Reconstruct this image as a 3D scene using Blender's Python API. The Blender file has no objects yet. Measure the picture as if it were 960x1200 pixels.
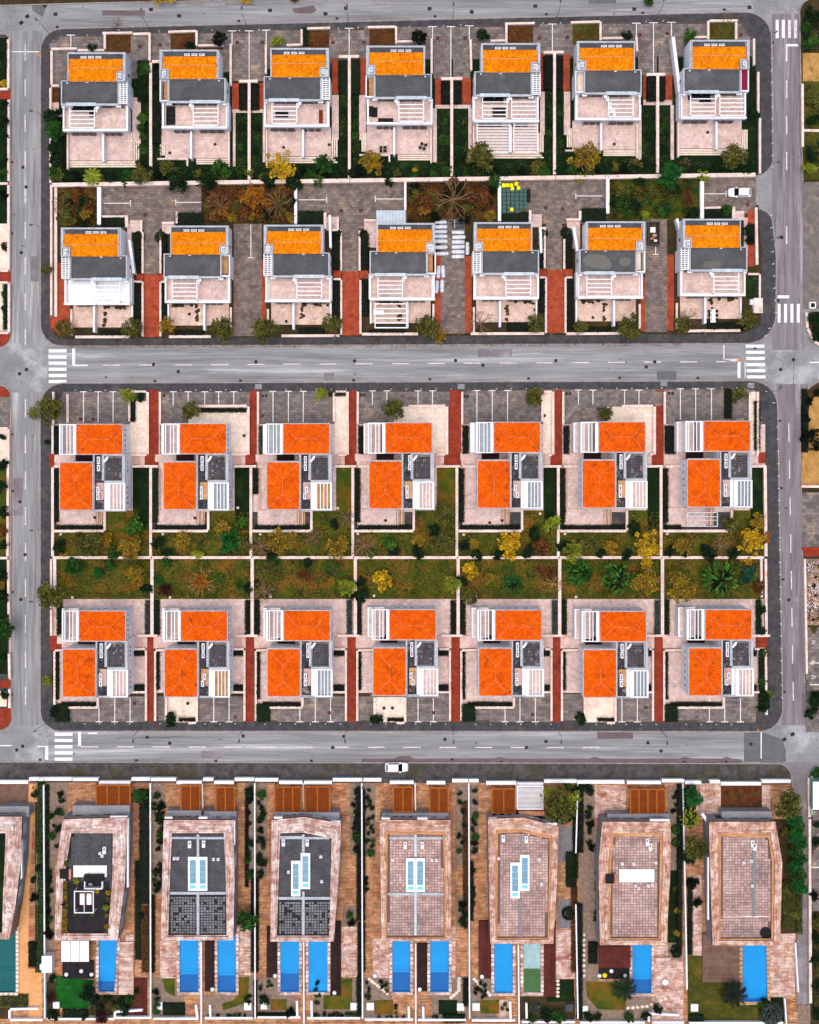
import bpy, math, random
from mathutils import Vector
R = random.Random(11)
S = 6.25; H = 240.0; CX = 480.0; CY = 520.0
scene = bpy.context.scene
COL = scene.collection

# ---------------------------------------------------------------- camera, world, sun
cd = bpy.data.cameras.new("camera"); cam = bpy.data.objects.new("camera", cd); COL.objects.link(cam)
cam.location = (0, 0, H); cam.rotation_euler = (0, 0, 0)
cd.sensor_fit = 'HORIZONTAL'; cd.sensor_width = 36.0; cd.lens = 36.0 * H / (960 / S)
cd.shift_y = -80 / 960; cd.clip_end = 3000; cd.clip_start = 1
scene.camera = cam
SUN_EL, SUN_AZ = 85, 215          # sun comes from lower left of the picture (north up)
world = bpy.data.worlds.new("World"); scene.world = world; world.use_nodes = True
nt = world.node_tree; bg = nt.nodes["Background"]
sky = nt.nodes.new("ShaderNodeTexSky"); sky.sky_type = 'NISHITA'; sky.sun_disc = False
sky.sun_elevation = math.radians(SUN_EL); sky.sun_rotation = math.radians(SUN_AZ)
sky.air_density = 1.0; sky.dust_density = 5.0; sky.ozone_density = 1.0
nt.links.new(sky.outputs[0], bg.inputs[0]); bg.inputs[1].default_value = 0.15
sl = bpy.data.lights.new("sun", 'SUN'); sl.energy = 0.9; sl.angle = math.radians(60); sl.color = (1.0, 0.955, 0.90)
so = bpy.data.objects.new("sun", sl); COL.objects.link(so)
_e, _a = math.radians(SUN_EL), math.radians(SUN_AZ)
_d = Vector((math.sin(_a) * math.cos(_e), math.cos(_a) * math.cos(_e), math.sin(_e)))
so.rotation_euler = _d.to_track_quat('Z', 'Y').to_euler(); so.location = _d * 400
vs = scene.view_settings; vs.view_transform = 'Standard'; vs.look = 'None'; vs.exposure = 0.3; vs.gamma = 1.0
vs.use_curve_mapping = False

# ---------------------------------------------------------------- coordinates and mesh helpers
def W(px, py, z=0.0):
    k = (H - z) / (H * S)
    return ((px - CX) * k, (CY - py) * k)

def srgb(h):
    h = h.lstrip('#'); o = []
    for i in (0, 2, 4):
        c = int(h[i:i + 2], 16) / 255
        o.append((c / 12.92 if c <= .04045 else ((c + .055) / 1.055) ** 2.4) * 0.88)
    return (o[0], o[1], o[2], 1.0)

MATS = {}
def M(name, c, c2=None, scale=1.0, rough=.85, bump=0.0, bs=6.0, isl=0.0, hue=0.0, c3=None, s3=.15, t3=.56, stretch=None, lo=.35, hi=.65, spec=.14, metal=0.0, grain=None):
    if grain is None: grain = 0 if name.startswith('leaf') or not c2 else .05 if name.startswith(('white', 'stucco', 'pool', 'bundle', 'marking')) else .13
    m = bpy.data.materials.new(name); m.use_nodes = True; n = m.node_tree.nodes; L = m.node_tree.links
    b = n["Principled BSDF"]; b.inputs["Roughness"].default_value = rough
    b.inputs["Specular IOR Level"].default_value = spec; b.inputs["Metallic"].default_value = metal
    geo = n.new("ShaderNodeNewGeometry"); vec = geo.outputs["Position"]
    if stretch:
        mp = n.new("ShaderNodeMapping"); mp.inputs["Scale"].default_value = stretch
        L.new(vec, mp.inputs[0]); vec = mp.outputs[0]
    col = None
    def noise(s, det=4.0, r=.6):
        t = n.new("ShaderNodeTexNoise"); t.inputs["Scale"].default_value = s; t.inputs["Detail"].default_value = det
        t.inputs["Roughness"].default_value = r; L.new(vec, t.inputs["Vector"]); return t.outputs[0]
    def ramp(src, a, bb):
        r = n.new("ShaderNodeMapRange"); r.inputs[1].default_value = a; r.inputs[2].default_value = bb
        L.new(src, r.inputs[0]); return r.outputs[0]
    def mix(f, a, bb):
        x = n.new("ShaderNodeMix"); x.data_type = 'RGBA'; L.new(f, x.inputs[0])
        for v, s in ((a, 6), (bb, 7)):
            if isinstance(v, tuple): x.inputs[s].default_value = v
            else: L.new(v, x.inputs[s])
        return x.outputs[2]
    col = srgb(c)
    if c2: col = mix(ramp(noise(scale), lo, hi), col, srgb(c2))
    if c3: col = mix(ramp(noise(s3, 6.0, .65), t3, t3 + .12), col, srgb(c3))
    if grain:   # fine dirt and aggregate in the surface itself
        g = n.new("ShaderNodeMapRange"); L.new(noise(2.6, 7.0, .75), g.inputs[0]); g.inputs[1].default_value = .36; g.inputs[2].default_value = .64
        g.inputs[3].default_value = 1 - grain * 1.6; g.inputs[4].default_value = 1 + grain
        h0 = n.new("ShaderNodeHueSaturation"); L.new(g.outputs[0], h0.inputs["Value"])
        if isinstance(col, tuple): h0.inputs["Color"].default_value = col
        else: L.new(col, h0.inputs["Color"])
        col = h0.outputs[0]
    if isl or hue:
        hs = n.new("ShaderNodeHueSaturation")
        if isinstance(col, tuple): hs.inputs["Color"].default_value = col
        else: L.new(col, hs.inputs["Color"])
        rr = n.new("ShaderNodeMapRange"); L.new(geo.outputs["Random Per Island"], rr.inputs[0])
        rr.inputs[3].default_value = 1 - isl; rr.inputs[4].default_value = 1 + isl; L.new(rr.outputs[0], hs.inputs["Value"])
        if hue:
            mu = n.new("ShaderNodeMath"); mu.operation = 'MULTIPLY'; mu.inputs[1].default_value = 7.13; L.new(geo.outputs["Random Per Island"], mu.inputs[0])
            fr = n.new("ShaderNodeMath"); fr.operation = 'FRACT'; L.new(mu.outputs[0], fr.inputs[0])
            r2 = n.new("ShaderNodeMapRange"); L.new(fr.outputs[0], r2.inputs[0]); r2.inputs[3].default_value = .5 - hue; r2.inputs[4].default_value = .5 + hue
            L.new(r2.outputs[0], hs.inputs["Hue"])
        col = hs.outputs[0]
    if isinstance(col, tuple): b.inputs["Base Color"].default_value = col
    else: L.new(col, b.inputs["Base Color"])
    if bump:
        bp = n.new("ShaderNodeBump"); bp.inputs["Strength"].default_value = bump; bp.inputs["Distance"].default_value = .05
        L.new(noise(bs, 5.0), bp.inputs["Height"]); L.new(bp.outputs[0], b.inputs["Normal"])
    MATS[name] = m
    return m

ORG = {}
class MB:
    def __init__(s): s.v = []; s.f = []
    def add(s, vs_, fs):
        o = len(s.v); s.v.extend(vs_); s.f.extend([tuple(i + o for i in f) for f in fs])
    def hexa(s, p):  # 8 points: bottom 4 (ccw), top 4
        s.add(p, [(3, 2, 1, 0), (4, 5, 6, 7), (0, 1, 5, 4), (1, 2, 6, 5), (2, 3, 7, 6), (3, 0, 4, 7)])
    def box(s, x0, y0, z0, x1, y1, z1):
        if x0 > x1: x0, x1 = x1, x0
        if y0 > y1: y0, y1 = y1, y0
        s.hexa([(x0, y0, z0), (x1, y0, z0), (x1, y1, z0), (x0, y1, z0), (x0, y0, z1), (x1, y0, z1), (x1, y1, z1), (x0, y1, z1)])
    def slab(s, x0, y0, x1, y1, z0, z1, i=.0):   # five-sided piece with slightly drawn-in top
        s.add([(x0, y0, z0), (x1, y0, z0), (x1, y1, z0), (x0, y1, z0), (x0 + i, y0 + i, z1), (x1 - i, y0 + i, z1), (x1 - i, y1 - i, z1), (x0 + i, y1 - i, z1)],
              [(4, 5, 6, 7), (0, 1, 5, 4), (1, 2, 6, 5), (2, 3, 7, 6), (3, 0, 4, 7)])
    def bar(s, xa, ya, xb, yb, w, z0, z1):
        dx, dy = xb - xa, yb - ya; l = math.hypot(dx, dy) or 1; nx, ny = -dy / l * w / 2, dx / l * w / 2
        q = [(xa - nx, ya - ny), (xb - nx, yb - ny), (xb + nx, yb + ny), (xa + nx, ya + ny)]
        s.hexa([(x, y, z0) for x, y in q] + [(x, y, z1) for x, y in q])
    def prism(s, pts, z0, z1):
        a = sum(pts[i][0] * pts[(i + 1) % len(pts)][1] - pts[(i + 1) % len(pts)][0] * pts[i][1] for i in range(len(pts)))
        if a < 0: pts = pts[::-1]
        n = len(pts)
        s.add([(x, y, z0) for x, y in pts] + [(x, y, z1) for x, y in pts],
              [tuple(range(n, 2 * n))] + [(i, (i + 1) % n, n + (i + 1) % n, n + i) for i in range(n)])
    def tube(s, p0, p1, r0, r1, n=6, cap=True):
        p0, p1 = Vector(p0), Vector(p1); d = (p1 - p0)
        if d.length < 1e-6: return
        q = d.to_track_quat('Z', 'Y'); vs_ = []
        for p, r in ((p0, r0), (p1, r1)):
            for k in range(n):
                a = 2 * math.pi * k / n
                vs_.append(tuple(p + q @ Vector((math.cos(a) * r, math.sin(a) * r, 0))))
        f = [(k, (k + 1) % n, n + (k + 1) % n, n + k) for k in range(n)]
        if cap: f += [tuple(range(n - 1, -1, -1)), tuple(range(n, 2 * n))]
        s.add(vs_, f)
    def lathe(s, cx, cy, prof, n=12):
        vs_ = []; f = []
        for r, z in prof:
            for k in range(n):
                a = 2 * math.pi * k / n; vs_.append((cx + r * math.cos(a), cy + r * math.sin(a), z))
        for j in range(len(prof) - 1):
            for k in range(n): f.append((j * n + k, j * n + (k + 1) % n, (j + 1) * n + (k + 1) % n, (j + 1) * n + k))
        m_ = len(prof) - 1; f.append(tuple(m_ * n + k for k in range(n)))
        s.add(vs_, f)
    def build(s, name, mat, parent=None, smooth=False, **props):
        me = bpy.data.meshes.new(name)
        if parent is not None: o = ORG[parent.name]
        else:
            xs = [v[0] for v in s.v]; ys = [v[1] for v in s.v]
            o = ((min(xs) + max(xs)) / 2, (min(ys) + max(ys)) / 2, 0.0)
        me.from_pydata([(x - o[0], y - o[1], z - o[2]) for x, y, z in s.v], [], s.f)
        me.materials.append(mat if not isinstance(mat, str) else MATS[mat])
        if smooth: me.polygons.foreach_set("use_smooth", [True] * len(me.polygons))
        ob = bpy.data.objects.new(name, me); COL.objects.link(ob)
        if parent is not None: ob.parent = parent
        else: ob.location = o
        ORG[ob.name] = o
        for k, v in props.items(): ob[k] = v
        return ob

LABELLED = []
def tag(o, label, cat, group=None, share=False):
    o["label"] = label; o["category"] = cat
    if group: o["group"] = group
    if not share: LABELLED.append(o)
    return o
def thing(name, x, y, z, label, cat, group=None, share=False, rz=0.0):
    o = bpy.data.objects.new(name, None); COL.objects.link(o); o.location = (x, y, z); o.empty_display_size = .2
    o.rotation_euler = (0, 0, rz); ORG[o.name] = (x, y, z) if not rz else (0, 0, 0)
    return tag(o, label, cat, group, share)
def dup(root, x, y, z=0.0, rz=0.0, sc=1.0, label=None):
    c = root.copy(); COL.objects.link(c); c.location = (x, y, z); c.rotation_euler = (0, 0, rz); c.scale = (sc, sc, sc)
    for ch in KIDS(root):
        d = ch.copy(); COL.objects.link(d); d.parent = c
        for g in KIDS(ch):
            e = g.copy(); COL.objects.link(e); e.parent = d
    if label: c["label"] = label; LABELLED.append(c)
    return c
_kids = {}
def KIDS(o):
    if o.name not in _kids: _kids[o.name] = list(o.children)
    return _kids[o.name]

ORDN = ["first", "second", "third", "fourth", "fifth", "sixth", "seventh", "eighth"]
VX = [52, 177, 299, 424.5, 550, 677, 803]
def near(px, py):
    if px < 14: return "on the far side of the left street"
    if px > 938: return "on the far side of the right street"
    if py < 14: return "on the verge above the top street"
    if py > 890: return "by the %s pool villa" % ORDN[sum(px > v for v in VX)]
    c = ORDN[max(0, min(6, int((px - 58) / 119.5)))]
    r = "top" if py < 216 else "second" if py < 420 else "third" if py < 654 else "fourth"
    return "by the %s house of the %s row" % (c, r)

def inpoly(x, y, P):
    c = False; j = len(P) - 1
    for i in range(len(P)):
        if (P[i][1] > y) != (P[j][1] > y) and x < (P[j][0] - P[i][0]) * (y - P[i][1]) / (P[j][1] - P[i][1]) + P[i][0]: c = not c
        j = i
    return c
def roundpoly(pts, seg=7):
    out = []; n = len(pts)
    for i, p in enumerate(pts):
        r = p[2] if len(p) > 2 else 0
        if not r: out.append((p[0], p[1])); continue
        a, b = pts[i - 1], pts[(i + 1) % n]
        va = Vector((a[0] - p[0], a[1] - p[1])).normalized(); vb = Vector((b[0] - p[0], b[1] - p[1])).normalized()
        half = math.acos(max(-1, min(1, va.dot(vb)))) / 2; t = r / math.tan(half)
        P0 = Vector(p[:2]) + va * t; P1 = Vector(p[:2]) + vb * t
        c = Vector(p[:2]) + (va + vb).normalized() * (r / math.sin(half))
        a0 = math.atan2(P0.y - c.y, P0.x - c.x); a1 = math.atan2(P1.y - c.y, P1.x - c.x); d = (a1 - a0 + math.pi) % (2 * math.pi) - math.pi
        out += [(c.x + r * math.cos(a0 + d * k / seg), c.y + r * math.sin(a0 + d * k / seg)) for k in range(seg + 1)]
    return out
def rect(x0, y0, x1, y1): return [(x0, y0), (x1, y0), (x1, y1), (x0, y1)]
def wpoly(P, z=0): return [W(x, y, z) for x, y in P]

_eps = [0]
def surf(name, mat, P, z, z0=0.02, tiles=None, tmat=None, pname="paving_slabs", rot=False, kind="structure", gap=.03, skip=0.0, hgt=.016):
    """a setting surface from a photo-pixel polygon; tiles=(w,h) lays separate slabs on it"""
    _eps[0] = (_eps[0] + 1) % 24; z = z + _eps[0] * .0011
    if len(P) == 4 and not isinstance(P[0], tuple): P = rect(*P)
    w = wpoly(P, z); b = MB(); b.prism(w, z0, z); o = b.build(name, mat, kind=kind)
    if tiles:
        t = MB(); pave(t, w, tiles[0], tiles[1], z, gap, hgt, rot, skip)
        if t.v: t.build(pname, tmat or mat, o, kind="stuff")
    return o
def pave(t, w, tw, th, z, gap=.03, hgt=.016, rot=False, skip=0.0, bond=.5):
    x0 = min(p[0] for p in w); x1 = max(p[0] for p in w); y0 = min(p[1] for p in w); y1 = max(p[1] for p in w)
    isrect = len(w) == 4 and abs(w[0][1] - w[1][1]) < .01 and abs(w[1][0] - w[2][0]) < .01
    if rot: tw, th = th, tw
    nr = max(1, round((y1 - y0) / th)) if isrect else int((y1 - y0) / th) + 1
    nc = max(1, round((x1 - x0) / tw)) if isrect else int((x1 - x0) / tw) + 1
    if isrect: th = (y1 - y0) / nr; tw = (x1 - x0) / nc
    g = gap / 2
    for r in range(nr):
        off = 0 if rot else (r % 2) * tw * bond
        for c in range(-1, nc + 1):
            of2 = (c % 2) * th / 2 if rot else 0
            ax, ay = x0 + c * tw + off, y0 + r * th + of2
            bx, by = ax + tw, ay + th
            ax, bx = max(ax, x0), min(bx, x1); ay, by = max(ay, y0), min(by, y1)
            if bx - ax < .12 or by - ay < .06: continue
            if skip and R.random() < skip: continue
            if not isrect and not all(inpoly(X, Y, w) for X, Y in ((ax + .02, ay + .02), (bx - .02, ay + .02), (bx - .02, by - .02), (ax + .02, by - .02))): continue
            h = z + hgt * R.uniform(.6, 1.1)
            t.slab(ax + g, ay + g, bx - g, by - g, z - .002, h, .008)

# ---------------------------------------------------------------- materials
M('ground', '#6b6156', '#54503f', .2, bump=.3)
M('road', '#9b9b9c', '#858586', .22, bump=.25, bs=9, c3='#b6b5b8', s3=.12, t3=.53)
M('road_warm', '#8f878b', '#7b7376', .25, bump=.25, bs=9, c3='#a09a9f', s3=.2, t3=.53)
M('road_across', '#a0a0a1', '#7c7c7d', .9, bump=.25, bs=9, c3='#c2c1c4', s3=.45, t3=.54, stretch=(.05, 1.1, 1))
M('road_along', '#a0a0a1', '#7c7c7d', .9, bump=.25, bs=9, c3='#c2c1c4', s3=.45, t3=.54, stretch=(1.1, .05, 1))
M('road_along_warm', '#928a8e', '#756d71', .9, bump=.25, bs=9, c3='#aaa2a6', s3=.5, t3=.54, stretch=(1.1, .07, 1))
M('step_shade', '#7d5c4e', '#6a4a3e', 1.0)  # dark brown stands in for the shadow gap between terrace steps
M('asphalt', '#525153', '#403f41', .8, bump=.4, bs=10, c3='#625c56', s3=.25, t3=.57)
M('asphalt_mossy', '#5e5a5a', '#433f3d', .7, bump=.4, bs=8, c3='#4b4531', s3=.22, t3=.53)
M('patch', '#6f7072', '#666768', .8, bump=.3)
M('brownstrip', '#77686a', '#6a5b5c', .6, bump=.3)
M('flat_mottled', '#47464a', '#2b2a2d', 1.2, bump=.3, c3='#a4918a', s3=.55, t3=.55)
M('kerb', '#a79f9c', '#8d8582', .8)
M('marking', '#f6f5f5', '#d9d8da', .9, rough=.7, lo=.45, hi=.8)
M('marking_worn', '#ece6e6', '#b0aaac', 1.6, rough=.7, lo=.4, hi=.75)
M('drive', '#877d79', '#736965', .7, isl=.26, c3='#a3917f', s3=.3, t3=.55, bump=.2)
M('drive_warm', '#8f8078', '#6d625e', .8, isl=.22, c3='#a08a74', s3=.3, t3=.56, bump=.2)
M('drive_joint', '#5e5552', '#4d4542', .6)
M('terra', '#e8d2ca', '#d8b8ae', .9, isl=.1, c3='#c2aca6', s3=.3, t3=.54)
M('terra_joint', '#c9a79d')
M('terra_bright', '#f8ead9', '#edd6c2', .7, isl=.05, c3='#dcb898', s3=.25, t3=.6)
M('terra_tan', '#d6a97c', '#c08f60', .4, isl=.06)
M('brick', '#a8452f', '#8d3524', .8, isl=.2, c3='#6f2c22', s3=.3, t3=.56)
M('brick_warm', '#c05c3c', '#a84a30', .8, isl=.2, c3='#8a3c28', s3=.3, t3=.57)
M('patio_pink', '#ecd2c2', '#d9b8a6', .8, isl=.07, c3='#c49a82', s3=.35, t3=.56)
M('brick_joint', '#7c3426')
M('wall_pink', '#f7e6dd', '#e9cabb', .7, bump=.1, c3='#cf9c86', s3=.5, t3=.6)
M('white', '#fdfdff', '#f0f0f4', .6, rough=.7, bump=.05)
M('white_clean', '#fbfbfb', rough=.5)
M('stucco_blue', '#f2f5fa', '#e2e7ee', .5, rough=.8)
M('stucco_grey', '#9d9ca0', '#8c8a8e', .5, rough=.85, bump=.15)
M('coping', '#c3c8ce', '#aab0b8', .8, rough=.6)
M('gutter', '#565a60', '#484b50', .8)
M('flat_roof', '#5d5e60', '#505153', .5, bump=.25, bs=12, c3='#6a6a6a', s3=.2, t3=.56)
M('puddle', '#3a3d38', '#2e302c', .5, rough=.25, spec=.5)
M('tile_orange', '#f89400', '#ea7e00', .6, isl=.23, rough=.85, c3='#c46c08', s3=.8, t3=.58)
M('tile_red', '#f66800', '#e45800', .6, isl=.17, rough=.85, c3='#b44a04', s3=.7, t3=.56)
M('ridge_orange', '#f2a860', '#d98e4a', 1.0)
M('ridge_red', '#ff8a52', '#e0663a', 1.0)
M('metal_light', '#c4d0d8', '#aebac2', .5, rough=.45, metal=.2)
M('metal_dark', '#4b4d50', rough=.5)
M('glass', '#0a0d11', rough=.25, spec=.12)
M('glass_grey', '#9fa9b2', '#8d97a0', .8, rough=.2)
M('tan_floor', '#cf9f6e', '#b58556', .8)
M('red_cover', '#8f1f3d', '#7d1a34', 1.0)
M('tile_grey', '#4b4b50', '#3a3a3f', .8, isl=.3)
M('tile_grey_joint', '#8d8280', '#5f5755', .9)
M('tile_dark', '#5c5c5f', '#4c4c4f', .5, isl=.13)
M('tile_dark_joint', '#2c2c2e')
M('tile_pale_gap', '#8b8b8f', '#747478', .5, isl=.25)
M('tile_rose', '#d4b5aa', '#b09089', .3, isl=.24, c3='#9d8886', s3=.12, t3=.52)
M('tile_rose_joint', '#77605a')
M('clad', '#e3c8be', '#b88f82', .8, isl=.33, hue=.015, c3='#efe0da', s3=.35, t3=.52, lo=.4, hi=.6)
M('clad_warm', '#e2bdab', '#b5836c', .8, isl=.33, hue=.015, c3='#ecd2c2', s3=.35, t3=.54, lo=.4, hi=.6)
M('clad_inner', '#d9a070', '#c48a5c', .6, isl=.2, c3='#e6c0a4', s3=.3)
M('clad_joint', '#7d5a50')
M('deck_stone', '#cd9a72', '#a87858', .6, isl=.26, hue=.02, c3='#b87246', s3=.25, t3=.56, lo=.42, hi=.58)
M('deck_pale', '#e6cbbe', '#c69a88', .8, isl=.26, hue=.02, c3='#a85e46', s3=.45, t3=.56, lo=.42, hi=.58)
M('deck_joint', '#8d5f46')
M('apricot', '#e9b078', '#dc9a60', .35, isl=.06)
M('wood_brown', '#8a4212', '#7a390f', .8, isl=.15)
M('wood_beam', '#c06a26', '#ac5c1e', 1.0)
M('wood_dark', '#3a2624', '#2c1b1a', .8, isl=.2)
M('wood_red', '#68312b', '#542521', .7, isl=.2)
M('wood_grey', '#8a6c5e', '#74584c', .7, isl=.15)
M('black_deck', '#302d30', '#262427', .8, isl=.2)
M('pool_tile', '#00a2e2', '#0096d8', .4, rough=.4)
M('pool_deep', '#006cb4', '#0062a8', .4, rough=.4)
M('pool_teal', '#006c68', '#005c5c', .4, rough=.4)
M('pool_pale', '#cfd8d4', '#a9b4ac', .5, rough=.5)
M('pool_algae', '#5c7a3c', '#4d6a34', .6, rough=.5)
M('soil', '#4a3b26', '#33301a', .6, bump=.5, c3='#5c3d1c', s3=.4, t3=.55)
M('rust_bed', '#6a3b1c', '#45291a', .9, bump=.5, c3='#4c4a1e', s3=.5, t3=.55)
M('gravel', '#9a8474', '#7d6a5d', 2.0, bump=.6, bs=14)
M('gravel_grey', '#8d8a8c', '#77747a', 2.0, bump=.6, bs=14)
M('grass_dark', '#142a0c', '#0a1a07', .6, bump=.5, bs=8, c3='#263c12', s3=.3, t3=.54)
M('grass_mix', '#3c4c10', '#5e5a16', .4, bump=.6, bs=8, c3='#7c561c', s3=.25, t3=.5, lo=.4, hi=.6)
M('grass_bright', '#15601a', '#0c4a14', .5, bump=.5, c3='#3a6a20', s3=.3, t3=.56)
M('lawn_olive', '#56541a', '#363c10', .6, bump=.6, c3='#77601c', s3=.3, t3=.55)
M('sand', '#c79a5a', '#ad7f44', .6, bump=.6, c3='#8a7038', s3=.3, t3=.57)
M('red_paint', '#b8341e', '#a22d1a', .5)
M('rim', '#b9b9bd', rough=.35, metal=.6)
M('car_white', '#f8f8fa', rough=.25, spec=.6)
M('rubber', '#1b1b1d', rough=.8)
M('lamp_red', '#b01818', rough=.3)
M('black', '#1c1c1f', '#141416', .8, rough=.6)
M('grey_metal', '#77797d', rough=.45, metal=.3)
M('iron', '#3b2f31', '#2c2426', 1.2, rough=.6)
M('iron_red', '#6a3c34', '#54302a', 1.2, rough=.7)
M('bin_green', '#4a6a62', '#41605a', 1.0, rough=.5, isl=.1)
M('bin_yellow', '#ffee00', rough=.5)
M('bundle', '#f0f3f8', '#d8dee6', 1.2, rough=.5, bump=.2)
M('solar', '#2f8fae', '#2478a0', .8, rough=.15, spec=.6)
M('solar_light', '#7fd2ec', rough=.2)
M('orange', '#ff9a20', rough=.6)
M('yellow_pot', '#f0d400', rough=.5)
M('green_roof', '#8fb5a6', '#7da394', .6)
M('bark', '#6b563d', '#54432f', 3.0)
M('bark_pale', '#c09a62', '#a07c4a', 2.0)
M('bark_rose', '#a5836c', '#8c6c56', 2.0)
for nm, a, b_, il in (('leaf_dark', '#153411', '#0a1f0a', .55), ('leaf_black', '#0d1c0a', '#071005', .5), ('leaf_mid', '#35621e', '#193a12', .55),
                      ('leaf_bright', '#4c7a26', '#274e16', .5), ('leaf_olive', '#6b6a26', '#3f441c', .5), ('leaf_yellow', '#dcb01c', '#9c7c18', .42),
                      ('leaf_gold', '#a8861f', '#6e5c1a', .45), ('leaf_lime', '#9aa428', '#5c6e1c', .4), ('leaf_orange', '#b8741a', '#7c4a16', .45),
                      ('leaf_rust', '#7a4a20', '#4c2c16', .5), ('leaf_teal', '#2a5a48', '#183a30', .45), ('leaf_grey', '#4c5a58', '#37423f', .4),
                      ('leaf_emerald', '#1d6a26', '#10451a', .5), ('leaf_plum', '#4a2022', '#331617', .4), ('twig', '#a08060', '#7c5e44', .4)):
    M(nm, a, b_, .55, rough=.65, isl=il, hue=.025, spec=.2)

def water_mat(name, tint):
    m = bpy.data.materials.new(name); m.use_nodes = True; n = m.node_tree.nodes; L = m.node_tree.links
    n.remove(n["Principled BSDF"]); out = n["Material Output"]
    tr = n.new("ShaderNodeBsdfTransparent"); tr.inputs[0].default_value = tint
    gl = n.new("ShaderNodeBsdfGlossy"); gl.inputs["Roughness"].default_value = .06
    fr = n.new("ShaderNodeFresnel"); fr.inputs[0].default_value = 1.13
    nz = n.new("ShaderNodeTexNoise"); nz.inputs["Scale"].default_value = 1.2
    bp = n.new("ShaderNodeBump"); bp.inputs["Strength"].default_value = .2; L.new(nz.outputs[0], bp.inputs["Height"])
    L.new(bp.outputs[0], fr.inputs["Normal"]); L.new(bp.outputs[0], gl.inputs["Normal"])
    mx = n.new("ShaderNodeMixShader"); L.new(fr.outputs[0], mx.inputs[0]); L.new(tr.outputs[0], mx.inputs[1]); L.new(gl.outputs[0], mx.inputs[2])
    L.new(mx.outputs[0], out.inputs[0]); MATS[name] = m
water_mat('water', (.82, .95, 1, 1))

# ================================================================ ground, roads, kerbed blocks
b = MB(); b.box(-700, -700, -.35, 700, 700, -.05); b.build('ground', 'ground', kind='structure')
def sheet(name, mat, P, z, parent=None):
    b = MB(); w = wpoly(P, z); b.prism(w, z - .03, z); return b.build(name, mat, parent, **({} if parent else {'kind': 'structure'}))
road = sheet('road', 'road', rect(-60, -60, 1040, 1290), 0.0)
sheet('road', 'road_along_warm', rect(905, 16, 942, 410), .004)
sheet('road', 'road_along_warm', rect(905, 450, 947, 850), .0042)
sheet('road', 'road_along', rect(10, 36, 50, 402), .0044); sheet('road', 'road_along', rect(10, 460, 50, 850), .0046)
sheet('road', 'road_across', rect(56, 400, 868, 452), .0041); sheet('road', 'road_across', rect(56, 853, 872, 896), .0043); sheet('road', 'road_across', [(70, -14), (880, -14), (880, 18), (70, 38)], .0047)
sheet('road', 'road_warm', [(893, 893), (950, 893), (949, 960), (948, 1178), (934, 1178), (930, 930)], .0045)
sheet('road', 'patch', [(893, 858), (917, 866), (921, 880), (921, 893), (872, 893), (872, 859)], .005)
for P in (rect(770, 435, 793, 445), [(36, 0), (56, 3), (50, 20), (38, 12)], [(893, 867), (913, 866), (921, 878), (920, 893), (894, 892)], rect(690, -2, 722, 4)):
    sheet('asphalt_patch', 'patch', P, .009)
sheet('asphalt_patch', 'brownstrip', [(424, 889), (462, 889), (468, 886), (480, 886), (486, 889), (578, 889), (586, 887), (594, 889), (690, 889), (697, 887), (705, 889), (796, 889), (803, 887), (811, 889), (846, 889), (852, 887), (858, 889), (870, 890), (870, 894), (424, 894)], .008)
sheet('asphalt_patch', 'brownstrip', [(342, 10), (368, 6), (371, 12), (366, 16), (345, 15)], .008)
KERBS = []
def block(P, mat='asphalt', h=.12, kerb=True, name='pavement'):
    rp = roundpoly(P); w = wpoly(rp, h)
    b = MB(); b.prism(w, -.03, h); o = b.build(name, mat, kind='structure')
    if kerb:
        k = MB(); n = len(w)
        for i in range(n):
            (xa, ya), (xb, yb) = w[i], w[(i + 1) % n]
            if max(abs(xa), abs(xb)) > 88 or ya > 92 or yb < -114: continue
            l = math.hypot(xb - xa, yb - ya); m_ = max(1, int(l / 1.5))
            for j in range(m_):
                t0, t1 = j / m_ + .01 / max(l, .1), (j + 1) / m_ - .01 / max(l, .1)
                k.bar(xa + (xb - xa) * t0, ya + (yb - ya) * t0, xa + (xb - xa) * t1, ya + (yb - ya) * t1, .22, -.02, h + .012)
        if k.v: k.build('kerb', 'kerb', o, kind='stuff')
    return o
block([(47.3, 33.8, 26), (904, 13.2, 30), (906.5, 204, 22), (884.5, 206.5), (885, 245), (904, 242.5, 18), (910, 300), (909.5, 402.5, 34), (47.3, 405.8, 26)])
block([(47, 449, 27), (911, 446, 30), (918, 857.5, 27), (47, 857, 24)])
block([(-60, 892.8), (926, 895, 16), (934, 960), (935, 1290), (-60, 1290)], 'asphalt_mossy')
LB = 'wall_pink'
block([(-60, 39), (12.3, 39.5, 9), (12.6, 406, 16), (-60, 407)], 'asphalt')
block([(-60, 451), (12.4, 451.5, 13), (13.4, 856, 16), (-60, 858)], 'asphalt')
block([(937, 1, 16), (1040, -20), (1040, 213), (941, 213)], 'soil')
block([(941, 213), (1040, 213), (1040, 362), (941, 362)], 'drive', .03, False, 'parking_lot')
block([(944.5, 365, 6), (1040, 365), (1040, 425), (975, 413), (955, 402, 9), (946, 386, 14)], 'soil')
block([(937, 446, 34), (1040, 444), (1040, 862), (958, 858), (944, 838, 12)], 'soil')
block([(946, 902, 12), (1040, 900), (1040, 1290), (949, 1290)], 'soil')
block([(-60, -60), (1040, -60), (1040, -9), (480, -6), (230, 1), (120, 3), (-60, 8)], 'soil')

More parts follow.
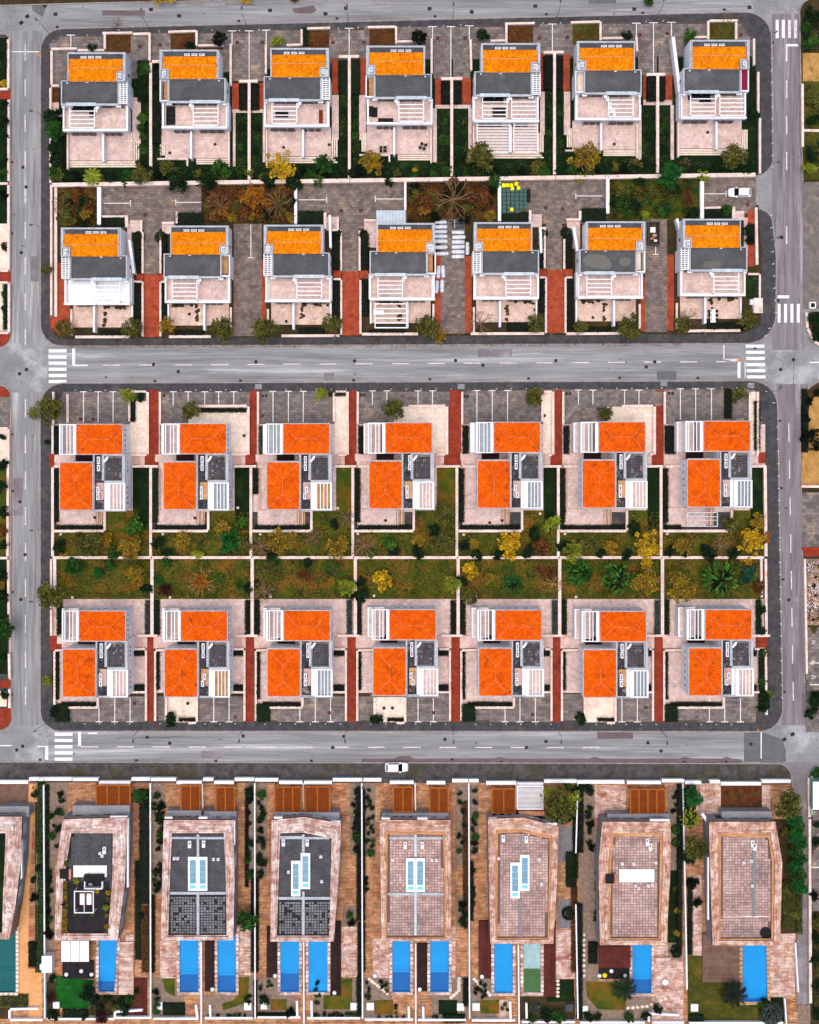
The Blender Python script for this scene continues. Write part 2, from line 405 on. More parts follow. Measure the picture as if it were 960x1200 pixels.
# painted markings: every stripe is a part of the road
def mark(P, mat='marking', name='road_marking', z=.016):
    w = wpoly(P, z); b = MB(); b.prism(w, z - .004, z); return b.build(name, mat, road)
def dashes(pts, name='centre_dash'):
    src = None
    for P in pts:
        mark(P, 'marking_worn', name)
for k in range(9): dashes([rect(28.9, 51 + 41.8 * k, 30.1, 71 + 41.8 * k)])
for k in range(9): dashes([rect(29.2, 468 + 42.1 * k, 30.4, 489 + 42.1 * k)])
for k in range(18):
    x = 121 + 42.25 * k
    if x < 850: y = 428 - (x - 121) * .0058; dashes([rect(x, y - .55, x + 20, y + .55)])
for k in range(15):
    x = 95 + 42 * k
    if x < 700: dashes([rect(x, 874.6 + k * .07, x + 20, 875.8 + k * .07)])
for y in (94, 136, 178, 265): dashes([rect(921.4, y, 922.8, y + 21)])
for k in range(8): dashes([[(924 + k * .72, 496 + 43.3 * k), (925.2 + k * .72, 496 + 43.3 * k), (925.5 + k * .72, 518 + 43.3 * k), (924.3 + k * .72, 518 + 43.3 * k)]])
for k in range(6): mark(rect(57, 409.2 + k * 7.2, 78, 413 + k * 7.2), name='crossing_stripe')
for k in range(6): mark(rect(874 + k * .3, 403.8 + k * 7.2, 896 + k * .3, 407.4 + k * 7.2), name='crossing_stripe')
for k in range(5): mark(rect(64, 858.6 + k * 7.3, 85, 862.4 + k * 7.3), name='crossing_stripe')
for k in range(4): mark(rect(909.2 + k * 7.2, 23, 912.8 + k * 7.2, 44.5), 'marking_worn' if k > 1 else 'marking', 'crossing_stripe')
for k in range(4): mark(rect(911.5 + k * 7.5, 356, 915 + k * 7.5, 378), 'marking', 'crossing_stripe')
for P in (rect(84.5, 408.5, 88, 428.5), rect(88, 427.4, 103, 428.7), rect(864.5, 424, 868, 443), rect(873, 424, 873.8, 443), rect(91.5, 857.8, 95, 874.2), rect(53, 874.2, 56.5, 890.5),
          rect(43.5, 874.2, 53, 875.4), rect(0, 873.2, 14, 874.4), rect(103, 858.5, 114, 860), rect(921.5, 51.5, 935.5, 54.2), rect(921.4, 54.2, 922.8, 72), rect(911.5, 346, 925, 349.5),
          rect(14, 60, 46, 61), rect(848, 404, 849, 421), rect(855, 421.7, 865, 422.6), rect(949, 424, 962, 425.3), rect(891.6, 857, 892.8, 889)):
    mark(P, name='stop_line')
for P in (rect(848, 420.5, 866, 421.6), rect(851, 423, 862, 424)): mark(P, 'marking_worn', 'warning_line')
# drains and manholes set into the road
def manhole(px, py, r=2.2, mat='iron'):
    x, y = W(px, py); b = MB(); b.lathe(x, y, [(r / S, -.01), (r / S, .018), (r / S * .82, .024), (r / S * .8, .016), (.01, .02)], 14); return b.build('manhole_cover', mat, road)
def drain(px, py, w=3.4, h=2.6, rz=0.0, mat='iron', parent=None, z=.012):
    x, y = W(px, py); b = MB(); ww, hh = w / S / 2, h / S / 2
    def rb(x0, y0, x1, y1, z1):
        q = [(x0, y0), (x1, y0), (x1, y1), (x0, y1)]; c, s_ = math.cos(rz), math.sin(rz)
        q = [(x + a * c - d * s_, y + a * s_ + d * c) for a, d in q]; b.hexa([(a, d, z - .02) for a, d in q] + [(a, d, z1) for a, d in q])
    rb(-ww, -hh, ww, hh, z)
    for k in range(3): rb(-ww * .8, -hh * .7 + k * hh * .55, ww * .8, -hh * .45 + k * hh * .55, z + .012)
    return b.build('drain_grate', mat, parent or road)
for p in ((27, 196), (30.5, 219), (25, 296), (23, 438), (31, 433), (23.5, 588), (29.5, 650), (24.5, 702.5), (26.5, 874.5), (19.7, 879), (172.5, 864), (199, 871), (285, 862.5), (403, 863), (390, 876), (521.5, 866.5),
          (617, 876), (640, 869), (759.5, 870.5), (775, 880), (880, 872), (300, 424), (415.5, 423), (534, 422.5), (566, 428), (651.5, 422.5), (767.5, 424), (757.5, 430), (209, 435.5), (180, 427), (638, 400), (930, 421.5), (915, 433), (924.5, 703), (905, 70 - 20)):
    manhole(*p, r=2.1)
for p in ((65, 16.5), (177, 11), (210, 18.5), (316.5, 12), (381.5, 16), (405.5, 9.5), (503.5, 10), (553, 14), (627.5, 7), (743.5, 10.5), (878.5, 8.5), (916, 278)): drain(*p, w=4.6, h=4)
for p in ((67, 31.5), (280, 24.5), (395, 21.5), (510, 19), (640.5, 16.5), (753.5, 15), (849, 11), (14, 509), (14.5, 575.5), (14.5, 694), (14, 814), (14, 273.5), (14, 190), (47, 890.5), (160, 891), (253, 891.5), (365, 891.5), (530, 890), (588, 893), (802, 893), (851, 893),
          (181.5, 446.5), (282, 446), (414.5, 445.5), (504, 444.5), (619.5, 443.5), (726.5, 442.8), (818, 442.8), (914, 493), (916, 572), (918, 679), (919.5, 811), (912, 352), (885, 408)): drain(*p)
for p in ((25, 26.5, .6), (32, 19, .6), (52.5, 6.5, -.6), (919.5, 866.5, .5), (929, 860.5, .5)): drain(p[0], p[1], 5, 4, p[2])

# ================================================================ plot surfaces (block A, houses of the top two rows)
DR = dict(tiles=(.9, .6), tmat='drive'); TE = dict(tiles=(.6, .6), tmat='terra', hgt=.01); BR = dict(tiles=(.4, .22), tmat='brick')
BW = dict(tiles=(.4, .22), tmat='brick_warm'); DW = dict(tiles=(.8, .5), tmat='drive_warm')
surf('garden', 'grass_dark', [(59, 98), (480, 66), (884, 66), (891, 120), (892, 204), (59, 216)], .14)
surf('driveway', 'drive_joint', [(58, 57), (58, 47), (70, 41), (175, 38), (480, 31), (720, 26), (868, 24.5), (879, 34), (884, 45), (884, 66), (480, 70), (60, 99)], .15, **DR)
for r in ((153, 60, 175.5, 92), (178, 54, 190, 72), (271, 52, 291, 95), (293, 50, 312, 95), (392, 48, 408, 68), (411, 48, 427, 68), (508, 45, 529, 92), (531, 45, 551, 92), (628, 40, 648, 62), (650, 40, 668, 62), (748, 40, 770, 88), (772, 40, 790, 88), (62, 59, 80, 99), (427, 30, 432, 54)):
    surf('driveway', 'drive_joint', r, .19, **DR)
for r in ((125, 40, 153, 62), (200, 38.5, 229, 58), (361, 34, 386, 58), (433, 33, 463, 55), (595, 30, 625, 52), (671, 28, 702, 52), (832, 27, 861, 50)): surf('flower_bed', 'rust_bed' if r[0] < 600 else 'lawn_olive', r, .215)
for r in ((88, 58, 124, 64), (575, 47, 594, 54), (705, 44, 730, 50), (808, 43, 831, 50), (231, 52, 262, 58), (340, 52, 356, 58)): surf('flower_bed', 'rust_bed', r, .21)
# paths beside the houses
for r in ((272, 97, 280, 128), (303, 97, 309, 128), (389, 68, 396.5, 110), (422, 68, 430, 110), (510, 92, 517, 122), (541, 91, 552, 122), (632.5, 62, 637, 105), (660, 63, 668, 106), (780, 88, 788, 117), (754, 88, 758, 117)):
    surf('brick_path', 'brick_joint', r, .2, **BW)
for r in ((155, 114, 165, 168), (389, 111, 397, 164), (421, 111, 429, 164), (633, 107, 638.5, 158), (661, 107, 668.5, 158), (272, 128, 309, 132), (510, 122.5, 552, 127), (754, 117, 788, 123), (187, 122, 194, 168), (273, 132, 276, 195), (308, 132, 311, 190), (507, 127, 512, 190), (549, 127, 553, 190), (748, 123, 752, 187), (786, 123, 790, 187), (59.5, 100, 69, 136)):
    surf('side_path', 'terra_joint', r, .2, **TE)
surf('flower_bed', 'rust_bed', (61, 100, 69, 120), .215)
# middle belt between top and second row
surf('garden', 'rust_bed', (61, 217, 115, 270), .14)
surf('driveway', 'drive_joint', (119, 218, 236, 268), .145, **DW)
surf('garden', 'rust_bed', (236, 214, 346, 266), .14)
surf('driveway', 'drive_joint', (348, 211, 477, 268), .145, **DW)
surf('garden', 'rust_bed', (477, 209, 586, 262), .14)
surf('driveway', 'drive_joint', (587.5, 207, 712, 262), .145, **DW)
surf('garden', 'grass_mix', (713, 206, 822, 258), .14)
surf('driveway', 'drive_joint', (824, 205, 886, 250), .145, **DW)
surf('garden', 'soil', [(59, 262), (480, 255), (889, 240), (893, 300), (892, 380), (870, 391), (480, 394), (66, 397), (59, 380)], .135)
for r in ((168, 266, 186.5, 321), (274, 262, 307, 394), (400, 262, 420, 318), (516.5, 256, 545, 391), (640, 258, 659, 316), (756, 256, 782, 389)): surf('driveway', 'drive_joint', r, .2, **DW)
for r in ((168.5, 321.5, 187, 395), (273.5, 303, 281.5, 392), (306.5, 305, 312, 392), (401, 318, 421.5, 393), (509.5, 300, 517, 390), (545, 300, 553, 390), (640.5, 316, 661.5, 390), (751, 325, 757, 388), (781.5, 298, 790, 387), (876.5, 246, 884.5, 312)):
    surf('brick_path', 'brick_joint', r, .21, **BW)
for r in ((160, 320, 168, 328), (187, 320, 196, 328), (391, 317, 400, 326), (422, 317, 432, 326), (632, 315, 640, 324), (662, 315, 671, 324)): surf('brick_path', 'brick_joint', r, .205, **BW)
surf('brick_path', 'brick_joint', [(65.5, 308), (82, 308), (82, 390), (70, 394), (59, 384), (58, 372), (65.5, 370)], .2, **BW)
for r in ((152, 258, 165, 272), (149, 262, 154, 318), (382.5, 254, 396, 270), (427, 257, 441, 290), (623.5, 251, 635, 266), (664.5, 256, 680, 291), (861, 247, 872.5, 258), (631, 266, 634, 310), (872, 255, 878, 300), (910 - 740 + 20, 262, 204, 274)):
    surf('side_path', 'terra_joint', r, .2, **TE)
surf('gravel_strip', 'gravel', (58.5, 215, 64, 371), .2)
# block B surfaces (third and fourth rows)
GX = [61, 177.5, 295, 414.5, 536.5, 655.5, 776, 896]
for i in range(7):
    surf('lawn', 'grass_mix', (GX[i], 621, GX[i + 1], 653.5), .14); surf('lawn', 'grass_mix', (GX[i], 653.5, GX[i + 1], 702), .142)
surf('driveway', 'drive_joint', [(60, 497), (60, 482), (74, 459), (880, 455), (892, 480), (896, 500)], .145, tiles=(.8, .5), tmat='drive')
surf('driveway', 'drive_joint', [(62, 816), (62, 826), (76, 845), (480, 846), (885, 847), (897, 820), (897, 810)], .145, tiles=(1.4, .45), tmat='drive')
surf('side_yard', 'terra_joint', (61, 497, 897, 600), .15, **TE)
surf('side_yard', 'terra_joint', (61, 702, 897, 760), .155, **TE)
surf('side_yard', 'soil', (61, 758, 897, 818), .15)
EX3 = [89.5, 211, 332, 452, 579, 702, 825]; OY3 = [497.6, 497, 497, 496, 495.3, 495, 494]
EX4 = [93, 212.5, 333, 457, 581, 703.5, 827]; OY4 = [716.5, 716.5, 716, 715, 715.5, 717, 715]
RP3 = [(174.5, 186), (292.5, 301), (409, 418), (525.5, 540.5), (650, 659), (769, 778)]
RP4 = [(172.5, 180), (288, 298), (407, 417), (529, 539), (648, 657), (767, 777)]
for a, c in RP3: surf('brick_path', 'brick_joint', (a, 457, c, 546), .2, **BR)
for a, c in RP3: surf('brick_path', 'brick_joint', (a - 5, 533, a + .1, 546), .2, **BR)
for a, c in RP4: surf('brick_path', 'brick_joint', (a, 745, c, 846), .2, **BR)
for r in ((58, 745, 72, 762), (885.5, 746, 899, 759), (889, 530, 897, 543), (57.5, 532, 64, 547)): surf('brick_path', 'brick_joint', r, .2, **BR)
for i in range(7):   # dark lawns beside the third row, terraces in front
    ex = EX3[i]; nx = GX[i + 1]
    surf('lawn', 'grass_dark' if i not in (2, 3) else 'grass_mix', (ex + 66 - i * 2, 547, nx, 621), .19)
    surf('lawn', 'grass_mix', (ex + 33, 598, ex + 67 - i * 2, 621.2), .192)
    if i % 2 == 0: P = (ex + 63 - i * 1.3, 470 if i == 0 else 459, (RP3[i][0] - 2) if i < 6 else 888, 532)
    else: P = (ex + 10, 476.5, RP3[i][0] - 2, 531)
    surf('terrace', 'terra_bright', P, .24, tiles=(1.2, 1.2), tmat='terra_bright', hgt=.006)
    surf('driveway', 'drive_joint', (GX[i] + 12 if i else 74, 459 - i * .4, ex + 60, 496) if i % 2 == 0 else (GX[i] + 8, 459, ex + 75, 475.5), .2, tiles=(.8, .5), tmat='drive')
    ex = EX4[i]
    if i % 2: surf('terrace', 'terra_bright', (ex - 17, 817, ex + 17, 846.5), .24, tiles=(1.2, 1.2), tmat='terra_bright', hgt=.006)
    surf('patio', 'terra_joint', ((RP4[i - 1][1] if i else 62) + 2, 764, ex + 20, 826 if i % 2 == 0 else 812), .22, **TE)
    surf('patio', 'terra_joint', (ex + 55, 762, RP4[i][0] - 2 if i < 6 else 893, 811), .22, **TE)
    surf('driveway', 'drive_joint', (ex - 8 if i % 2 == 0 else ex + 20, 818.5 if i % 2 else 829, RP4[i][0] - 1.5 if i < 6 else 886, 846), .2, tiles=(1.5, .5), tmat='drive')
# far sides of the streets
surf('side_path', 'terra_joint', (10, 44, 12.4, 390), .16); surf('side_path', 'terra_joint', (10.5, 480, 12.8, 840), .16)
for r in ((-50, 104, 12.6, 116), (-50, 318, 12.8, 330), (-50, 797, 12.8, 806)): surf('brick_path', 'brick_joint', r, .17, **BR)
surf('brick_path', 'brick_joint', roundpoly([(-50, 391), (12, 391), (12.3, 406, 14), (-50, 407)]), .168, **BR)
surf('brick_path', 'brick_joint', roundpoly([(-50, 453), (12, 453, 12), (12, 465), (-50, 465)]), .168, **BR)
surf('brick_path', 'brick_joint', roundpoly([(-50, 830), (13, 830), (13, 855, 14), (-50, 857)]), .168, **BR)
surf('driveway', 'drive_joint', (-50, 465, 12, 501), .17, **DR)
for r in ((-50, 44, 10, 103), (-50, 116, 10, 213), (-50, 217, 10, 262)): surf('lawn', 'grass_dark', r, .165)
for r in ((-50, 262, 9, 317), (-50, 331, 9, 388), (-50, 503, 8, 540), (-50, 810, 8, 828)): surf('terrace', 'terra_bright', r, .165)
surf('lawn', 'grass_mix', (-50, 541, 9, 654), .165); surf('lawn', 'grass_dark', (-50, 656, 9, 790), .165)
surf('dirt', 'sand', (941, 62, 1040, 96), .14); surf('lawn', 'lawn_olive', (942, 95, 1040, 152), .14); surf('lawn', 'lawn_olive', (942, 154, 1040, 210), .14)
surf('dirt', 'sand', roundpoly([(948, 457, 26), (1040, 455), (1040, 525), (948, 525)]), .15); surf('dirt', 'sand', (940, 528, 1040, 569), .15)
surf('parking_lot', 'drive_joint', (940, 577, 1040, 642), .15, **DR); surf('parking_lot', 'drive_joint', (945, 735, 1040, 858), .15, **DR)
surf('brick_path', 'brick_joint', (942, 645, 1040, 652), .15, **BR)
surf('gravel_bed', 'gravel', (944, 655, 1040, 733), .15)
surf('parking_lot', 'drive_joint', (952, 950, 1040, 1068), .15, **DR); surf('driveway', 'gravel', (935, 1178, 950, 1280), .16)
for r in ((949, 776.5, 1040, 777.5), (949, 802, 1040, 803), (951, 1016, 1040, 1017)): mark(r if isinstance(r, list) else rect(*r), z=.172)
# the painted figures of the bays on the far right
def bay_figure(px, py):
    b = MB(); z = .172
    for xa, ya, xb, yb in ((-2, 0, 2, 0), (2, 0, 2, 2), (2, 2, -2, 3.4), (-2, 3.4, -2.6, 3.2)):
        x0, y0 = W(px + xa, py + ya); x1, y1 = W(px + xb, py + yb); b.bar(x0, y0, x1, y1, .12, z - .01, z)
    b.build('bay_number', 'marking_worn', road)
for p in ((953, 751), (953, 775), (953, 792), (953, 812)): bay_figure(*p)
# thin white bay lines with T ends
def bayline(x0, y0, x1, y1, w=.14, z=.262, tee=None):
    b = MB(); xa, ya = W(x0, y0, z); xb, yb = W(x1, y1, z); b.bar(xa, ya, xb, yb, w, z - .02, z)
    if tee: xa, ya = W(tee[0] - tee[2], tee[1], z); xb, yb = W(tee[0] + tee[2], tee[1], z); b.bar(xa, ya, xb, yb, w, z - .02, z + .003)
    b.build('bay_line', 'marking', road)
for x, y0, y1 in ((83, 41, 58), (292, 36, 94), (272, 36, 52), (312, 35, 52), (409.3, 33, 66), (507, 31, 45), (528.5, 31, 91), (550, 30, 46), (647.5, 28, 60), (746, 27, 43), (766, 26.5, 87), (787, 26, 42)):
    bayline(x, y0, x, y1, tee=(x, y0, 5))
for x in (97.8, 115, 132.5): bayline(x, 459, x, 495, tee=(x, 459, 4))
for x in (203, 220.5, 240, 256.3, 274): bayline(x, 459, x, 475, tee=(x, 459, 4))
for x in (320, 338, 355.5): bayline(x, 458.5, x, 495, tee=(x, 458.5, 4))
for x in (436.5, 453.5, 490, 507): bayline(x, 458, x, 474, tee=(x, 458, 4))
for x in (559, 577, 595): bayline(x, 457.5, x, 494, tee=(x, 457.5, 4))
for x in (678, 695, 732, 749): bayline(x, 457, x, 474, tee=(x, 457, 4))
for x in (797.5, 815.5, 834): bayline(x, 455.5, x, 492, tee=(x, 455.5, 4))
for x in (116, 134.5, 152.5, 250.5, 268.5, 351.5, 369.5, 387.5, 472, 490, 508, 592, 609.5, 627.5, 729, 747, 831.5, 849.5, 868): bayline(x, 818, x, 846, tee=(x, 846, 4))
for x0, x1, y in ((121, 153, 238), (206, 236, 237), (350, 383, 234), (440, 473, 233), (675, 706, 229.5), (826, 851, 227)): bayline(x0, y, x1, y, tee=None); bayline(x1 if x0 in (121, 350, 826) else x0, y - 3.5, x1 if x0 in (121, 350, 826) else x0, y + 3.5)
bayline(294, 263, 294, 302, tee=(294, 302, 3.5)); bayline(768.5, 289, 768.5, 298, tee=(768.5, 298, 3.5))
for p in ((164.5, 54.5), (188, 53), (278, 50), (307.5, 50), (390.5, 50), (426.5, 50), (513, 45), (545, 45), (632, 45), (664.5, 44), (750, 41), (782, 39.5), (868, 41), (170.5, 252), (400, 247), (423, 247), (639.5, 243.5), (659, 245), (876, 240),
          (95, 491), (109.5, 491.5), (302, 490), (308, 487), (184, 841), (386, 835), (508, 835), (624, 837), (158, 824), (757, 829), (276, 840)):
    drain(p[0], p[1], 4, 4, 0, 'iron_red', z=.272)
for p in ((191, 463.5), (310, 464), (425, 463), (546, 464.5), (666, 461.5), (786, 461)):
    for d in (-2, 2): drain(p[0] + d, p[1], 3, 3.4, 0, 'iron', z=.272)
for p in ((303, 453), (540.5, 453), (778, 449.5), (880, 451.5)): drain(p[0], p[1], 8, 6, 0, 'grey_metal', z=.15)
for p in ((183, 851), (418, 852), (661, 853)): drain(p[0], p[1], 6, 4, 0, 'iron_red', z=.15)
# worn patches, repairs and oil marks in the carriageways
def blotch(px, py, rx, ry, mat, z=.0075, nm='asphalt_patch'):
    P = [(px + rx * math.cos(a) * R.uniform(.6, 1.2), py + ry * math.sin(a) * R.uniform(.6, 1.2)) for a in [k * math.pi / 7 for k in range(14)]]
    sheet(nm, mat, P, z + R.uniform(0, .0015), road)
for k in range(46):
    h = R.random() < .6
    if h: x, y = R.uniform(60, 880), R.choice((R.uniform(408, 444), R.uniform(860, 888), R.uniform(4, 16)))
    else: x, y = R.choice((R.uniform(15, 45), R.uniform(917, 938))), R.uniform(60, 840)
    blotch(x, y, R.uniform(.6, 2.2), R.uniform(.5, 1.6), R.choice(('patch', 'brownstrip', 'patch')))
for P in (rect(560, 409, 600, 418), rect(236, 880, 262, 889), rect(700, 858, 742, 866), rect(16, 560, 27, 604), rect(36, 300, 45, 330), rect(924, 700, 936, 735), rect(120, 12, 170, 18), rect(380, 437, 392, 446)):
    sheet('asphalt_patch', 'brownstrip' if P[0][0] in (700, 120) else 'road_warm', P, .0065, road)
def crack(pts):
    b = MB(); w = [W(x, y) for x, y in pts]
    for p, q in zip(w, w[1:]): b.bar(*p, *q, .07, .004, .0112)
    b.build('crack', 'patch', road)
for k in range(16):
    h = k % 2; x, y = (R.uniform(80, 820), R.choice((412, 436, 864, 884))) if h else (R.choice((19, 40, 931)), R.uniform(80, 800)); P = [(x, y)]
    for j in range(9): P.append((P[-1][0] + (R.uniform(4, 9) if h else R.uniform(-1, 1)), P[-1][1] + (R.uniform(-1, 1) if h else R.uniform(4, 9))))
    crack(P)
# ================================================================ walls
WALLN = [0]
def wall(x0, y0, x1, y1, t=.38, h=1.1, mat='wall_pink', label=None, cat='wall', z0=.1, name='garden_wall', cap=True):
    z = z0 + h; xa, ya = W(x0, y0, z); xb, yb = W(x1, y1, z); mx, my = (xa + xb) / 2, (ya + yb) / 2
    l = math.hypot(xb - xa, yb - ya); ver = abs(yb - ya) > abs(xb - xa)
    ln = 'long' if l > 14 else 'short' if l < 6 else ''
    kind = {'wall_pink': 'pale pink', 'white': 'white', 'stucco_grey': 'grey', 'white_clean': 'bright white', 'brick': 'red brick', 'red_paint': 'red'}.get(mat, 'pale')
    lab = label or ' '.join(w for w in ("%s %s garden wall running %s %s" % (ln, kind, 'up and down' if ver else 'across', near((x0 + x1) / 2, (y0 + y1) / 2))).split())
    th = thing(name, mx, my, z0, lab, cat, 'low walls around the plots')
    b = MB(); b.bar(xa, ya, xb, yb, t, z0, z - .06); b.build('wall_body', mat, th)
    if cap:
        b = MB(); n = max(1, int(l / 1.2))
        for k in range(n):
            a, c = k / n, (k + 1) / n - .008 / max(l, .5) * 1.5
            b.bar(xa + (xb - xa) * a, ya + (yb - ya) * a, xa + (xb - xa) * c, ya + (yb - ya) * c, t + .1, z - .06, z + R.uniform(-.004, .004))
        b.build('coping', mat, th, kind='stuff')
    return th
# top row: long wall below the gardens
for (a, c) in ((61, 178), (178, 293), (293, 410), (410, 530), (530, 651), (651, 772), (772, 886)):
    f = lambda x: 216.4 - (x - 61) * .0144
    wall(a + .3, f(a), c - .3, f(c), .62, 1.5)
for x, y0, y1 in ((292, 96, 211), (409.5, 67, 209), (529.5, 93, 207), (650, 62, 205), (771, 88, 203), (176.5, 73, 195)): wall(x, y0, x, y1 - .6, .42, 1.2)
for x0, x1, y in ((280, 302, 95), (397, 421, 66), (517, 542, 92), (637, 661, 61), (758, 780, 87), (178, 188, 72)): wall(x0, y, x1, y - .3, .42, 1.2)
for s in ((60, 57, 90, 56.5), (60.3, 59, 60.3, 99), (61, 100, 69, 100), (59, 103, 59, 214), (59.5, 135, 72, 135.5), (120, 38.5, 155, 38), (156, 39.5, 174, 39), (175.2, 38, 175.2, 71), (122.6, 40, 122.6, 57), (91, 58.5, 122, 58.5),
          (197, 37, 229, 36), (230.3, 35.5, 230.3, 53), (232, 53, 262, 52.5), (360, 33, 387, 32.3), (336, 52.5, 352, 52), (353.5, 34, 353.5, 53), (431, 31.5, 463, 31), (464.3, 30.5, 464.3, 51), (466, 48.5, 484, 48), (592, 27.5, 627, 26.7),
          (593.6, 29, 593.6, 50), (575, 47.5, 592, 47), (669, 26, 703, 25), (704, 25, 704, 47), (706, 44.5, 731, 44), (830.3, 24, 830.3, 46), (832, 24, 865, 23.7), (807, 43.5, 829, 43), (863, 26, 863, 46),
          (884, 45, 884, 76), (889, 84, 889, 132), (891, 138, 891, 203), (270.3, 51, 270.3, 100), (311.6, 52, 311.6, 86), (506, 45, 506, 86), (551.5, 46, 552.5, 82), (746, 43, 747, 60)):
    wall(*s, t=.3, h=1.0)
wall(789, 43, 797, 108, .5, 2.6, 'white')
# middle belt
for s in ((116, 219, 116, 263, .6), (346.5, 213, 346.5, 262, .42), (475, 209, 475, 246, .3), (585.5, 208, 585.5, 259, .5), (712.5, 207, 712.5, 250, .5), (823, 212, 823, 256, .6)): wall(*s[:4], t=s[4], h=1.3, mat='white')
for s in ((60, 216.5, 60, 369, .3), (65.2, 219, 65.2, 371, .4), (119, 253.5, 146, 253.5, .28), (148, 252, 148.5, 266, .5), (165.5, 258, 165.5, 272, .25), (207, 248, 207, 262, .3), (190, 261, 204, 261, .3), (381, 249, 381, 268, .4), (396, 254, 396, 271, .25), (427, 258, 441, 258, .35),
          (621.5, 246, 621.5, 262, .4), (680, 247, 680, 258, .4), (664, 257, 680, 257, .3), (860, 242, 860, 256, .5), (886.5, 243, 887.5, 310, .4), (826, 243.5, 845, 243, .3),
          (167, 272, 167, 320, .28), (188, 272, 188, 320, .28), (167, 330, 167, 394, .28), (188, 330, 188, 394, .28), (156, 330, 166.5, 330, .28), (188.5, 330, 197, 330, .28),
          (399.8, 270, 399.8, 317, .28), (421.5, 270, 421.5, 317, .28), (400, 328, 400, 392, .28), (422.5, 328, 422.5, 391, .28), (391, 327, 399.5, 327, .28), (389, 269.5, 399.5, 269.5, .28),
          (638.5, 267, 638.5, 314, .28), (661.5, 280, 661.5, 315, .28), (640, 325, 640, 390, .28), (663, 325, 663, 390, .28), (633, 325, 640, 325, .28), (664, 325, 671, 325, .28), (632, 267, 640, 267, .28),
          (88, 394.8, 152, 394.6, .4), (198, 394.5, 247, 394.3, .4), (330, 393.5, 398, 393.2, .4), (424, 391.5, 490, 391.3, .4), (552, 391, 638, 390.7, .4), (664, 391, 728, 390.6, .4), (806, 387.7, 868, 387.2, .4),
          (83.5, 362, 83.5, 393, .28), (877, 321, 890, 321, .28), (890.8, 321.5, 890.8, 350, .28), (314, 362, 314, 385, .28), (555.5, 360, 555.5, 390, .28), (793.5, 355, 793.5, 385, .28), (270.5, 360, 270.5, 388, .28), (508, 356, 508, 385, .28), (750, 356, 750, 385, .28)):
    wall(*s[:4], t=s[4], h=.9)
wall(151.5, 281, 156.5, 320, .4, 2.4, 'white'); wall(633.5, 266, 634.5, 296, .35, 2.2, 'white'); wall(386.5, 252, 387.5, 290, .35, 2.2, 'white'); wall(793.5, 256, 797, 268, .4, 2.2, 'white')
wall(672.5, 266, 677, 294, .4, 2.2, 'white')
# third and fourth rows
for i in range(7):
    wall(GX[i] + .5, 653.4, GX[i + 1] - .5, 653.4, .42, 1.0)
    if i: wall(GX[i] - 1, 548, GX[i] - 1, 652, .4, 1.0); wall(GX[i] + (2 if i in (3,) else .6), 655, GX[i] + (2 if i in (3,) else .6), 745, .5, 1.0)
wall(61.5, 548, 61.5, 652, .4, 1.0); wall(64, 655, 64, 712, .45, 1.0); wall(59.8, 655, 59.8, 745, .3, .9); wall(897, 546, 898, 652, .45, 1.0); wall(897.8, 655, 898.5, 745, .35, 1.0); wall(892.5, 655, 893, 700, .3, 1.0)
for i in range(7):
    ex = EX3[i]; l = GX[i]
    rp = RP3[i] if i < 6 else (890, 899)
    lp = RP3[i - 1][1] if i else 61
    wall(lp + 2.2, 546.6, ex - 18, 546.4, .34, .9); wall(ex + 65 - i * 2, 546.6, rp[1] - 1, 546.4, .34, .9)
    wall(l + 1, 622.3, ex + 32.5, 622.2, .4, .9); wall(ex + 33, 598, ex + 33, 621.5, .34, .9)
    if i % 2 == 0:
        wall(rp[0] - 1.6, 459 if i else 459.5, rp[0] - 1.6, 532, .34, .9); wall(ex + 62 - i * 1.3, 460, ex + 62 - i * 1.3, 494, .32, .9); wall(ex + 64, 533, rp[0] - 3, 533, .34, .9)
        if i < 6: wall(ex + 64 - i * 1.3, 459, rp[0] - 3.2, 458.8, .3, .9)
    else:
        wall(rp[0] - 1.8, 476.5, rp[0] - 1.8, 532, .45, .9); wall(ex + 27 if i != 1 else ex + 12, 476, rp[0] - 3.5, 475.6, .4, .9); wall(ex + 60, 532.5, rp[0] - 3.5, 532.3, .34, .9)
    wall(lp + 1.3, 459, lp + 1.3, 497, .3, .9)
    if not i: wall(61.5, 499, 61.5, 532, .3, .9)
    ex = EX4[i]; rp = RP4[i] if i < 6 else (893, 899); lp = RP4[i - 1][1] if i else 62
    wall(rp[0] - 1.5, 762, rp[0] - 1.5, 845, .28, .9) if i < 6 else wall(897.6, 762, 898.6, 838, .35, .9)
    wall(lp + 1.8, 763, lp + 1.8, 845 if i else 826, .3, .9); wall(lp + 2.4, 762.3, ex - 19, 762, .3, .9)
    wall(ex + 56, 811.3, rp[0] - 2.5, 811.3, .3, .9); wall(rp[0] - 12, 745.2, rp[1] + 4, 745, .34, .9)
    wall(ex + 58, 761, rp[0] - 2.5, 760.8, .28, .9)
    if i % 2 == 0: wall(lp + 9, 829.3, ex + 21.5, 829.2, .34, .9); wall(ex + 21.5, 817.5, ex + 21.5, 828.6, .34, .9)
    else: wall(ex - 18, 817.5, ex - 18, 846, .34, .9); wall(ex + 18, 817.5, ex + 18, 846, .34, .9); wall(ex + 8, 847.2, ex + 17.4, 847.2, .34, .9)
wall(79, 462, 79, 496, .35, .9)
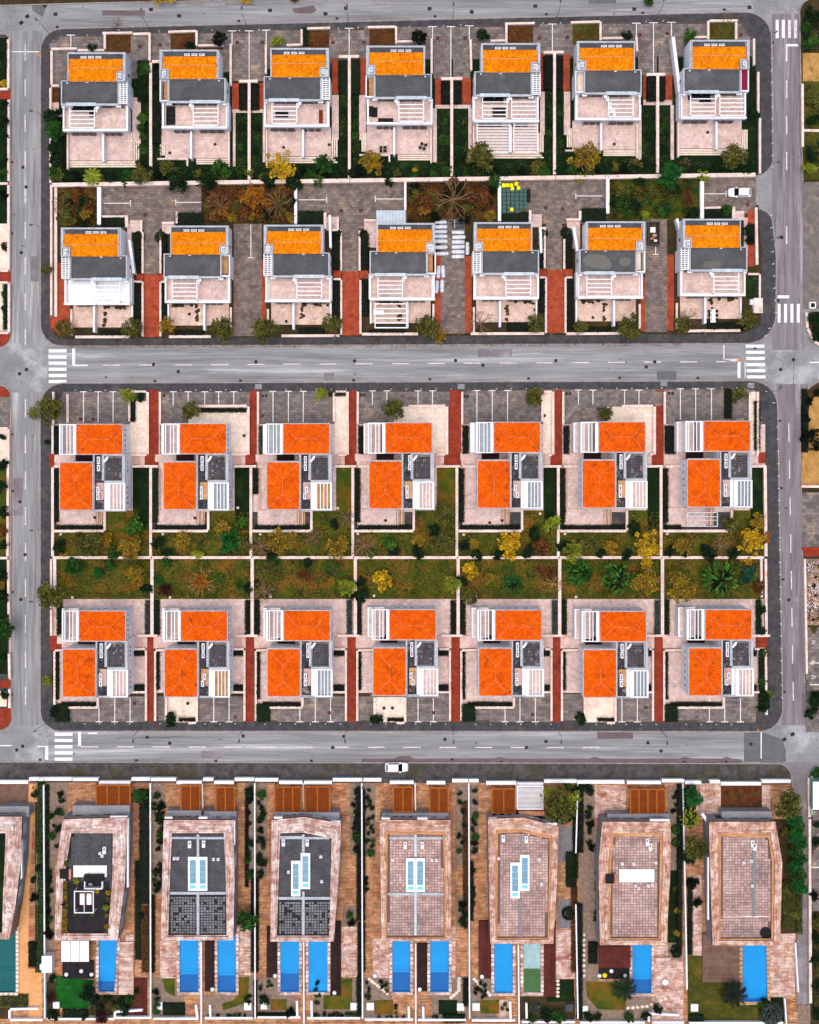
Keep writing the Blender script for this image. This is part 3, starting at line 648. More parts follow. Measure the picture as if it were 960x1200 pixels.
# far sides of the streets
for s in ((9.5, 46, 9.5, 103), (9.8, 117, 9.8, 212), (9.8, 217, 9.8, 316), (10.2, 332, 10.2, 389), (9.6, 503, 9.6, 540), (9.2, 542, 8.6, 652), (9.4, 656, 10, 720), (10.4, 766, 11, 795), (10.8, 808, 11, 830)): wall(*s, t=.34, h=.9)
for s in ((-40, 104, 9, 104), (-40, 214.8, 9, 214.8), (-40, 317, 9.3, 317), (-40, 331, 9.5, 331), (-40, 390, 9.7, 390), (-40, 502, 9, 502), (-40, 541, 8.5, 541), (-40, 654, 8.6, 654)): wall(*s, t=.34, h=.9)
for s in ((940.8, 98, 941, 172), (942, 152.6, 985, 153), (939.6, 570, 1000, 570.6)): wall(*s, t=.35, h=.8)
wall(941.5, 643.4, 1000, 643.4, .35, .8, 'red_paint')
wall(943.5, 655, 946, 790, .3, .7)
for s in ((945.5, 366, 946.5, 384), (947, 385, 954, 399), (955, 400, 972, 411)): wall(*s, t=.4, h=.5)
for s in ((949.3, 960, 950.3, 1176), (948.5, 912, 949.2, 958)): wall(*s, t=.4, h=.7)
# bright white wall along the villas: each capped length is a panel of its plot's fence
PAN = [[(-40, 33, 916.6), (34, 51, 913)], [(52, 84, 913), (85, 115, 913.4), (116, 153, 917.2), (154, 176, 913)], [(177, 206, 913.4), (207, 236.5, 917), (238, 250, 913.4), (251, 274, 917), (275, 298, 913.4)], [(299, 326, 914), (327, 354.5, 917), (356.5, 389, 917.2), (390, 424, 914)],
       [(425, 447, 914), (457, 485, 917), (500, 522, 917.4), (530, 549, 915)], [(550, 561, 915), (570, 605, 917.6), (606, 637, 919), (638, 676, 915.6)], [(677, 732, 916.4), (735, 775, 917), (776, 802, 915)], [(803, 822, 917), (832, 844, 916), (845, 892, 918.4), (893, 927, 915.6)]]
for i, ps in enumerate(PAN):
    x, y = W((ps[0][0] + ps[-1][1]) / 2, 915)
    th = thing('boundary_wall', x, y, .1, "white stepped street wall at the head of the %s villa plot from the left" % ORDN[i], 'wall', 'white walls along the villa pavement')
    for x0, x1, yy in ps:
        xa, ya = W(x0, yy, 1.6); xb, yb = W(x1, yy, 1.6); b = MB(); b.bar(xa, ya, xb, yb, .32, .1, 1.54); b.bar(xa, ya, xb, yb, .62, 1.54, 1.62)
        b.build('wall_panel', 'white_clean', th)
for s in ((51, 920, 52.5, 1194), (176, 918, 176.5, 1194), (298.5, 918, 299, 1194), (424, 918, 425, 1194), (549.5, 918, 550.5, 1194), (677.5, 918, 675, 1000), (675, 1060, 677.5, 1194), (800.5, 918, 805.5, 1160), (237, 919, 237.5, 950), (355.3, 918, 355.7, 952), (486.5, 918, 487, 950), (605, 919, 605.3, 948),
          (235.8, 1104, 235.8, 1200), (355.8, 1104, 356.2, 1200), (487.2, 1106, 487.4, 1200), (607.6, 1107, 608.6, 1200), (932.5, 1105, 936, 1163), (920, 1170, 922, 1200)):
    wall(*s, t=.15, h=1.2, mat='white')
for x0, x1, y in ((55, 134, 1194.5), (136, 176, 1193), (180, 232, 1194), (240, 296, 1193.5), (302, 352, 1192.5), (360, 422, 1193.5), (428, 484, 1195), (490, 546, 1195.5), (553, 604, 1196), (612, 674, 1198), (680, 756, 1198.5), (765, 802, 1198.5), (808, 918, 1199), (12, 50, 1195.5)): wall(x0, y, x1, y, t=.3, h=1.0, mat='white')
for s in ((12, 1183, 45, 1182.3), (11, 1184, 11, 1194), (135, 1186, 167, 1184), (134.6, 1186, 134.6, 1194), (229.5, 1178, 231.5, 1194), (246, 1178, 246.5, 1192), (348, 1173, 348.5, 1192), (365, 1173, 365.5, 1192), (479, 1180, 479.4, 1194), (496, 1180, 496.4, 1194), (598, 1174, 598.6, 1194), (617, 1176, 617.4, 1194), (761, 1188, 796, 1190), (760.5, 1188, 760.5, 1198)): wall(*s, t=.3, h=.9, mat='white')
# ================================================================ roof tiling
def tile_face(t, o, u, v, wu, hv, inside, nrm, tw=.42, th=.4):
    """courses of lapped barrel tiles on the plane o + a*u + b*v (v points up the slope); inside(a, b) clips"""
    nr = max(1, int(hv / th + .5)); th = hv / nr; nc = max(1, int(wu / tw + .5)); tw = wu / nc
    for r in range(nr):
        for c in range(nc):
            a0, b0 = c * tw, r * th
            if not inside(a0 + tw / 2, b0 + th / 2): continue
            g = tw * .06; j = R.uniform(0, .02); a0 += g; a1 = a0 + tw - 2 * g; am = (a0 + a1) / 2; b1 = b0 + th + .05
            def P(a, bb, h): q = o + u * a + v * bb + nrm * h; return (q.x, q.y, q.z)
            t.add([P(a0, b0, .015 + j), P(am, b0, .11 + j), P(a1, b0, .015 + j), P(a0, b1, .005), P(am, b1, .05), P(a1, b1, .005), P(am, b0, .0)], [(0, 1, 4, 3), (1, 2, 5, 4), (0, 6, 1), (6, 2, 1)])

class Local:
    """template measured on one house, in photo pixels at a height; turned into metres from that house's anchor"""
    def __init__(s, ax, ay, az, wpx, X, Y, mir, zs=1.0):
        s.zs = zs; az = s.Z(az); s.A = W(ax, ay, az); s.w = wpx * (H - az) / (H * S); s.X, s.Y, s.mir = X, Y, mir
    def Z(s, z): return z if z < .7 else z * s.zs
    def p(s, px, py, z):
        x, y = W(px, py, s.Z(z)); x -= s.A[0]; y -= s.A[1]
        if s.mir: x = s.w - x
        return (s.X + x, s.Y + y)
    def box(s, b, x0, y0, x1, y1, z0, z1, zr=None):
        zr = z1 if zr is None else zr
        xa, ya = s.p(x0, y0, zr); xb, yb = s.p(x1, y1, zr); b.box(xa, ya, s.Z(z0), xb, yb, s.Z(z1))
    def part(s, name, mat, boxes, parent, **k):
        b = MB()
        for q in boxes: s.box(b, *q)
        return b.build(name, mat, parent, **k)
    def pts(s, P, z): return [s.p(x, y, z) for x, y in P]

UP1 = [(80, 69), (191, 66), (318, 64), (433, 61.3), (565.5, 58.3), (679.5, 56), (810.5, 54.5)]
UP2 = [(75.5, 274.3), (200.5, 272), (313, 271), (442.5, 269), (559, 268), (688.5, 267), (803.5, 264)]
PERG = {(0, 0): 'L', (0, 1): 'L', (0, 2): 'L', (0, 3): 'L', (0, 4): 'LR', (0, 5): 'L', (0, 6): 'LR', (1, 0): 'L', (1, 1): 'L', (1, 2): 'L', (1, 3): 'L', (1, 4): 'L', (1, 5): 'L', (1, 6): 'L'}
def window(Lc, parent, x0, y0, x1, y1, z0, z1):
    f = Lc.part('window', 'metal_dark', [(x0, y0, x1, y1, z0, z1, z0)], parent); return f
def upper_house(row, i, ox, oy):
    slot = i % 2 == 1; mir = slot if row == 0 else not slot
    X, Y = W(ox, oy, 5.9); lr = 'top' if row == 0 else 'second'
    feat = 'slatted bay beside its flat roof' if not slot else 'tan slot beside its flat roof'
    if (row, i) == (0, 6): feat = 'dark red cover by its flat roof'
    if (row, i) == (1, 5): feat = 'dark puddles on its flat roof'
    root = thing('terrace_house', X + 5, Y - 6, 0.1, "%s orange-tiled house of the %s row, with %s" % (ORDN[i], lr, feat), 'house', 'white houses with light orange roofs')
    Lc = Local(80.4, 69, 5.9, 63.9, X, Y, mir)
    wm = 'stucco_blue' if row == 0 else 'white'
    Lc.part('wall', wm, [(79.7, 61.6, 147.3, 95.3, .1, 5.55), (72.2, 95.35, 139.4, 122.2, .1, 5.2), (139.5, 95.4, 149.6, 121.8, .1, 3.0), (74.6, 123.2, 150.2, 152.5, .1, 2.98)], root)
    # parapets of the roof
    Lc.part('parapet', 'coping', [(79.4, 61, 147.6, 62.9, 5.55, 6.2), (79.4, 63, 80.6, 95, 5.55, 6.2), (144.5, 63, 147.6, 83.5, 5.55, 6.2), (136.7, 83.6, 138.2, 95, 5.55, 6.2), (146.2, 83.6, 147.6, 95, 5.55, 6.2), (138.3, 83.6, 146.1, 84.8, 5.55, 6.2), (138.3, 93.8, 146.1, 95, 5.55, 6.2),
                                (71.7, 95.4, 73.2, 121, 5.2, 5.6), (138.2, 95.5, 139.7, 121, 5.2, 5.6), (71.7, 121.1, 139.7, 123.4, 5.2, 5.6), (71.7, 94.2, 79.2, 95.3, 5.2, 5.6)], root)
    Lc.part('roof_gutter', 'gutter', [(80.7, 63, 144.4, 69.4, 5.55, 5.66)], root)
    for k in range(3):
        sk = Lc.part('skylight', 'white_clean', [(95 + k * 8.7, 65.6, 101.6 + k * 8.7, 68.0, 5.66, 6.05)], root)
        Lc.part('pane', 'glass_grey', [(95.6 + k * 8.7, 66.0, 101 + k * 8.7, 67.5, 6.05, 6.07)], sk)
    # gable of light orange tiles
    u0 = Vector((*Lc.p(80.4, 0, 5.9), 0)).x; u1 = Lc.p(144.3, 0, 5.9)[0]; un = Lc.p(136.6, 0, 5.9)[0]
    yN = Lc.p(0, 69, 5.8)[1]; yS = Lc.p(0, 95.2, 5.8)[1]; yR = (yN * .57 + yS * .43) if row == 0 else (yN * .5 + yS * .5); yC = Lc.p(0, 83.6, 5.9)[1]
    xa, xb = min(u0, u1), max(u0, u1); ze, zr = 5.7, 6.25
    cov = lambda x, y: not (y < yC and ((x > un) if not mir else (x < un)))
    b = MB(); n0, n1 = (min(un, u0), max(un, u0))
    b.add([(xa, yN, ze), (xb, yN, ze), (xb, yR, zr), (xa, yR, zr), (xb, yC, ze + (zr - ze) * (yC - yS) / (yR - yS)), (xa, yC, ze + (zr - ze) * (yC - yS) / (yR - yS))], [(0, 3, 2, 1), (3, 5, 4, 2)])
    zc = ze + (zr - ze) * (yC - yS) / (yR - yS); b.add([(n0, yS, ze), (n1, yS, ze), (n1, yC, zc), (n0, yC, zc)], [(0, 1, 2, 3)])
    roof = b.build('roof', 'tile_orange', root)
    t = MB(); wx = xb - xa
    for (o, v, nm, hv) in ((Vector((xa, yS, ze)), Vector((0, yR - yS, zr - ze)), Vector((0, -.13, 1)), None), (Vector((xb, yN, ze)), Vector((0, yR - yN, zr - ze)), Vector((0, .13, 1)), None)):
        hv = v.length; vn = v / hv; ux = Vector((1, 0, 0)) if nm.y < 0 else Vector((-1, 0, 0))
        tile_face(t, o, ux, vn, wx, hv, lambda a, bb: cov(o.x + ux.x * a, o.y + vn.y * bb), nm.normalized())
    t.build('roof_tiles', 'tile_orange', roof, kind='stuff')
    rc = MB(); n = 24
    for k in range(n): rc.tube((xa + wx * k / n, yR, zr + .04), (xa + wx * (k + .96) / n, yR, zr + .06), .1, .13, 6)
    rc.build('ridge_cap', 'ridge_orange', roof, kind='stuff')
    ch = Lc.part('chimney', 'white', [(138.9, 85.6, 142.6, 91.2, 5.55, 6.6)], root); Lc.part('chimney_cap', 'coping', [(139.5, 86.6, 142, 90, 6.6, 6.72)], ch)
    # grey flat roof with small vents along its edge
    fr = Lc.part('flat_roof', 'flat_roof', [(73.3, 95.4, 138.1, 121, 5.2, 5.3)], root)
    Lc.part('roof_vents', 'metal_dark', [(79 + k * 9.3, 118.6, 80 + k * 9.3, 119.7, 5.3, 5.42) for k in range(7)] + [(74 + 63 * (k % 2), 99 + k * 3.2, 74.8 + 63 * (k % 2), 100 + k * 3.2, 5.3, 5.4) for k in range(6)], fr, kind='stuff')
    for q in ((78.2, 96.6, 80, 97.6, 5.3, 5.75), (101, 96, 104, 96.8, 5.31, 5.5)): Lc.part('roof_outlet', 'white', [q], fr)
    if (row, i) in ((1, 5), (1, 6), (0, 6)):
        for (cx, cy, rx, ry) in {(1, 5): [(92, 108, 16, 8.5), (126, 109, 7, 5.5), (100, 112, 12, 6)], (1, 6): [(113, 116, 11, 5)], (0, 6): [(99, 118, 5, 3)]}[(row, i)]:
            b = MB(); P = [(cx + rx * math.cos(a) * R.uniform(.85, 1.1), cy + ry * math.sin(a) * R.uniform(.85, 1.1)) for a in [k * math.pi / 9 for k in range(18)]]
            _eps[0] += 1; b.prism(Lc.pts(P, 5.3), 5.29, 5.312 + (cx % 3) * .002); b.build('puddle', 'puddle', fr)
    # bay with slats, slot or cover
    if not slot and (row, i) != (0, 6):
        Lc.part('slat_frame', 'white', [(139.8, 95.5, 141.6, 121.6, 5.0, 5.3), (148.6, 95.5, 149.8, 121.6, .1, 5.3), (141.7, 95.5, 148.5, 96.4, 5.0, 5.3), (141.7, 120.6, 148.5, 121.6, 5.0, 5.3), (144.5, 96.5, 145.5, 120.5, 5.05, 5.28)], root)
        Lc.part('bay_floor', 'metal_dark', [(141.7, 96.5, 148.5, 120.5, 3.0, 3.06)], root)
        for k in range(9): Lc.part('slat', 'white_clean', [(141.7, 98.2 + k * 2.55, 144.4, 99.3 + k * 2.55, 5.0, 5.25), (145.6, 98.2 + k * 2.55, 148.5, 99.3 + k * 2.55, 5.0, 5.25)], root)
    elif slot:
        Lc.part('bay_wall', wm, [(148.4, 95.5, 149.8, 121.6, .1, 5.3), (139.8, 95.5, 148.3, 97, 2.9, 5.3), (139.8, 120, 148.3, 121.6, 2.9, 5.3)], root)
        Lc.part('bay_floor', 'tan_floor' if i != 5 else 'terra_bright', [(139.9, 97.1, 148.2, 119.9, 3.0, 3.9)], root)
    else:
        Lc.part('bay_wall', 'white', [(148.6, 92, 150, 121.6, .1, 5.2), (139.8, 120, 148.5, 121.6, 3, 5.2), (139.8, 93, 141.4, 119.9, 3, 5.2)], root)
        Lc.part('bay_cover', 'red_cover', [(141.5, 95.5, 148.5, 119.9, 4.9, 5.05)], root)
    # balcony with white parapets
    fl = Lc.part('balcony_floor', 'terra_joint' if (row, i) != (1, 0) else 'white', [(76, 123.4, 148, 150.4, 2.98, 3.02)], root)
    tb = MB(); P = Lc.pts([(76, 150.4), (148, 123.4)], 3.02); x0, x1 = sorted((P[0][0], P[1][0])); y0, y1 = sorted((P[0][1], P[1][1]))
    pave(tb, rect(x0, y0, x1, y1), .5, .5, 3.02, .03, .008); tb.build('floor_tiles', 'terra' if (row, i) != (1, 0) else 'white', fl, kind='stuff')
    Lc.part('balcony_parapet', 'white', [(74, 123.5, 75.8, 150.6, 2.98, 3.95), (148.2, 123.5, 150.4, 150.6, 2.98, 3.95), (74, 150.7, 150.4, 153.4, 2.98, 3.95)], root)
    Lc.part('parapet_cap', 'white_clean', [(74, 151, 112, 152.2, 3.96, 4.1), (112.2, 150.9, 150.4, 153.2, 3.96, 4.22)], root)
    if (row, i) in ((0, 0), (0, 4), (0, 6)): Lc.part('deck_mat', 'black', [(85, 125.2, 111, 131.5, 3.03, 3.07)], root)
    Lc.part('balcony_divider', 'white', [(112.4, 124, 114, 131, 2.98, 4.8)], root)
    # dark glazed doors under the overhang, canopies above
    for x0, x1 in ((84, 96), (97, 111), (117, 130), (131, 143)):
        w_ = Lc.part('window', 'metal_dark', [(x0, 121.9, x1, 122.9, 3.05, 4.9, 5.2)], root)
        Lc.part('pane', 'glass', [(x0 + .7, 121.9, x1 - .7, 123.05, 3.15, 4.75, 5.2)], w_)
    for k in range(3): Lc.part('canopy_panel', 'metal_light', [(77.5 + k * 12, 120.0, 89.2 + k * 12, 123.9, 5.62, 5.72)], root)
    for q in ((72.5, 123.5, 76.2, 126, 4.6, 5.1), (112.5, 122.6, 116, 127.5, 4.6, 5.1), (136, 123, 142, 125.4, 4.6, 5.1)): Lc.part('overhang', 'white', [q], root)
    for k in range(6): Lc.part('wood_shutter', 'metal_dark', [(117 + (k % 3) * 8, 153.4, 123 + (k % 3) * 8, 153.7, .4, 2.4, 3.95)], root) if k < 3 else Lc.part('window', 'glass', [(80 + (k - 3) * 10, 153.4, 88.5 + (k - 3) * 10, 153.7, .4, 2.4, 3.95)], root)
    # small windows in the free side wall
    Lc.part('window', 'metal_dark', [(147.2, 82, 147.55, 85.5, 2.2, 3.4, 5.55)], root); Lc.part('window', 'metal_dark', [(72.0, 104, 72.35, 108.5, 2.4, 3.6, 5.2)], root)
    # pergolas
    for side in PERG[(row, i)]:
        x0, x1 = (81.6, 111.6) if side == 'L' else (116, 147)
        for q in ((x0, 125.5, x0 + 1, 149.8), (x1 - 1, 125.5, x1, 149.8), (x0, 149, x1, 150.2)):
            Lc.part('pergola_beam', 'white_clean', [(*q, 4.85, 5.05)], root)
        for k in range(4): Lc.part('pergola_beam', 'white_clean', [(x0 + 1.1, 129.5 + k * 4.9, x1 - 1.1, 130.5 + k * 4.9, 4.86, 5.0)], root)
        for xp in (x0, x1 - .9): Lc.part('pergola_post', 'white', [(xp, 149, xp + .9, 150.1, 3, 4.84)], root)
    # ground terraces, the party wall and steps
    ye = 188 if row == 0 else 183
    xr = 156 if row == 0 else 151
    tr = Lc.part('terrace', 'terra_joint', [(80.5, 154, xr, ye, .1, .42)], root)
    tb = MB(); P = Lc.pts([(80.5, ye), (xr, 155.5)], .42); x0, x1 = sorted((P[0][0], P[1][0])); y0, y1 = sorted((P[0][1], P[1][1]))
    pave(tb, rect(x0, y0, x1, y1), .6, .6, .42, .025, .008); tb.build('terrace_slabs', 'terra' if row == 0 else 'patio_pink', tr, kind='stuff')
    Lc.part('party_wall', 'stucco_blue', [(120, 156.2, 122.4, 189 if row == 0 else 187, .1, 2.2)], root)
    Lc.part('side_wall', 'wall_pink' if row == 0 else 'white', [(78.6, 157, 80.4, 198 if row == 0 else ye, .1, 1.2)], root)
    if row == 0:
        if i % 2 == 0:
            for k in range(3): 
                st = Lc.part('terrace_step', 'terra_bright', [(80.5, ye + .8 + k * 2.6, xr + 2.4 + k * 2.6, ye + 2.7 + k * 2.6, .1, .36 - k * .09), (xr + .8 + k * 2.6, 166, xr + 2.4 + k * 2.6, ye + .7, .1, .36 - k * .09)], tr)
                Lc.part('step_shade', 'step_shade', [(80.5, ye + .1 + k * 2.6, xr + .7 + k * 2.6, ye + .8 + k * 2.6, .1, .33 - k * .09), (xr + .1 + k * 2.6, 166, xr + .8 + k * 2.6, ye + .09, .1, .33 - k * .09)], st)  # thin dark strip between steps, shade painted as colour
        else:
            for k in range(3): 
                for q, q2 in (((80.5, ye + .7 + k * 2.4, 120, ye + 2.4 + k * 2.4), (80.5, ye + .1 + k * 2.4, 120, ye + .7 + k * 2.4)), ((xr + .7 + k * 2.2, 163, xr + 2.2 + k * 2.2, ye - 3), (xr + .1 + k * 2.2, 163, xr + .7 + k * 2.2, ye - 3))):
                    st = Lc.part('terrace_step', 'terra_bright', [(*q, .1, .36 - k * .09)], tr); Lc.part('step_shade', 'step_shade', [(*q2, .1, .33 - k * .09)], st)
            Lc.part('side_wall', 'wall_pink', [(130, ye, 164, ye + 1.8, .1, .9), (128, ye, 129.8, ye + 9, .1, .9)], root)
        if i == 4:
            for x0, x1 in ((80, 119), (123, 152)):
                for q in ((x0, 155, x0 + 1, 189), (x1 - 1, 155, x1, 189), (x0, 188, x1, 189.2)): Lc.part('pergola_beam', 'white_clean', [(*q, 2.6, 2.8)], root)
                for k in range(9): Lc.part('pergola_beam', 'white_clean', [(x0 + 1.1, 156.6 + k * 3.5, x1 - 1.1, 157.5 + k * 3.5, 2.62, 2.76)], root)
    else:
        pl = MB()
        for k in range(16):   # rough earth patches where planting ran into the gravel patio
            x, y = (84 + R.random() * 30, 158 + R.random() * 3) if k % 2 else (116 - R.random() * 3, 158 + R.random() * 24)
            P = [(x + 2.5 * math.cos(a) * R.uniform(.4, 1.3), y + 2.1 * math.sin(a) * R.uniform(.5, 1.3)) for a in [q * math.pi / 4 for q in range(8)]]
            pl.prism(Lc.pts(P, .43), .42, .437 + k * .0006)
        pl.build('soil_patches', 'soil', tr, kind='stuff')
        if i == 3:
            for k in range(6): Lc.part('pergola_beam', 'white_clean', [(82, 158 + k * 5.6, 120, 159.2 + k * 5.6, 2.6, 2.8)], root)
            for x in (82, 119): Lc.part('pergola_beam', 'white_clean', [(x, 157, x + 1, 187.5, 2.5, 2.62)], root)
    return root
for i, (x, y) in enumerate(UP1): upper_house(0, i, x, y)
for i, (x, y) in enumerate(UP2): upper_house(1, i, x, y)

# ================================================================ hip-roofed houses of the third and fourth rows
def hip(root, Lc, x0, y0, x1, y1, horiz, ze=6.2, rise=1.15, inset=.5):
    (xa, ya), (xb, yb) = Lc.p(x0, y1, ze), Lc.p(x1, y0, ze)   # ya south, yb north
    ze0 = ze; ze = Lc.Z(ze); wx, wy = xb - xa, yb - ya; zr = ze + rise; half = (wy if horiz else wx) / 2
    if horiz: r0, r1 = Vector((xa + half * .88, (ya + yb) / 2, zr)), Vector((xb - half * .88, (ya + yb) / 2, zr))
    else: r0, r1 = Vector(((xa + xb) / 2, ya + half * .98, zr)), Vector(((xa + xb) / 2, yb - half * .98, zr))
    c = [Vector((xa, ya, ze)), Vector((xb, ya, ze)), Vector((xb, yb, ze)), Vector((xa, yb, ze))]
    faces = [(c[0], c[1], r1, r0), (c[1], c[2], r1), (c[2], c[3], r0, r1), (c[3], c[0], r0)] if horiz else [(c[0], c[1], r0), (c[1], c[2], r1, r0), (c[2], c[3], r1), (c[3], c[0], r0, r1)]
    b = MB(); t = MB()
    for f in faces:
        b.add([tuple(q) for q in f], [tuple(range(len(f)))])
        o = f[0]; u = (f[1] - f[0]); wu = u.length; u = u / wu; nm = u.cross(f[2] - f[0]).normalized(); v = nm.cross(u)
        P = [((q - o).dot(u), (q - o).dot(v)) for q in f]; hv = max(q[1] for q in P)
        tile_face(t, o, u, v, wu, hv, lambda a, bb: inpoly(a, bb, P), nm, .4, .42)
    roof = b.build('roof', 'tile_red', root)
    t.build('roof_tiles', 'tile_red', roof, kind='stuff')
    rc = MB(); segs = [(r0, r1), (c[0], r0), (c[3], r0), (c[1], r1), (c[2], r1)] if horiz else [(r0, r1), (c[0], r0), (c[1], r0), (c[2], r1), (c[3], r1)]
    for p, q in segs:
        d = q - p; n = max(2, int(d.length / .42))
        for k in range(n): rc.tube(p + d * k / n + Vector((0, 0, .03)), p + d * (k + .95) / n + Vector((0, 0, .05)), .075, .1, 6)
    rc.build('ridge_cap', 'ridge_red', roof, kind='stuff')
    gx0, gy0 = Lc.p(x0 - 1.1, y1 + 1.1, ze0); gx1, gy1 = Lc.p(x1 + 1.1, y0 - 1.1, ze0)
    g = MB(); g.box(gx0, gy0, ze - .3, xa - .005, gy1, ze + .02); g.box(xb + .005, gy0, ze - .3, gx1, gy1, ze + .02); g.box(xa, gy0, ze - .3, xb, ya - .005, ze + .019); g.box(xa, yb + .005, ze - .3, xb, gy1, ze + .019)
    g.build('gutter', 'coping', root)
def lower_house(row, i, ox, oy):
    X, Y = W(ox, oy, 6.2 * 1.14); Lc = Local(90.1, 497.9, 6.2, 53.5, X, Y, False, 1.14)
    root = thing('villa_house', X + 2, Y - 8, .1, "%s red-tiled house of the %s row, %s" % (ORDN[i], 'third' if row == 2 else 'fourth', 'with its parking bays above it' if row == 2 else 'with its parking bays below it'), 'house', 'white houses with red hip roofs')
    Lc.part('wall', 'white', [(90, 497.8, 143.9, 532.3, .1, 5.95), (69.8, 498, 89.6, 533, .1, 2.9), (71, 542.8, 109, 598, .1, 5.94), (109.2, 532.6, 146.6, 598.6, .1, 5.6)], root)
    hip(root, Lc, 90.1, 497.9, 143.6, 532.2, True); hip(root, Lc, 70.9, 542.9, 108.5, 597.6, False)
    glassy = (row, i) in ((2, 2), (2, 4))
    # upper pergola over the left terrace
    Lc.part('terrace_floor', 'glass_grey' if glassy else 'terra', [(71.5, 499, 89, 532, 2.9, 2.95 if not glassy else 5.5)], root)
    for q in ((69.6, 497.2, 71.2, 533.4), (72.6, 498.3, 73.6, 532.3), (86.4, 498.3, 89.6, 532.3), (71.3, 497.2, 89.6, 498.2), (71.3, 532.4, 89.6, 533.4), (78.2, 498.3, 79.1, 532.3), (82, 498.3, 82.9, 532.3)):
        Lc.part('pergola_beam', 'white_clean', [(*q, 5.7, 5.95)], root)
    Lc.part('screen_wall', 'white', [(69.7, 498.5, 70.9, 532.1, 2.96, 5.69)], root)
    for yp in (497.2, 532.2): Lc.part('pergola_post', 'white', [(69.6, yp, 71.2, yp + 1.2, 2.9, 5.69)], root)
    # recess between the blocks
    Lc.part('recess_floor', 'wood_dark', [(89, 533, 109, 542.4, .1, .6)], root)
    Lc.part('step', 'terra', [(64, 533.4, 88.8, 542, .1, .45)], root); Lc.part('step', 'terra_joint', [(153, 534, 164, 545, .1, .4, .4)], root)
    Lc.part('recess_lintel', 'coping', [(71, 541, 108.8, 542.3, 5.9, 6.12)], root)
    # flat roof with equipment
    fr = Lc.part('flat_roof', 'flat_mottled', [(109.4, 533, 122.4, 597.5, 5.6, 5.68)], root)
    Lc.part('flat_roof', 'terra_joint' if i % 2 == 0 else 'terra_tan', [(113.6, 566, 122, 586, 5.68, 5.72)], root)
    Lc.part('parapet', 'coping', [(109.3, 598.7, 148, 599.6, 5.4, 6.0), (143.6, 532.8, 146.7, 565, 5.6, 6.05), (122.6, 563.6, 146.7, 566.2, 5.6, 6.02), (119.6, 533, 122.5, 563.4, 5.68, 5.95), (109.3, 533, 111, 598, 5.68, 6.0), (122.6, 532.7, 143.4, 534.4, 5.6, 5.9)], root)
    for (x, y, h) in ((114, 535.5, 8.5), (114, 545, 7.5), (113.2, 571, 7), (113.2, 579, 7)):
        if (i + row + int(y)) % 5 == 0: x += 2.2
        ac = Lc.part('condenser', 'white_clean', [(x, y, x + 3.2, y + h, 5.69, 6.3)], fr); Lc.part('grille', 'grey_metal', [(x + .7, y + 1, x + 2.5, y + h - 1, 6.3, 6.32)], ac)
    pb = MB()
    for k in range(7):
        x, y = 112 + R.random() * 8, 536 + R.random() * 58; a = Lc.p(x, y, 5.75); c_ = Lc.p(x + R.uniform(-3, 3), y + R.uniform(2, 6), 5.75)
        pb.tube((*a, Lc.Z(5.76)), (*c_, Lc.Z(5.76)), .06, .06, 5)
    pb.build('roof_pipes', 'grey_metal', fr, kind='stuff')
    sq = Lc.part('roof_terrace', 'tile_grey_joint', [(122.6, 534.5, 143.5, 563.5, 5.6, 5.66)], root)
    tb = MB(); P = Lc.pts([(124.3, 562.6), (142.5, 537.2)], 5.66); pave(tb, rect(*P[0], *P[1]), .42, .42, Lc.Z(5.66), .04, .03, skip=.07, bond=0)
    tb.build('terrace_tiles', 'tile_grey', sq, kind='stuff')
    b = MB(); b.prism(Lc.pts([(121.5, 541), (125, 535.6), (127.5, 535.2), (126.4, 538.6), (123, 542.4)], 6.1), Lc.Z(5.95), Lc.Z(6.12)); b.build('canopy', 'white_clean', root)
    # lower pergola
    gl = (row, i) in ((2, 1), (2, 4), (2, 6), (3, 2), (3, 5))
    Lc.part('pergola_floor', ('glass_grey' if gl else 'tan_floor' if (row, i) in ((2, 2), (3, 1)) else 'terra'), [(127, 567, 147, 597.4, 5.6, 5.64)], root)
    for q in ((125.6, 566.4, 129.6, 598.4), (144.8, 566.4, 146.9, 598.4), (129.7, 566.4, 144.7, 567.6), (129.7, 597.2, 144.7, 598.4)) + tuple((133 + k * 4, 567.7, 133.9 + k * 4, 597.1) for k in range(3)):
        Lc.part('pergola_beam', 'white_clean', [(*q, 5.95, 6.15)], root)
    # windows on the free walls
    for (x, y, z) in ((143.85, 503, 3.6), (143.85, 509, 3.6), (143.85, 515, 3.6), (143.85, 521, 3.6), (143.85, 527, 3.6)):
        Lc.part('window', 'glass_grey', [(x - .1, y, x + .35, y + 2.4, z, z + .9, 5.95)], root)
    for y in (541, 546, 551, 571, 577, 583, 589):
        Lc.part('window', 'glass_grey', [(146.6, y, 147.0, y + 2.2, 3.2, 4.1, 5.6)], root)
    for y in (548, 556, 564, 572, 580, 588): Lc.part('window', 'glass_grey', [(70.7, y, 71.1, y + 2.6, 3, 4, 5.94)], root)
    for x in (98, 106, 114, 126): Lc.part('window', 'glass_grey', [(x, 497.5, x + 4, 497.85, 3, 4, 5.95)], root)
    for x in (75, 84, 93): Lc.part('window', 'glass', [(x, 597.9, x + 7, 598.3, .4, 2.5, 5.94)], root)
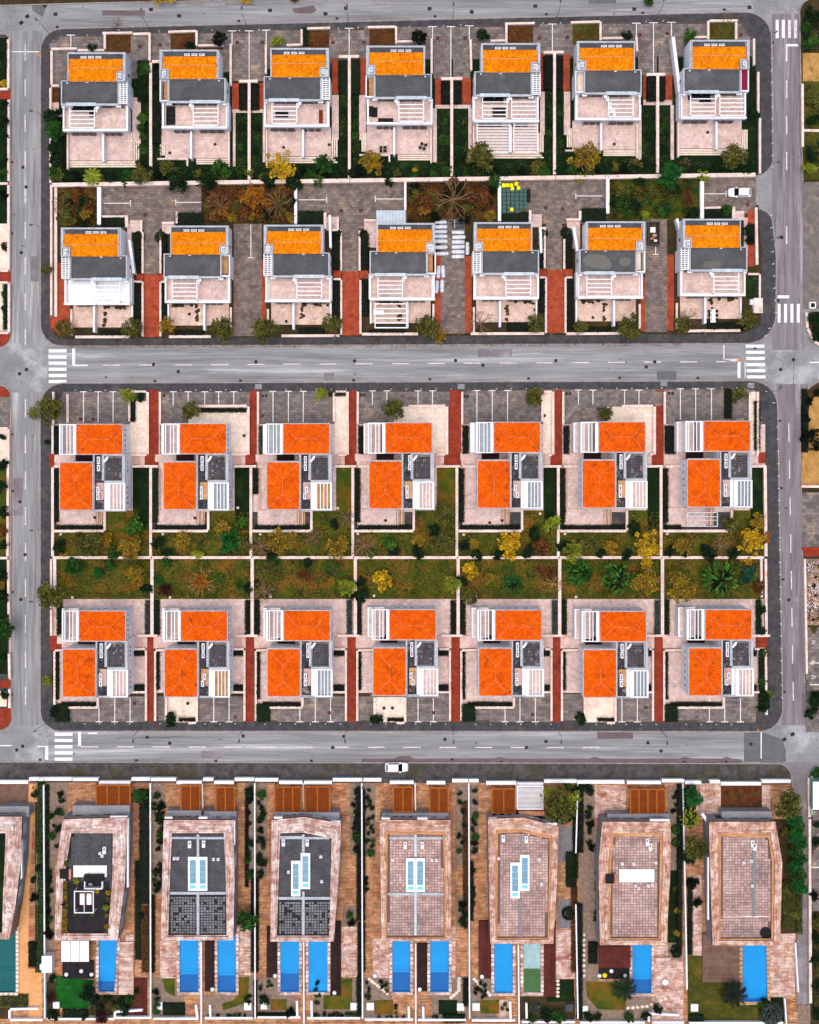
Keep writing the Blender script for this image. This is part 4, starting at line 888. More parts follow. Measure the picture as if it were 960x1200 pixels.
    if row == 2:
        tr = Lc.part('terrace', 'terra_joint', [(66.5, 598.6, 112.6, 621, .1, .42), (66.5, 548, 70.2, 598.5, .1, .42)], root)
        tb = MB(); P = Lc.pts([(66.5, 621), (112.6, 599.2)], .42); pave(tb, rect(*P[0], *P[1]), .6, .6, .42, .025, .008); tb.build('terrace_slabs', 'terra', tr, kind='stuff')
        for k in range(4): st = Lc.part('terrace_step', 'terra_tan' if k % 2 else 'terra', [(113.4 + k * 2.4, 599, 115 + k * 2.4, 619, .1, .38 - k * .06)], tr); Lc.part('step_shade', 'step_shade', [(112.8 + k * 2.4, 599, 113.4 + k * 2.4, 619, .1, .36 - k * .06)], st)  # brown strip beside each step is its shadow gap, painted in
        if i == 6:
            for q in ((87, 604, 123, 605), (87, 620, 123, 621), (87, 605.1, 88, 619.9), (122, 605.1, 123, 619.9), (88.1, 609, 121.9, 609.8), (88.1, 613, 121.9, 613.8)): Lc.part('pergola_beam', 'metal_light', [(q[0] - 4.5, q[1], q[2] - 4.5, q[3], 2.6, 2.75)], root)
    return root
for i in range(7): lower_house(2, i, EX3[i] + .3, OY3[i])
for i in range(7): lower_house(3, i, EX4[i], OY4[i])
# ================================================================ pool villas
VO = [[(-45, 957), (26, 957), (24.5, 1010), (18, 1063), (11, 1101), (-48, 1101)], [(73.5, 960), (149.5, 958), (146.5, 1035), (138, 1102), (64, 1102), (66, 1015)],
      [(192, 961), (233, 961), (274, 961), (275, 1030), (273.5, 1102), (188.5, 1102), (190, 1030)], [(318.5, 961), (357, 957.5), (400, 965), (397, 1030), (391, 1103.5), (317, 1103.5), (317.5, 1030)],
      [(445, 961), (487, 961), (528, 961), (529, 1030), (528.5, 1103), (447, 1103), (446, 1030)], [(572, 960), (613, 958), (655, 969), (653, 1030), (648.5, 1106), (575, 1106), (573, 1030)],
      [(706, 963), (786, 963), (786.5, 1012), (781, 1107.5), (703, 1107.5), (701.5, 1010)], [(831, 963), (909, 963), (917, 1010), (914.5, 1108), (835, 1108), (832, 1010)]]
VI = [[(-30, 977), (6, 977), (5, 1010), (3, 1050), (2, 1094), (-35, 1094)], [(83, 977), (132, 977), (131, 1035), (126, 1094.5), (74.5, 1094.5), (77.5, 1013)],
      [(201.5, 977), (233, 977), (262, 977), (264.5, 1030), (265.5, 1096.5), (197, 1096.5), (199, 1030)], [(328.5, 977), (356, 976.5), (388.5, 983), (387.5, 1030), (386, 1097), (324.5, 1097), (326.5, 1030)],
      [(454.5, 978), (487, 978), (519, 979), (520.5, 1030), (521, 1098.5), (453.5, 1098.5), (454, 1030)], [(584, 977), (612, 976), (644.5, 983), (643.5, 1030), (642, 1099.5), (583, 1099.5), (583.5, 1030)],
      [(719.5, 981), (774, 981), (773.5, 1012), (772, 1100), (715, 1100), (717, 1010)], [(845.5, 981), (901, 982), (905, 1010), (904.5, 1100.5), (845, 1100.5), (845.5, 1010)]]
VL = ["roof court half hidden by the picture's left edge", "planted roof garden with white pergola", "dark roof tiles, solar panels side by side", "dark roof tiles, stepped solar panels",
      "rose roof tiles, solar panels side by side", "rose roof tiles, stepped solar panels", "long plain white slab on its rose tiled roof", "rose roof and a round black roof opening"]
VL[0] = "white figures painted on its edge"
ZT = 5.2
def planks(t, A, B_, C, D, z, rows, lw=1.25):
    """courses of stone strips on the band A-B (outer edge), D-C (inner edge)"""
    A, B_, C, D = map(Vector, (A, B_, C, D))
    for r in range(rows):
        f0, f1 = r / rows, (r + 1) / rows; p0, p1 = A.lerp(D, f0), B_.lerp(C, f0); q0, q1 = A.lerp(D, f1), B_.lerp(C, f1)
        l = (p1 - p0).length; n = max(1, int(l / lw)); cuts = [0] + sorted((k + R.uniform(-.3, .3)) / n for k in range(1, n)) + [1]
        for a, c in zip(cuts, cuts[1:]):
            g = .012 / max(l, .1); a += g; c -= g; h = z + R.uniform(.008, .03); e = .06
            P = [p0.lerp(p1, a).lerp(q0.lerp(q1, a), e), p0.lerp(p1, c).lerp(q0.lerp(q1, c), e), p0.lerp(p1, c).lerp(q0.lerp(q1, c), 1 - e), p0.lerp(p1, a).lerp(q0.lerp(q1, a), 1 - e)]
            t.add([(q.x, q.y, z - .002) for q in P] + [(q.x, q.y, h) for q in P], [(7, 6, 5, 4), (0, 4, 5, 1), (1, 5, 6, 2), (2, 6, 7, 3), (3, 7, 4, 0)] if False else [(4, 5, 6, 7), (0, 1, 5, 4), (1, 2, 6, 5), (2, 3, 7, 6), (3, 0, 4, 7)])
def vbox(name, mat, parent, x0, y0, x1, y1, z0, z1, rz=0, **k):
    b = MB(); xa, ya = W(x0, y0, z1); xb, yb = W(x1, y1, z1); b.box(xa, ya, z0, xb, yb, z1); return b.build(name, mat, parent, **k)
DARK = 'tile_dark'
for i in range(8):
    o = wpoly(VO[i], ZT); n_ = wpoly(VI[i], ZT); N = len(o)
    cx = sum(p[0] for p in o) / N; cy = sum(p[1] for p in o) / N
    root = thing('pool_villa', cx, cy, .1, "%s stone villa from the left, %s" % (ORDN[i], VL[i]), 'villa', 'stone-edged villas with pools')
    b = MB(); b.prism(o, .1, 4.5); b.build('wall', 'stucco_grey', root)
    ring = MB(); st = MB(); st2 = MB()
    for k in range(N):
        A, B_, C, D = o[k], o[(k + 1) % N], n_[(k + 1) % N], n_[k]
        e_ = [tuple(Vector(A).lerp(Vector(D), .74)), tuple(Vector(B_).lerp(Vector(C), .74))]
        ring.hexa([(p[0], p[1], 4.5) for p in (e_[0], e_[1], B_, A)] + [(p[0], p[1], ZT) for p in (e_[0], e_[1], B_, A)])
        ring.hexa([(p[0], p[1], 4.5) for p in (D, C, e_[1], e_[0])] + [(p[0], p[1], ZT - .22) for p in (D, C, e_[1], e_[0])])
        A_, B2, C_, D_ = map(Vector, (A, B_, C, D)); M0, M1 = A_.lerp(D_, .74), B2.lerp(C_, .74)
        planks(st, A, B_, tuple(M1), tuple(M0), ZT, 7 if k % 3 else 8, 1.5); planks(st2, tuple(M0), tuple(M1), C, D, ZT - .22, 2, 1.5)
    rg = ring.build('parapet', 'clad_joint', root); st.build('stone_strips', 'clad' if i < 4 else 'clad_warm', rg, kind='stuff'); st2.build('inner_strips', 'clad' if i < 4 else 'clad_inner', rg, kind='stuff')
    dark = i in (1, 2, 3); zf = 4.55
    b = MB(); b.prism(n_, 4.49, zf); fl = b.build('roof_deck', 'tile_dark_joint' if dark else 'tile_rose_joint' if i else 'grass_dark', root)
    X0, Y0, X1, Y1 = min(p[0] for p in n_) + .02, min(p[1] for p in n_) + .02, max(p[0] for p in n_) - .02, max(p[1] for p in n_) - .02
    ysplit = {1: W(0, 1034, zf)[1], 2: W(0, 1049, zf)[1], 3: W(0, 1055, zf)[1], 4: W(0, 1049, zf)[1]}.get(i)
    if i:
        t1 = MB(); pave(t1, n_, .62 if dark else .55, .4 if dark else .5, zf, .02 if dark else .07, .02, bond=0)
        if ysplit is not None and i in (2, 3):   # the southern courts: wide-jointed pavers on stilts
            t1 = MB(); up = [p for p in n_]
            pave(t1, [(X0 + .15, ysplit), (X1 - .15, ysplit), (X1 - .15, Y1 - .3), (X0 + .35, Y1 - .3)][::1], .62, .42, zf, .015, .02)
            t2 = MB(); pave(t2, [q for q in n_ if q[1] < ysplit] + [(X1 - .2, ysplit - .2), (X0 + .3, ysplit - .2)] if False else rect(X0 + .3, Y0 + .1, X1 - .25, ysplit - .25), .5, .5, zf, .11, .1, skip=.12, bond=0)
            t2.build('paver', 'tile_pale_gap', fl, kind='stuff')
        t1.build('deck_tiles', 'tile_dark' if dark else 'tile_rose', fl, kind='stuff')
    # dividing kerbs of the double villas
    if i in (2, 3, 4):
        xm = {2: 232, 3: 355.5, 4: 487}[i]; yy = {2: 1047, 3: 1053, 4: 1048}[i]
        for q in ((xm - 1.5, 978, xm + 1.5, 1004), (xm - 1.5, 1045, xm + 1.5, 1096), ): vbox('roof_kerb', 'coping' if i < 4 else 'metal_light', fl, *q, 4.5, 4.85)
        xl, xr = {2: (199.5, 264.5), 3: (326, 387), 4: (454.5, 520)}[i]
        vbox('roof_kerb', 'coping', fl, xl, yy - 1.6, xm - 1.6, yy + 1.4, 4.5, 4.86); vbox('roof_kerb', 'coping', fl, xm + 1.6, yy - 1.6, xr, yy + 1.4, 4.5, 4.86)
        vbox('roof_kerb', 'coping', fl, xl + 2, 981 if i != 3 else 980, xm - 1.6, 983.4, 4.5, 4.86); vbox('roof_kerb', 'coping', fl, xm + 1.6, 981, xr - 1, 983.6, 4.5, 4.86)
    elif i == 5:
        for q in ((609.5, 977, 612, 999), (608.5, 1053, 612, 1099)): vbox('roof_kerb', 'grey_metal', fl, *q, 4.5, 4.8)
    elif i == 7: vbox('roof_kerb', 'grey_metal', fl, 881.5, 998, 885, 1074, 4.5, 4.75); vbox('roof_kerb', 'clad', fl, 846, 1073.4, 904, 1075, 4.5, 4.7)
    # solar panels
    def panel(x0, y0, x1, y1):
        pn = vbox('solar_panel', 'white_clean', root, x0, y0, x1, y1, 4.6, 4.98)
        x, y = x0 + 2, y0 + 3.6; w_ = x1 - x0 - 4; rows = 4; hh = (y1 - y0 - 11.6) / rows
        for k in range(rows): vbox('cell', 'solar', pn, x, y + k * hh, x + w_, y + (k + 1) * hh - .35, 4.98, 5.02)
        vbox('cell', 'solar_light', pn, x, y1 - 6.5, x + w_, y1 - 2.5, 4.98, 5.02)
    for q in {2: [(220.4, 1004.5, 231.6, 1044), (232, 1004.5, 243, 1044)], 3: [(341.3, 1009, 352, 1050.5), (352.4, 1000, 363.5, 1042)], 4: [(476, 1006, 486.6, 1045.5), (487, 1006, 498, 1045.5)], 5: [(598.3, 1011, 609.3, 1053), (609.7, 1002, 620.7, 1044)]}.get(i, []): panel(*q)
    # roof machines and vents
    for q in {1: [(117, 1000), (122, 994), (119.5, 1003)], 2: [(222, 987), (238.5, 986.5), (204, 1006), (208, 1006), (250, 1007), (255.5, 1007)], 3: [(332, 985), (360, 985), (376, 1004), (377, 1033), (338, 1022)], 4: [(475, 988), (495, 988), (460, 1008), (506, 1008), (511.5, 1008)],
              5: [(590, 980), (617, 981), (632, 1007), (635, 1036), (584.5, 1006)], 6: [(759, 984), (762.5, 990), (769, 1011), (743, 1012), (729.5, 1012), (745, 1038), (749, 1041), (760, 1038), (765, 1037)], 7: [(882.5, 986), (885, 990), (872, 1011), (881, 1009), (882, 1038)]}.get(i, []):
        x, y = q; tall = y < 995
        ac = vbox('condenser' if tall else 'roof_vent', 'white_clean' if tall else 'white', root, x - (1.8 if tall else 1.5), y - 1, x + (1.8 if tall else 1.5), y + (7 if tall else 2), 4.57, 5.25)
        vbox('grille', 'grey_metal', ac, x - 1, y, x + 1, y + (3 if tall else 1), 5.25, 5.28)
    if i in (6, 1):
        x0, y0 = (726, 1019) if i == 6 else (86, 1014.5); s = vbox('roof_slab', 'white_clean', root, x0, y0, x0 + (41 if i == 6 else 39), y0 + (15 if i == 6 else 13.5), 4.6, 5.0)
        if i == 1:
            for k in range(3): vbox('joint', 'coping', s, 95.3 + k * 9.7, 1014.6, 95.7 + k * 9.7, 1027.9, 5.0, 5.01)
    if i in (6, 1):   # stair light well
        x, y = (709.5, 1024) if i == 6 else (70, 1018.5); vbox('light_well', 'black', root, x, y, x + 10.5, y + 11.5, 5.22, 5.26); vbox('well_kerb', 'deck_stone', root, x + 10.7, y, x + 13, y + 12, 4.6, 5.24)
    if i == 7:
        x, y = W(898, 1094, 4.9); b = MB(); b.lathe(x, y, [(1.05, 4.5), (1.05, 4.9), (.85, 4.9), (.85, 4.62), (.1, 4.6)], 16); b.build('round_opening', 'black', root)
    # white strips and windows on the walls that show
    for q in {0: [(24.5, 957, 25.6, 1030)], 1: [(129, 956.6, 149.5, 959.2), (148.7, 959.3, 150.6, 1040)], 2: [(193, 957.5, 202, 959.4), (233, 957.5, 243, 959.6), (273.6, 962, 275.4, 990)], 3: [(321, 957.4, 331, 959.4), (386, 962.5, 399, 965.2)], 4: [(447, 958.5, 457, 960.4), (489, 958.5, 501, 960.6)],
              5: [(573, 959, 583, 960.8), (639, 964.5, 653, 968.8)], 6: [(762, 960.4, 785, 962.6)], 7: [(829.5, 1005, 831, 1078)]}.get(i, []): vbox('white_coping', 'white_clean', root, *q, 4.2, 5.0)
    for k in range(4):
        A, B_ = Vector(o[0]), Vector(o[1]); p = A.lerp(B_, .15 + .22 * k); q = A.lerp(B_, .27 + .22 * k); b = MB(); b.bar(p.x, p.y, q.x, q.y, .1, 1.2, 3.2); b.build('window', 'glass', root)
    s0, s1 = (3, 4) if N == 6 else (4, 5)
    A, B_ = Vector(o[s0]), Vector(o[s1])
    for k in range(3): p = A.lerp(B_, .08 + .3 * k); q = A.lerp(B_, .32 + .3 * k); b = MB(); b.bar(p.x, p.y, q.x, q.y, .1, .8, 3.6); b.build('sliding_door', 'glass', root)
    for e in ((1, 2), (2, 3)):
        A, B_ = Vector(o[e[0]]), Vector(o[e[1]])
        for k in range(2): p = A.lerp(B_, .2 + .4 * k); q = A.lerp(B_, .45 + .4 * k); b = MB(); b.bar(p.x, p.y, q.x, q.y, .1, 2.2, 4.0); b.build('window', 'metal_light', root)
    if i == 0:   # white figures painted across the stone edge
        b = MB(); z = ZT + .05
        def strokes(P, ox, oy):
            for (xa, ya), (xb, yb) in zip(P, P[1:]): p, q = W(ox + xa, oy + ya, z), W(ox + xb, oy + yb, z); b.bar(*p, *q, .13, z - .03, z)
        strokes([(0, 5.5), (-1, 3), (1.5, .3), (4.5, .5), (6, 3), (4, 5.2), (2, 4), (2.8, 2)], 7, 1070)
        strokes([(0, 4.5), (1.5, .5), (3, 4), (5.5, 1), (7.5, 4)], 6.5, 1064)
        strokes([(0, 4), (1.5, .5), (4, 0), (5.5, 2), (3.4, 3.5), (6.8, 5)], 6.8, 1058)
        b.build('painted_figures', 'white_clean', root)
    # lower projections on the entrance side
    for q in {0: [(0, 945, 34, 957)], 1: [(85, 944, 152, 958)], 2: [(196, 950, 236, 961), (239, 951, 277, 961)], 3: [(322, 952, 398, 960)], 4: [(448, 953, 526, 961)], 6: [(712, 954, 784, 963)], 7: [(846, 951, 905, 963)]}.get(i, []):
        vbox('entrance_block', 'stucco_grey', root, *q, .1, 2.9)
    if i == 7:
        for a in ((822, 952, 831, 966), (845.5, 952, 856, 963)): b = MB(); p, q = W(a[0], a[1], 2), W(a[2], a[3], 2); b.bar(*p, *q, .5, .1, 2.8); b.build('wing_wall', 'white_clean', root)
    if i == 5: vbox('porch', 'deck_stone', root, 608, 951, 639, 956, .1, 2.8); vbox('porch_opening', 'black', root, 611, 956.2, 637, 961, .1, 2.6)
    if i == 4: pass

# ---------------------------------------------------------------- villa grounds
ST = dict(tiles=(1.3, .28), tmat='deck_stone', hgt=.03); SP = dict(tiles=(1.3, .28), tmat='deck_pale', hgt=.03)
surf('terrace', 'deck_joint', [(-50, 917), (928, 918), (933, 1000), (935, 1198), (-50, 1198)], .14, **ST)
surf('verge', 'deck_stone', [(-50, 1198), (935, 1199), (935, 1280), (-50, 1280)], .15, **ST)
for r in ((80, 917, 112, 947), (194, 918, 211, 950), (238, 918, 252, 950), (300, 920, 321, 958), (389, 920, 414, 958), (439, 920, 460, 958), (529, 920, 534, 1070), (561, 920, 576, 1080)): surf('terrace', 'deck_joint', r, .18, **ST)
for r in ((697, 920, 734, 958), (816, 918, 845, 960), (893, 920, 903, 960), (147, 1095, 157, 1140), (651, 1090, 674, 1147), (437, 1100, 459, 1146), (526, 1086, 534, 1146), (764, 1108, 801, 1198), (899, 1093, 932, 1168), (805, 1030, 823, 1120), (187.5, 1103, 209, 1146.5), (399, 1086, 420, 1145), (276.5, 1086, 294, 1143)): surf('terrace', 'deck_joint', r, .2, **SP)
surf('driveway', 'wood_grey', (-50, 919, 34, 944), .19); surf('path', 'apricot', [(34, 919), (41, 919), (39, 945), (34.5, 1040), (33, 1135), (49, 1136), (49, 1194), (34, 1194), (33, 1167), (19, 1165), (19, 1092), (30, 1000)], .2)
for r, m in (((845, 921, 893, 951), 'rust_bed'), ((55, 917, 79, 1010), 'gravel'), ((177.5, 918, 194, 1048), 'gravel'), ((224 + 63, 918, 298, 1030), 'gravel'), ((300, 918, 313, 1028), 'gravel'), ((410, 918, 424, 1002), 'gravel'), ((425.5, 919, 440, 1008), 'gravel'), ((534, 920, 549, 1014), 'gravel'), ((550.5, 920, 561, 1004), 'gravel'), ((675, 920, 697, 1004), 'gravel'),
             ((783, 920, 800, 1125), 'gravel'), ((804, 920, 816, 960), 'soil'), ((654, 1054, 673, 1088), 'gravel_grey'), ((402, 1062, 418, 1086), 'gravel'), ((535, 1049, 549, 1086), 'gravel'), ((805, 1026, 822, 1120), 'deck_pale'), ((54, 1150, 70, 1193), 'soil'), ((105, 1166, 157, 1190), 'soil'), ((178, 1146, 215, 1193), 'gravel'), ((286, 1144, 297, 1193), 'gravel'),
             ((240, 1166, 296, 1192), 'gravel'), ((301, 1146, 345, 1192), 'gravel'), ((368, 1146, 423, 1192), 'gravel'), ((425, 1145, 460, 1193), 'gravel'), ((506, 1144, 549, 1193), 'gravel'), ((551, 1146, 580, 1193), 'gravel'), ((583, 1172, 598, 1193), 'deck_pale'), ((609, 1168, 674, 1196), 'soil'), ((679, 1000, 702, 1150), 'gravel'), ((680, 1150, 764, 1197), 'gravel'), ((806, 1120, 900, 1198), 'lawn_olive'),
             ((903, 960, 933, 1094), 'soil'), ((900, 1169, 921, 1198), 'grass_dark'), ((424.5 + 2, 1003, 437, 1080), 'deck_stone'), ((654, 968, 676, 1010), 'gravel_grey'), ((-40, 1167, 33, 1181), 'grass_mix'), ((-40, 1181, 12, 1194), 'soil'), ((41, 940, 52, 1140), 'soil'), ((53, 1000, 64, 1150), 'gravel')):
    surf('planting_bed', m, r, .215)
for P, m in ((roundpoly([(64.5, 1143), (110, 1149), (104, 1182), (70, 1182, 6), (66, 1170, 5)]), 'grass_bright'), (roundpoly([(281, 1146), (292, 1145), (291, 1175, 12), (262, 1184), (260, 1176), (276, 1172, 8)]), 'grass_mix'), (rect(317, 1171, 336, 1184), 'grass_mix'), (rect(379, 1147, 413, 1183), 'grass_mix'),
             (rect(439, 1172, 461, 1189), 'grass_mix'), (rect(514, 1172, 536, 1189), 'grass_dark'), (rect(563, 1172, 585, 1188), 'grass_mix'), (rect(641, 1148, 673, 1174), 'grass_dark'), (roundpoly([(686, 1150), (735, 1152), (733, 1184), (700, 1183, 8), (688, 1168, 8)]), 'grass_mix'), (roundpoly([(190, 1147), (205, 1147), (205, 1168), (194, 1162, 6)]), 'grass_mix'), (rect(191, 1175, 217, 1190), 'grass_dark'), (rect(783, 1020, 798, 1105), 'grass_dark'), (rect(42, 1000, 46, 1060), 'gravel_grey')):
    surf('lawn', m, P, .235)
# stepping stones
for row in ([(684, 1095 + k * 6) for k in range(9)], [(736 + k * 5.5, 1181 - k * .6 - (k > 4) * (k - 4) * 1.6) for k in range(9)], [(433 + k * 3, 1147 + k * 2.4) for k in range(8)], [(538 - (k > 5) * (k - 5) * 3, 1146 + k * 2.8) for k in range(9)], [(556 + k * 2.6, 1147 + k * 2.6) for k in range(8)], [(653.8, 1149 + k * 4.4) for k in range(5)]):
    b = MB()
    x0, y0 = row[0]
    th = thing('stepping_stones', *W(x0, y0), .2, "row of pale stepping stones leading off %s" % near(x0, y0), 'stepping stones', 'stepping stone paths')
    for x, y in row:
        b = MB(); X, Y = W(x, y); q = [(X + .36 * math.cos(a) * R.uniform(.8, 1.2), Y + .3 * math.sin(a) * R.uniform(.8, 1.2)) for a in [k * math.pi / 3 for k in range(6)]]; b.prism(q, .2, .28); b.build('stone', 'terra_bright', th)
# pools
def pool(x0, y0, x1, y1, lab, shallow='pool_tile', deep='pool_deep', split=.6, skew=0, coping='clad', wall_side='', ystart=None):
    zt, zw, zf = .62, .52, .27
    ys = y0 - 10
    P = [(x0, ys), (x1 + skew * .12, ys), (x1 - skew, y1), (x0, y1)]; w = wpoly(P, zw)
    cx, cy = sum(p[0] for p in w) / 4, sum(p[1] for p in w) / 4
    th = thing('swimming_pool', cx, cy, .15, lab, 'pool', 'pools behind the villas')
    (ax, ay), (bx, by), (c_, d), (e, f) = w
    ym = y0 + (y1 - y0) * split; m0 = Vector(W(x0, ym, zw)); m1x = x1 - skew * (ym - y0) / (y1 - y0); m1 = Vector(W(m1x, ym, zw))
    b = MB(); b.prism([w[0], w[1], tuple(m1), tuple(m0)], .1, zf + .05); b.build('pool_floor', shallow, th)
    b = MB(); b.prism([tuple(m0), tuple(m1), w[2], w[3]], .1, zf); b.build('pool_floor', deep, th)
    sd = MB()
    for k in range(4): p, q = w[k], w[(k + 1) % 4]; sd.bar(*p, *q, .12, .12, zt - .1)
    sd.build('pool_wall', shallow, th)
    for k in range(2): b = MB(); b.bar(m0.x + .1, m0.y - k * .55, m1.x - .1, m1.y - k * .55, .5, zf, zf + .09 - k * .04); b.build('pool_step', shallow if deep != 'pool_algae' else deep, th)
    b = MB(); b.add([(x, y, zw) for x, y in w], [(3, 2, 1, 0)]); b.build('water', 'water', th)
    cp = MB()
    for k in (1, 2, 3):
        p, q = Vector(w[k]), Vector(w[(k + 1) % 4]); d_ = (q - p); n = max(1, int(d_.length / .8)); nx = Vector((-d_.y, d_.x)).normalized(); ctr = Vector((cx, cy)); nx = nx if (p + nx - ctr).length > (p - nx - ctr).length else -nx
        ex = d_.normalized() * .5
        p2, q2 = (p - ex, q + ex) if k == 2 else (p, q)
        d2 = q2 - p2
        for j in range(n):
            a, c = p2 + d2 * (j / n + .006), p2 + d2 * ((j + 1) / n - .006); s_ = nx * .29
            cp.bar(a.x + s_.x, a.y + s_.y, c.x + s_.x, c.y + s_.y, .52, .15, zt + R.uniform(-.008, .008))
    cp.build('pool_coping', coping, th, kind='stuff')
    return th
pool(-40, 1095, 18.4, 1163, "wide teal pool at the picture's left edge below the first villa", 'pool_teal', 'pool_teal', .6, coping='terra_bright')
pool(116, 1103, 137.5, 1162, "blue tapering pool beside the bright green lawn of the second villa", skew=3.5, split=.72)
pool(210.8, 1103, 232.6, 1162.5, "left blue pool of the pair below the third villa, dark stain in its deep end", split=.58); pool(255.2, 1103, 276.4, 1162.5, "right blue pool of the pair below the third villa", split=.6)
pool(328.8, 1104, 350.4, 1162.5, "left blue pool of the pair below the fourth villa", split=.55); pool(361.8, 1104, 383.8, 1162.5, "right blue pool of the pair below the fourth villa", split=.58, deep='pool_tile')
pool(460, 1105, 480.8, 1162.5, "left blue pool of the pair below the fifth villa", split=.52); pool(504.4, 1105, 526, 1162.5, "right blue pool of the pair below the fifth villa", split=.52, deep='pool_deep')
pool(579.4, 1107, 600.8, 1163.5, "bright blue pool below the sixth villa beside the drained one", split=.52, deep='pool_tile'); pool(613.6, 1107, 633.8, 1163, "half drained pale pool with green algae below the sixth villa", 'pool_pale', 'pool_algae', .54)
pool(741.4, 1109, 763.4, 1164, "blue pool with dark deep end below the seventh villa", split=.62); pool(870.4, 1109, 898, 1174, "long slightly tapering blue pool below the eighth villa", split=.86, skew=-1.4, coping='terra_tan')
b = MB(); b.prism([W(221 + 8.5 * math.cos(a), 1147 + 5.5 * math.sin(a), .2) for a in [k * math.pi / 8 for k in range(16)]], .19, .28)
# decks beside the pools
def deck(x0, y0, x1, y1, mat, lab, z=.58, horiz=False):
    w = wpoly(rect(x0, y0, x1, y1), z); cx, cy = (w[0][0] + w[2][0]) / 2, (w[0][1] + w[2][1]) / 2
    th = thing('pool_deck', cx, cy, .15, lab, 'deck', 'timber decks by the pools')
    (xa, yb), (_, __), (xb, ya), _3 = w; b = MB(); b.box(xa + .02, ya + .02, .15, xb - .02, yb - .02, z - .03); b.build('deck_base', 'black', th)
    n = max(2, int((yb - ya if horiz else xb - xa) / .16)); b = MB()
    for k in range(n):
        if horiz: h = (yb - ya) / n; b.box(xa, ya + k * h + .012, z - .03, xb, ya + (k + 1) * h - .012, z + R.uniform(-.004, .004))
        else: h = (xb - xa) / n; b.box(xa + k * h + .012, ya, z - .03, xa + (k + 1) * h - .012, yb, z + R.uniform(-.004, .004))
    b.build('deck_boards', mat, th, kind='stuff'); return th
deck(73, 1126, 110, 1147, 'black_deck', "black terrace with white stools beside the tapering pool")
deck(240, 1103, 251.8, 1162, 'wood_dark', "narrow dark deck between the two pools of the third villa"); deck(312.5, 1086, 325.6, 1146, 'wood_dark', "dark deck left of the fourth villa's pools")
deck(386.6, 1080, 399.8, 1167, 'wood_dark', "long dark brown deck right of the fourth villa's pools"); deck(489, 1106, 501.8, 1162, 'wood_dark', "narrow dark deck between the two pools of the fifth villa")
deck(561, 1079, 576, 1147, 'wood_red', "dark red deck left of the sixth villa's pools"); deck(636.8, 1080, 651.6, 1168, 'wood_red', "long red-brown deck right of the drained pool")
deck(702, 1134.5, 738, 1147.5, 'black_deck', "black terrace strip with a yellow lounge seat below the seventh villa", horiz=True); deck(823.5, 1094, 867, 1151.5, 'wood_grey', "broad grey-brown deck left of the eighth villa's pool", horiz=True)
deck(157, 1146, 172.6, 1193, 'wood_red', "dark red ramp at the lower right of the second villa's plot", z=.3); deck(139, 1104, 156.5, 1166, 'deck_pale', "pale stone deck along the tapering pool", z=.56, horiz=True); deck(764.5, 1122, 786, 1167, 'deck_pale', "pale stone sun deck right of the seventh villa's pool", z=.5, horiz=True)
# slatted canopies
def carport(x0, y0, x1, y1, lab, n=2, mat='wood_brown', beam='wood_beam', h=2.6, horiz=True):
    xa, yb = W(x0, y0, h); xb, ya = W(x1, y1, h)
    th = thing('carport', (xa + xb) / 2, (ya + yb) / 2, .15, lab, 'carport', 'slatted carports of the villas')
    def bx(nm, m, *q): b = MB(); b.box(*q); return b.build(nm, m, th)
    for x in (xa, xb - .18):
        for y in (ya, yb - .18): bx('post', beam, x, y, .15, x + .18, y + .18, h - .2)
    bx('beam', beam, xa, ya, h - .2, xb, ya + .2, h); bx('beam', beam, xa, yb - .2, h - .2, xb, yb, h); bx('beam', beam, xa, ya + .21, h - .2, xa + .2, yb - .21, h); bx('beam', beam, xb - .2, ya + .21, h - .2, xb, yb - .21, h)
    for k in range(1, n): x = xa + (xb - xa) * k / n; bx('beam', beam, x - .1, ya + .21, h - .2, x + .1, yb - .21, h)
    m = int((yb - ya) / .26)
    for k in range(m):
        y = ya + .25 + k * (yb - ya - .5) / m; bx('slat', mat, xa + .21, y, h - .16, xb - .21, y + (.2 if mat == 'wood_brown' else .12), h - .08)
    return th
carport(112, 920, 153, 951, "wide brown slatted carport in three bays by the second villa", 3)
carport(211.5, 920.5, 235, 950.5, "left brown carport of the pair by the third villa"); carport(252.5, 922, 275.5, 952.5, "right brown carport of the pair by the third villa")
carport(321.5, 922, 353.8, 952.3, "left brown carport of the pair by the fourth villa", 3); carport(357, 921.5, 387, 954.5, "right brown carport of the pair by the fourth villa")
carport(460.5, 922, 484, 952, "left brown carport of the pair by the fifth villa"); carport(503, 923, 526, 953, "right brown carport of the pair by the fifth villa")
carport(576.5, 924, 604.5, 953.5, "brown carport beside the white slatted one by the sixth villa"); carport(738.5, 924.5, 780.5, 954, "brown carport with orange beams in four bays by the seventh villa", 4)
carport(606, 921, 637, 949, "white slatted carport half under a tree by the sixth villa", 1, 'white', 'white')
def canopy(x0, y0, x1, y1, lab, mat, n=3, h=2.5, trim='wood_red'):
    xa, yb = W(x0, y0, h); xb, ya = W(x1, y1, h); th = thing('canopy', (xa + xb) / 2, (ya + yb) / 2, .5, lab, 'canopy')
    def bx(nm, m, *q): b = MB(); b.box(*q); return b.build(nm, m, th)
    for x in (xa, xb - .15):
        for y in (ya, yb - .15): bx('post', trim, x, y, .5, x + .15, y + .15, h - .12)
    bx('frame', trim, xa - .1, ya - .12, h - .12, xb + .1, yb, h - .02); w_ = (xb - xa) / n
    for k in range(n): bx('roof_panel', mat, xa + k * w_ + .05, ya, h - .015, xa + (k + 1) * w_ - .05, yb, h + .05)
    return th
canopy(71.5, 1102.5, 104.5, 1127, "white three-panel canopy over the black terrace of the second villa", 'white_clean')
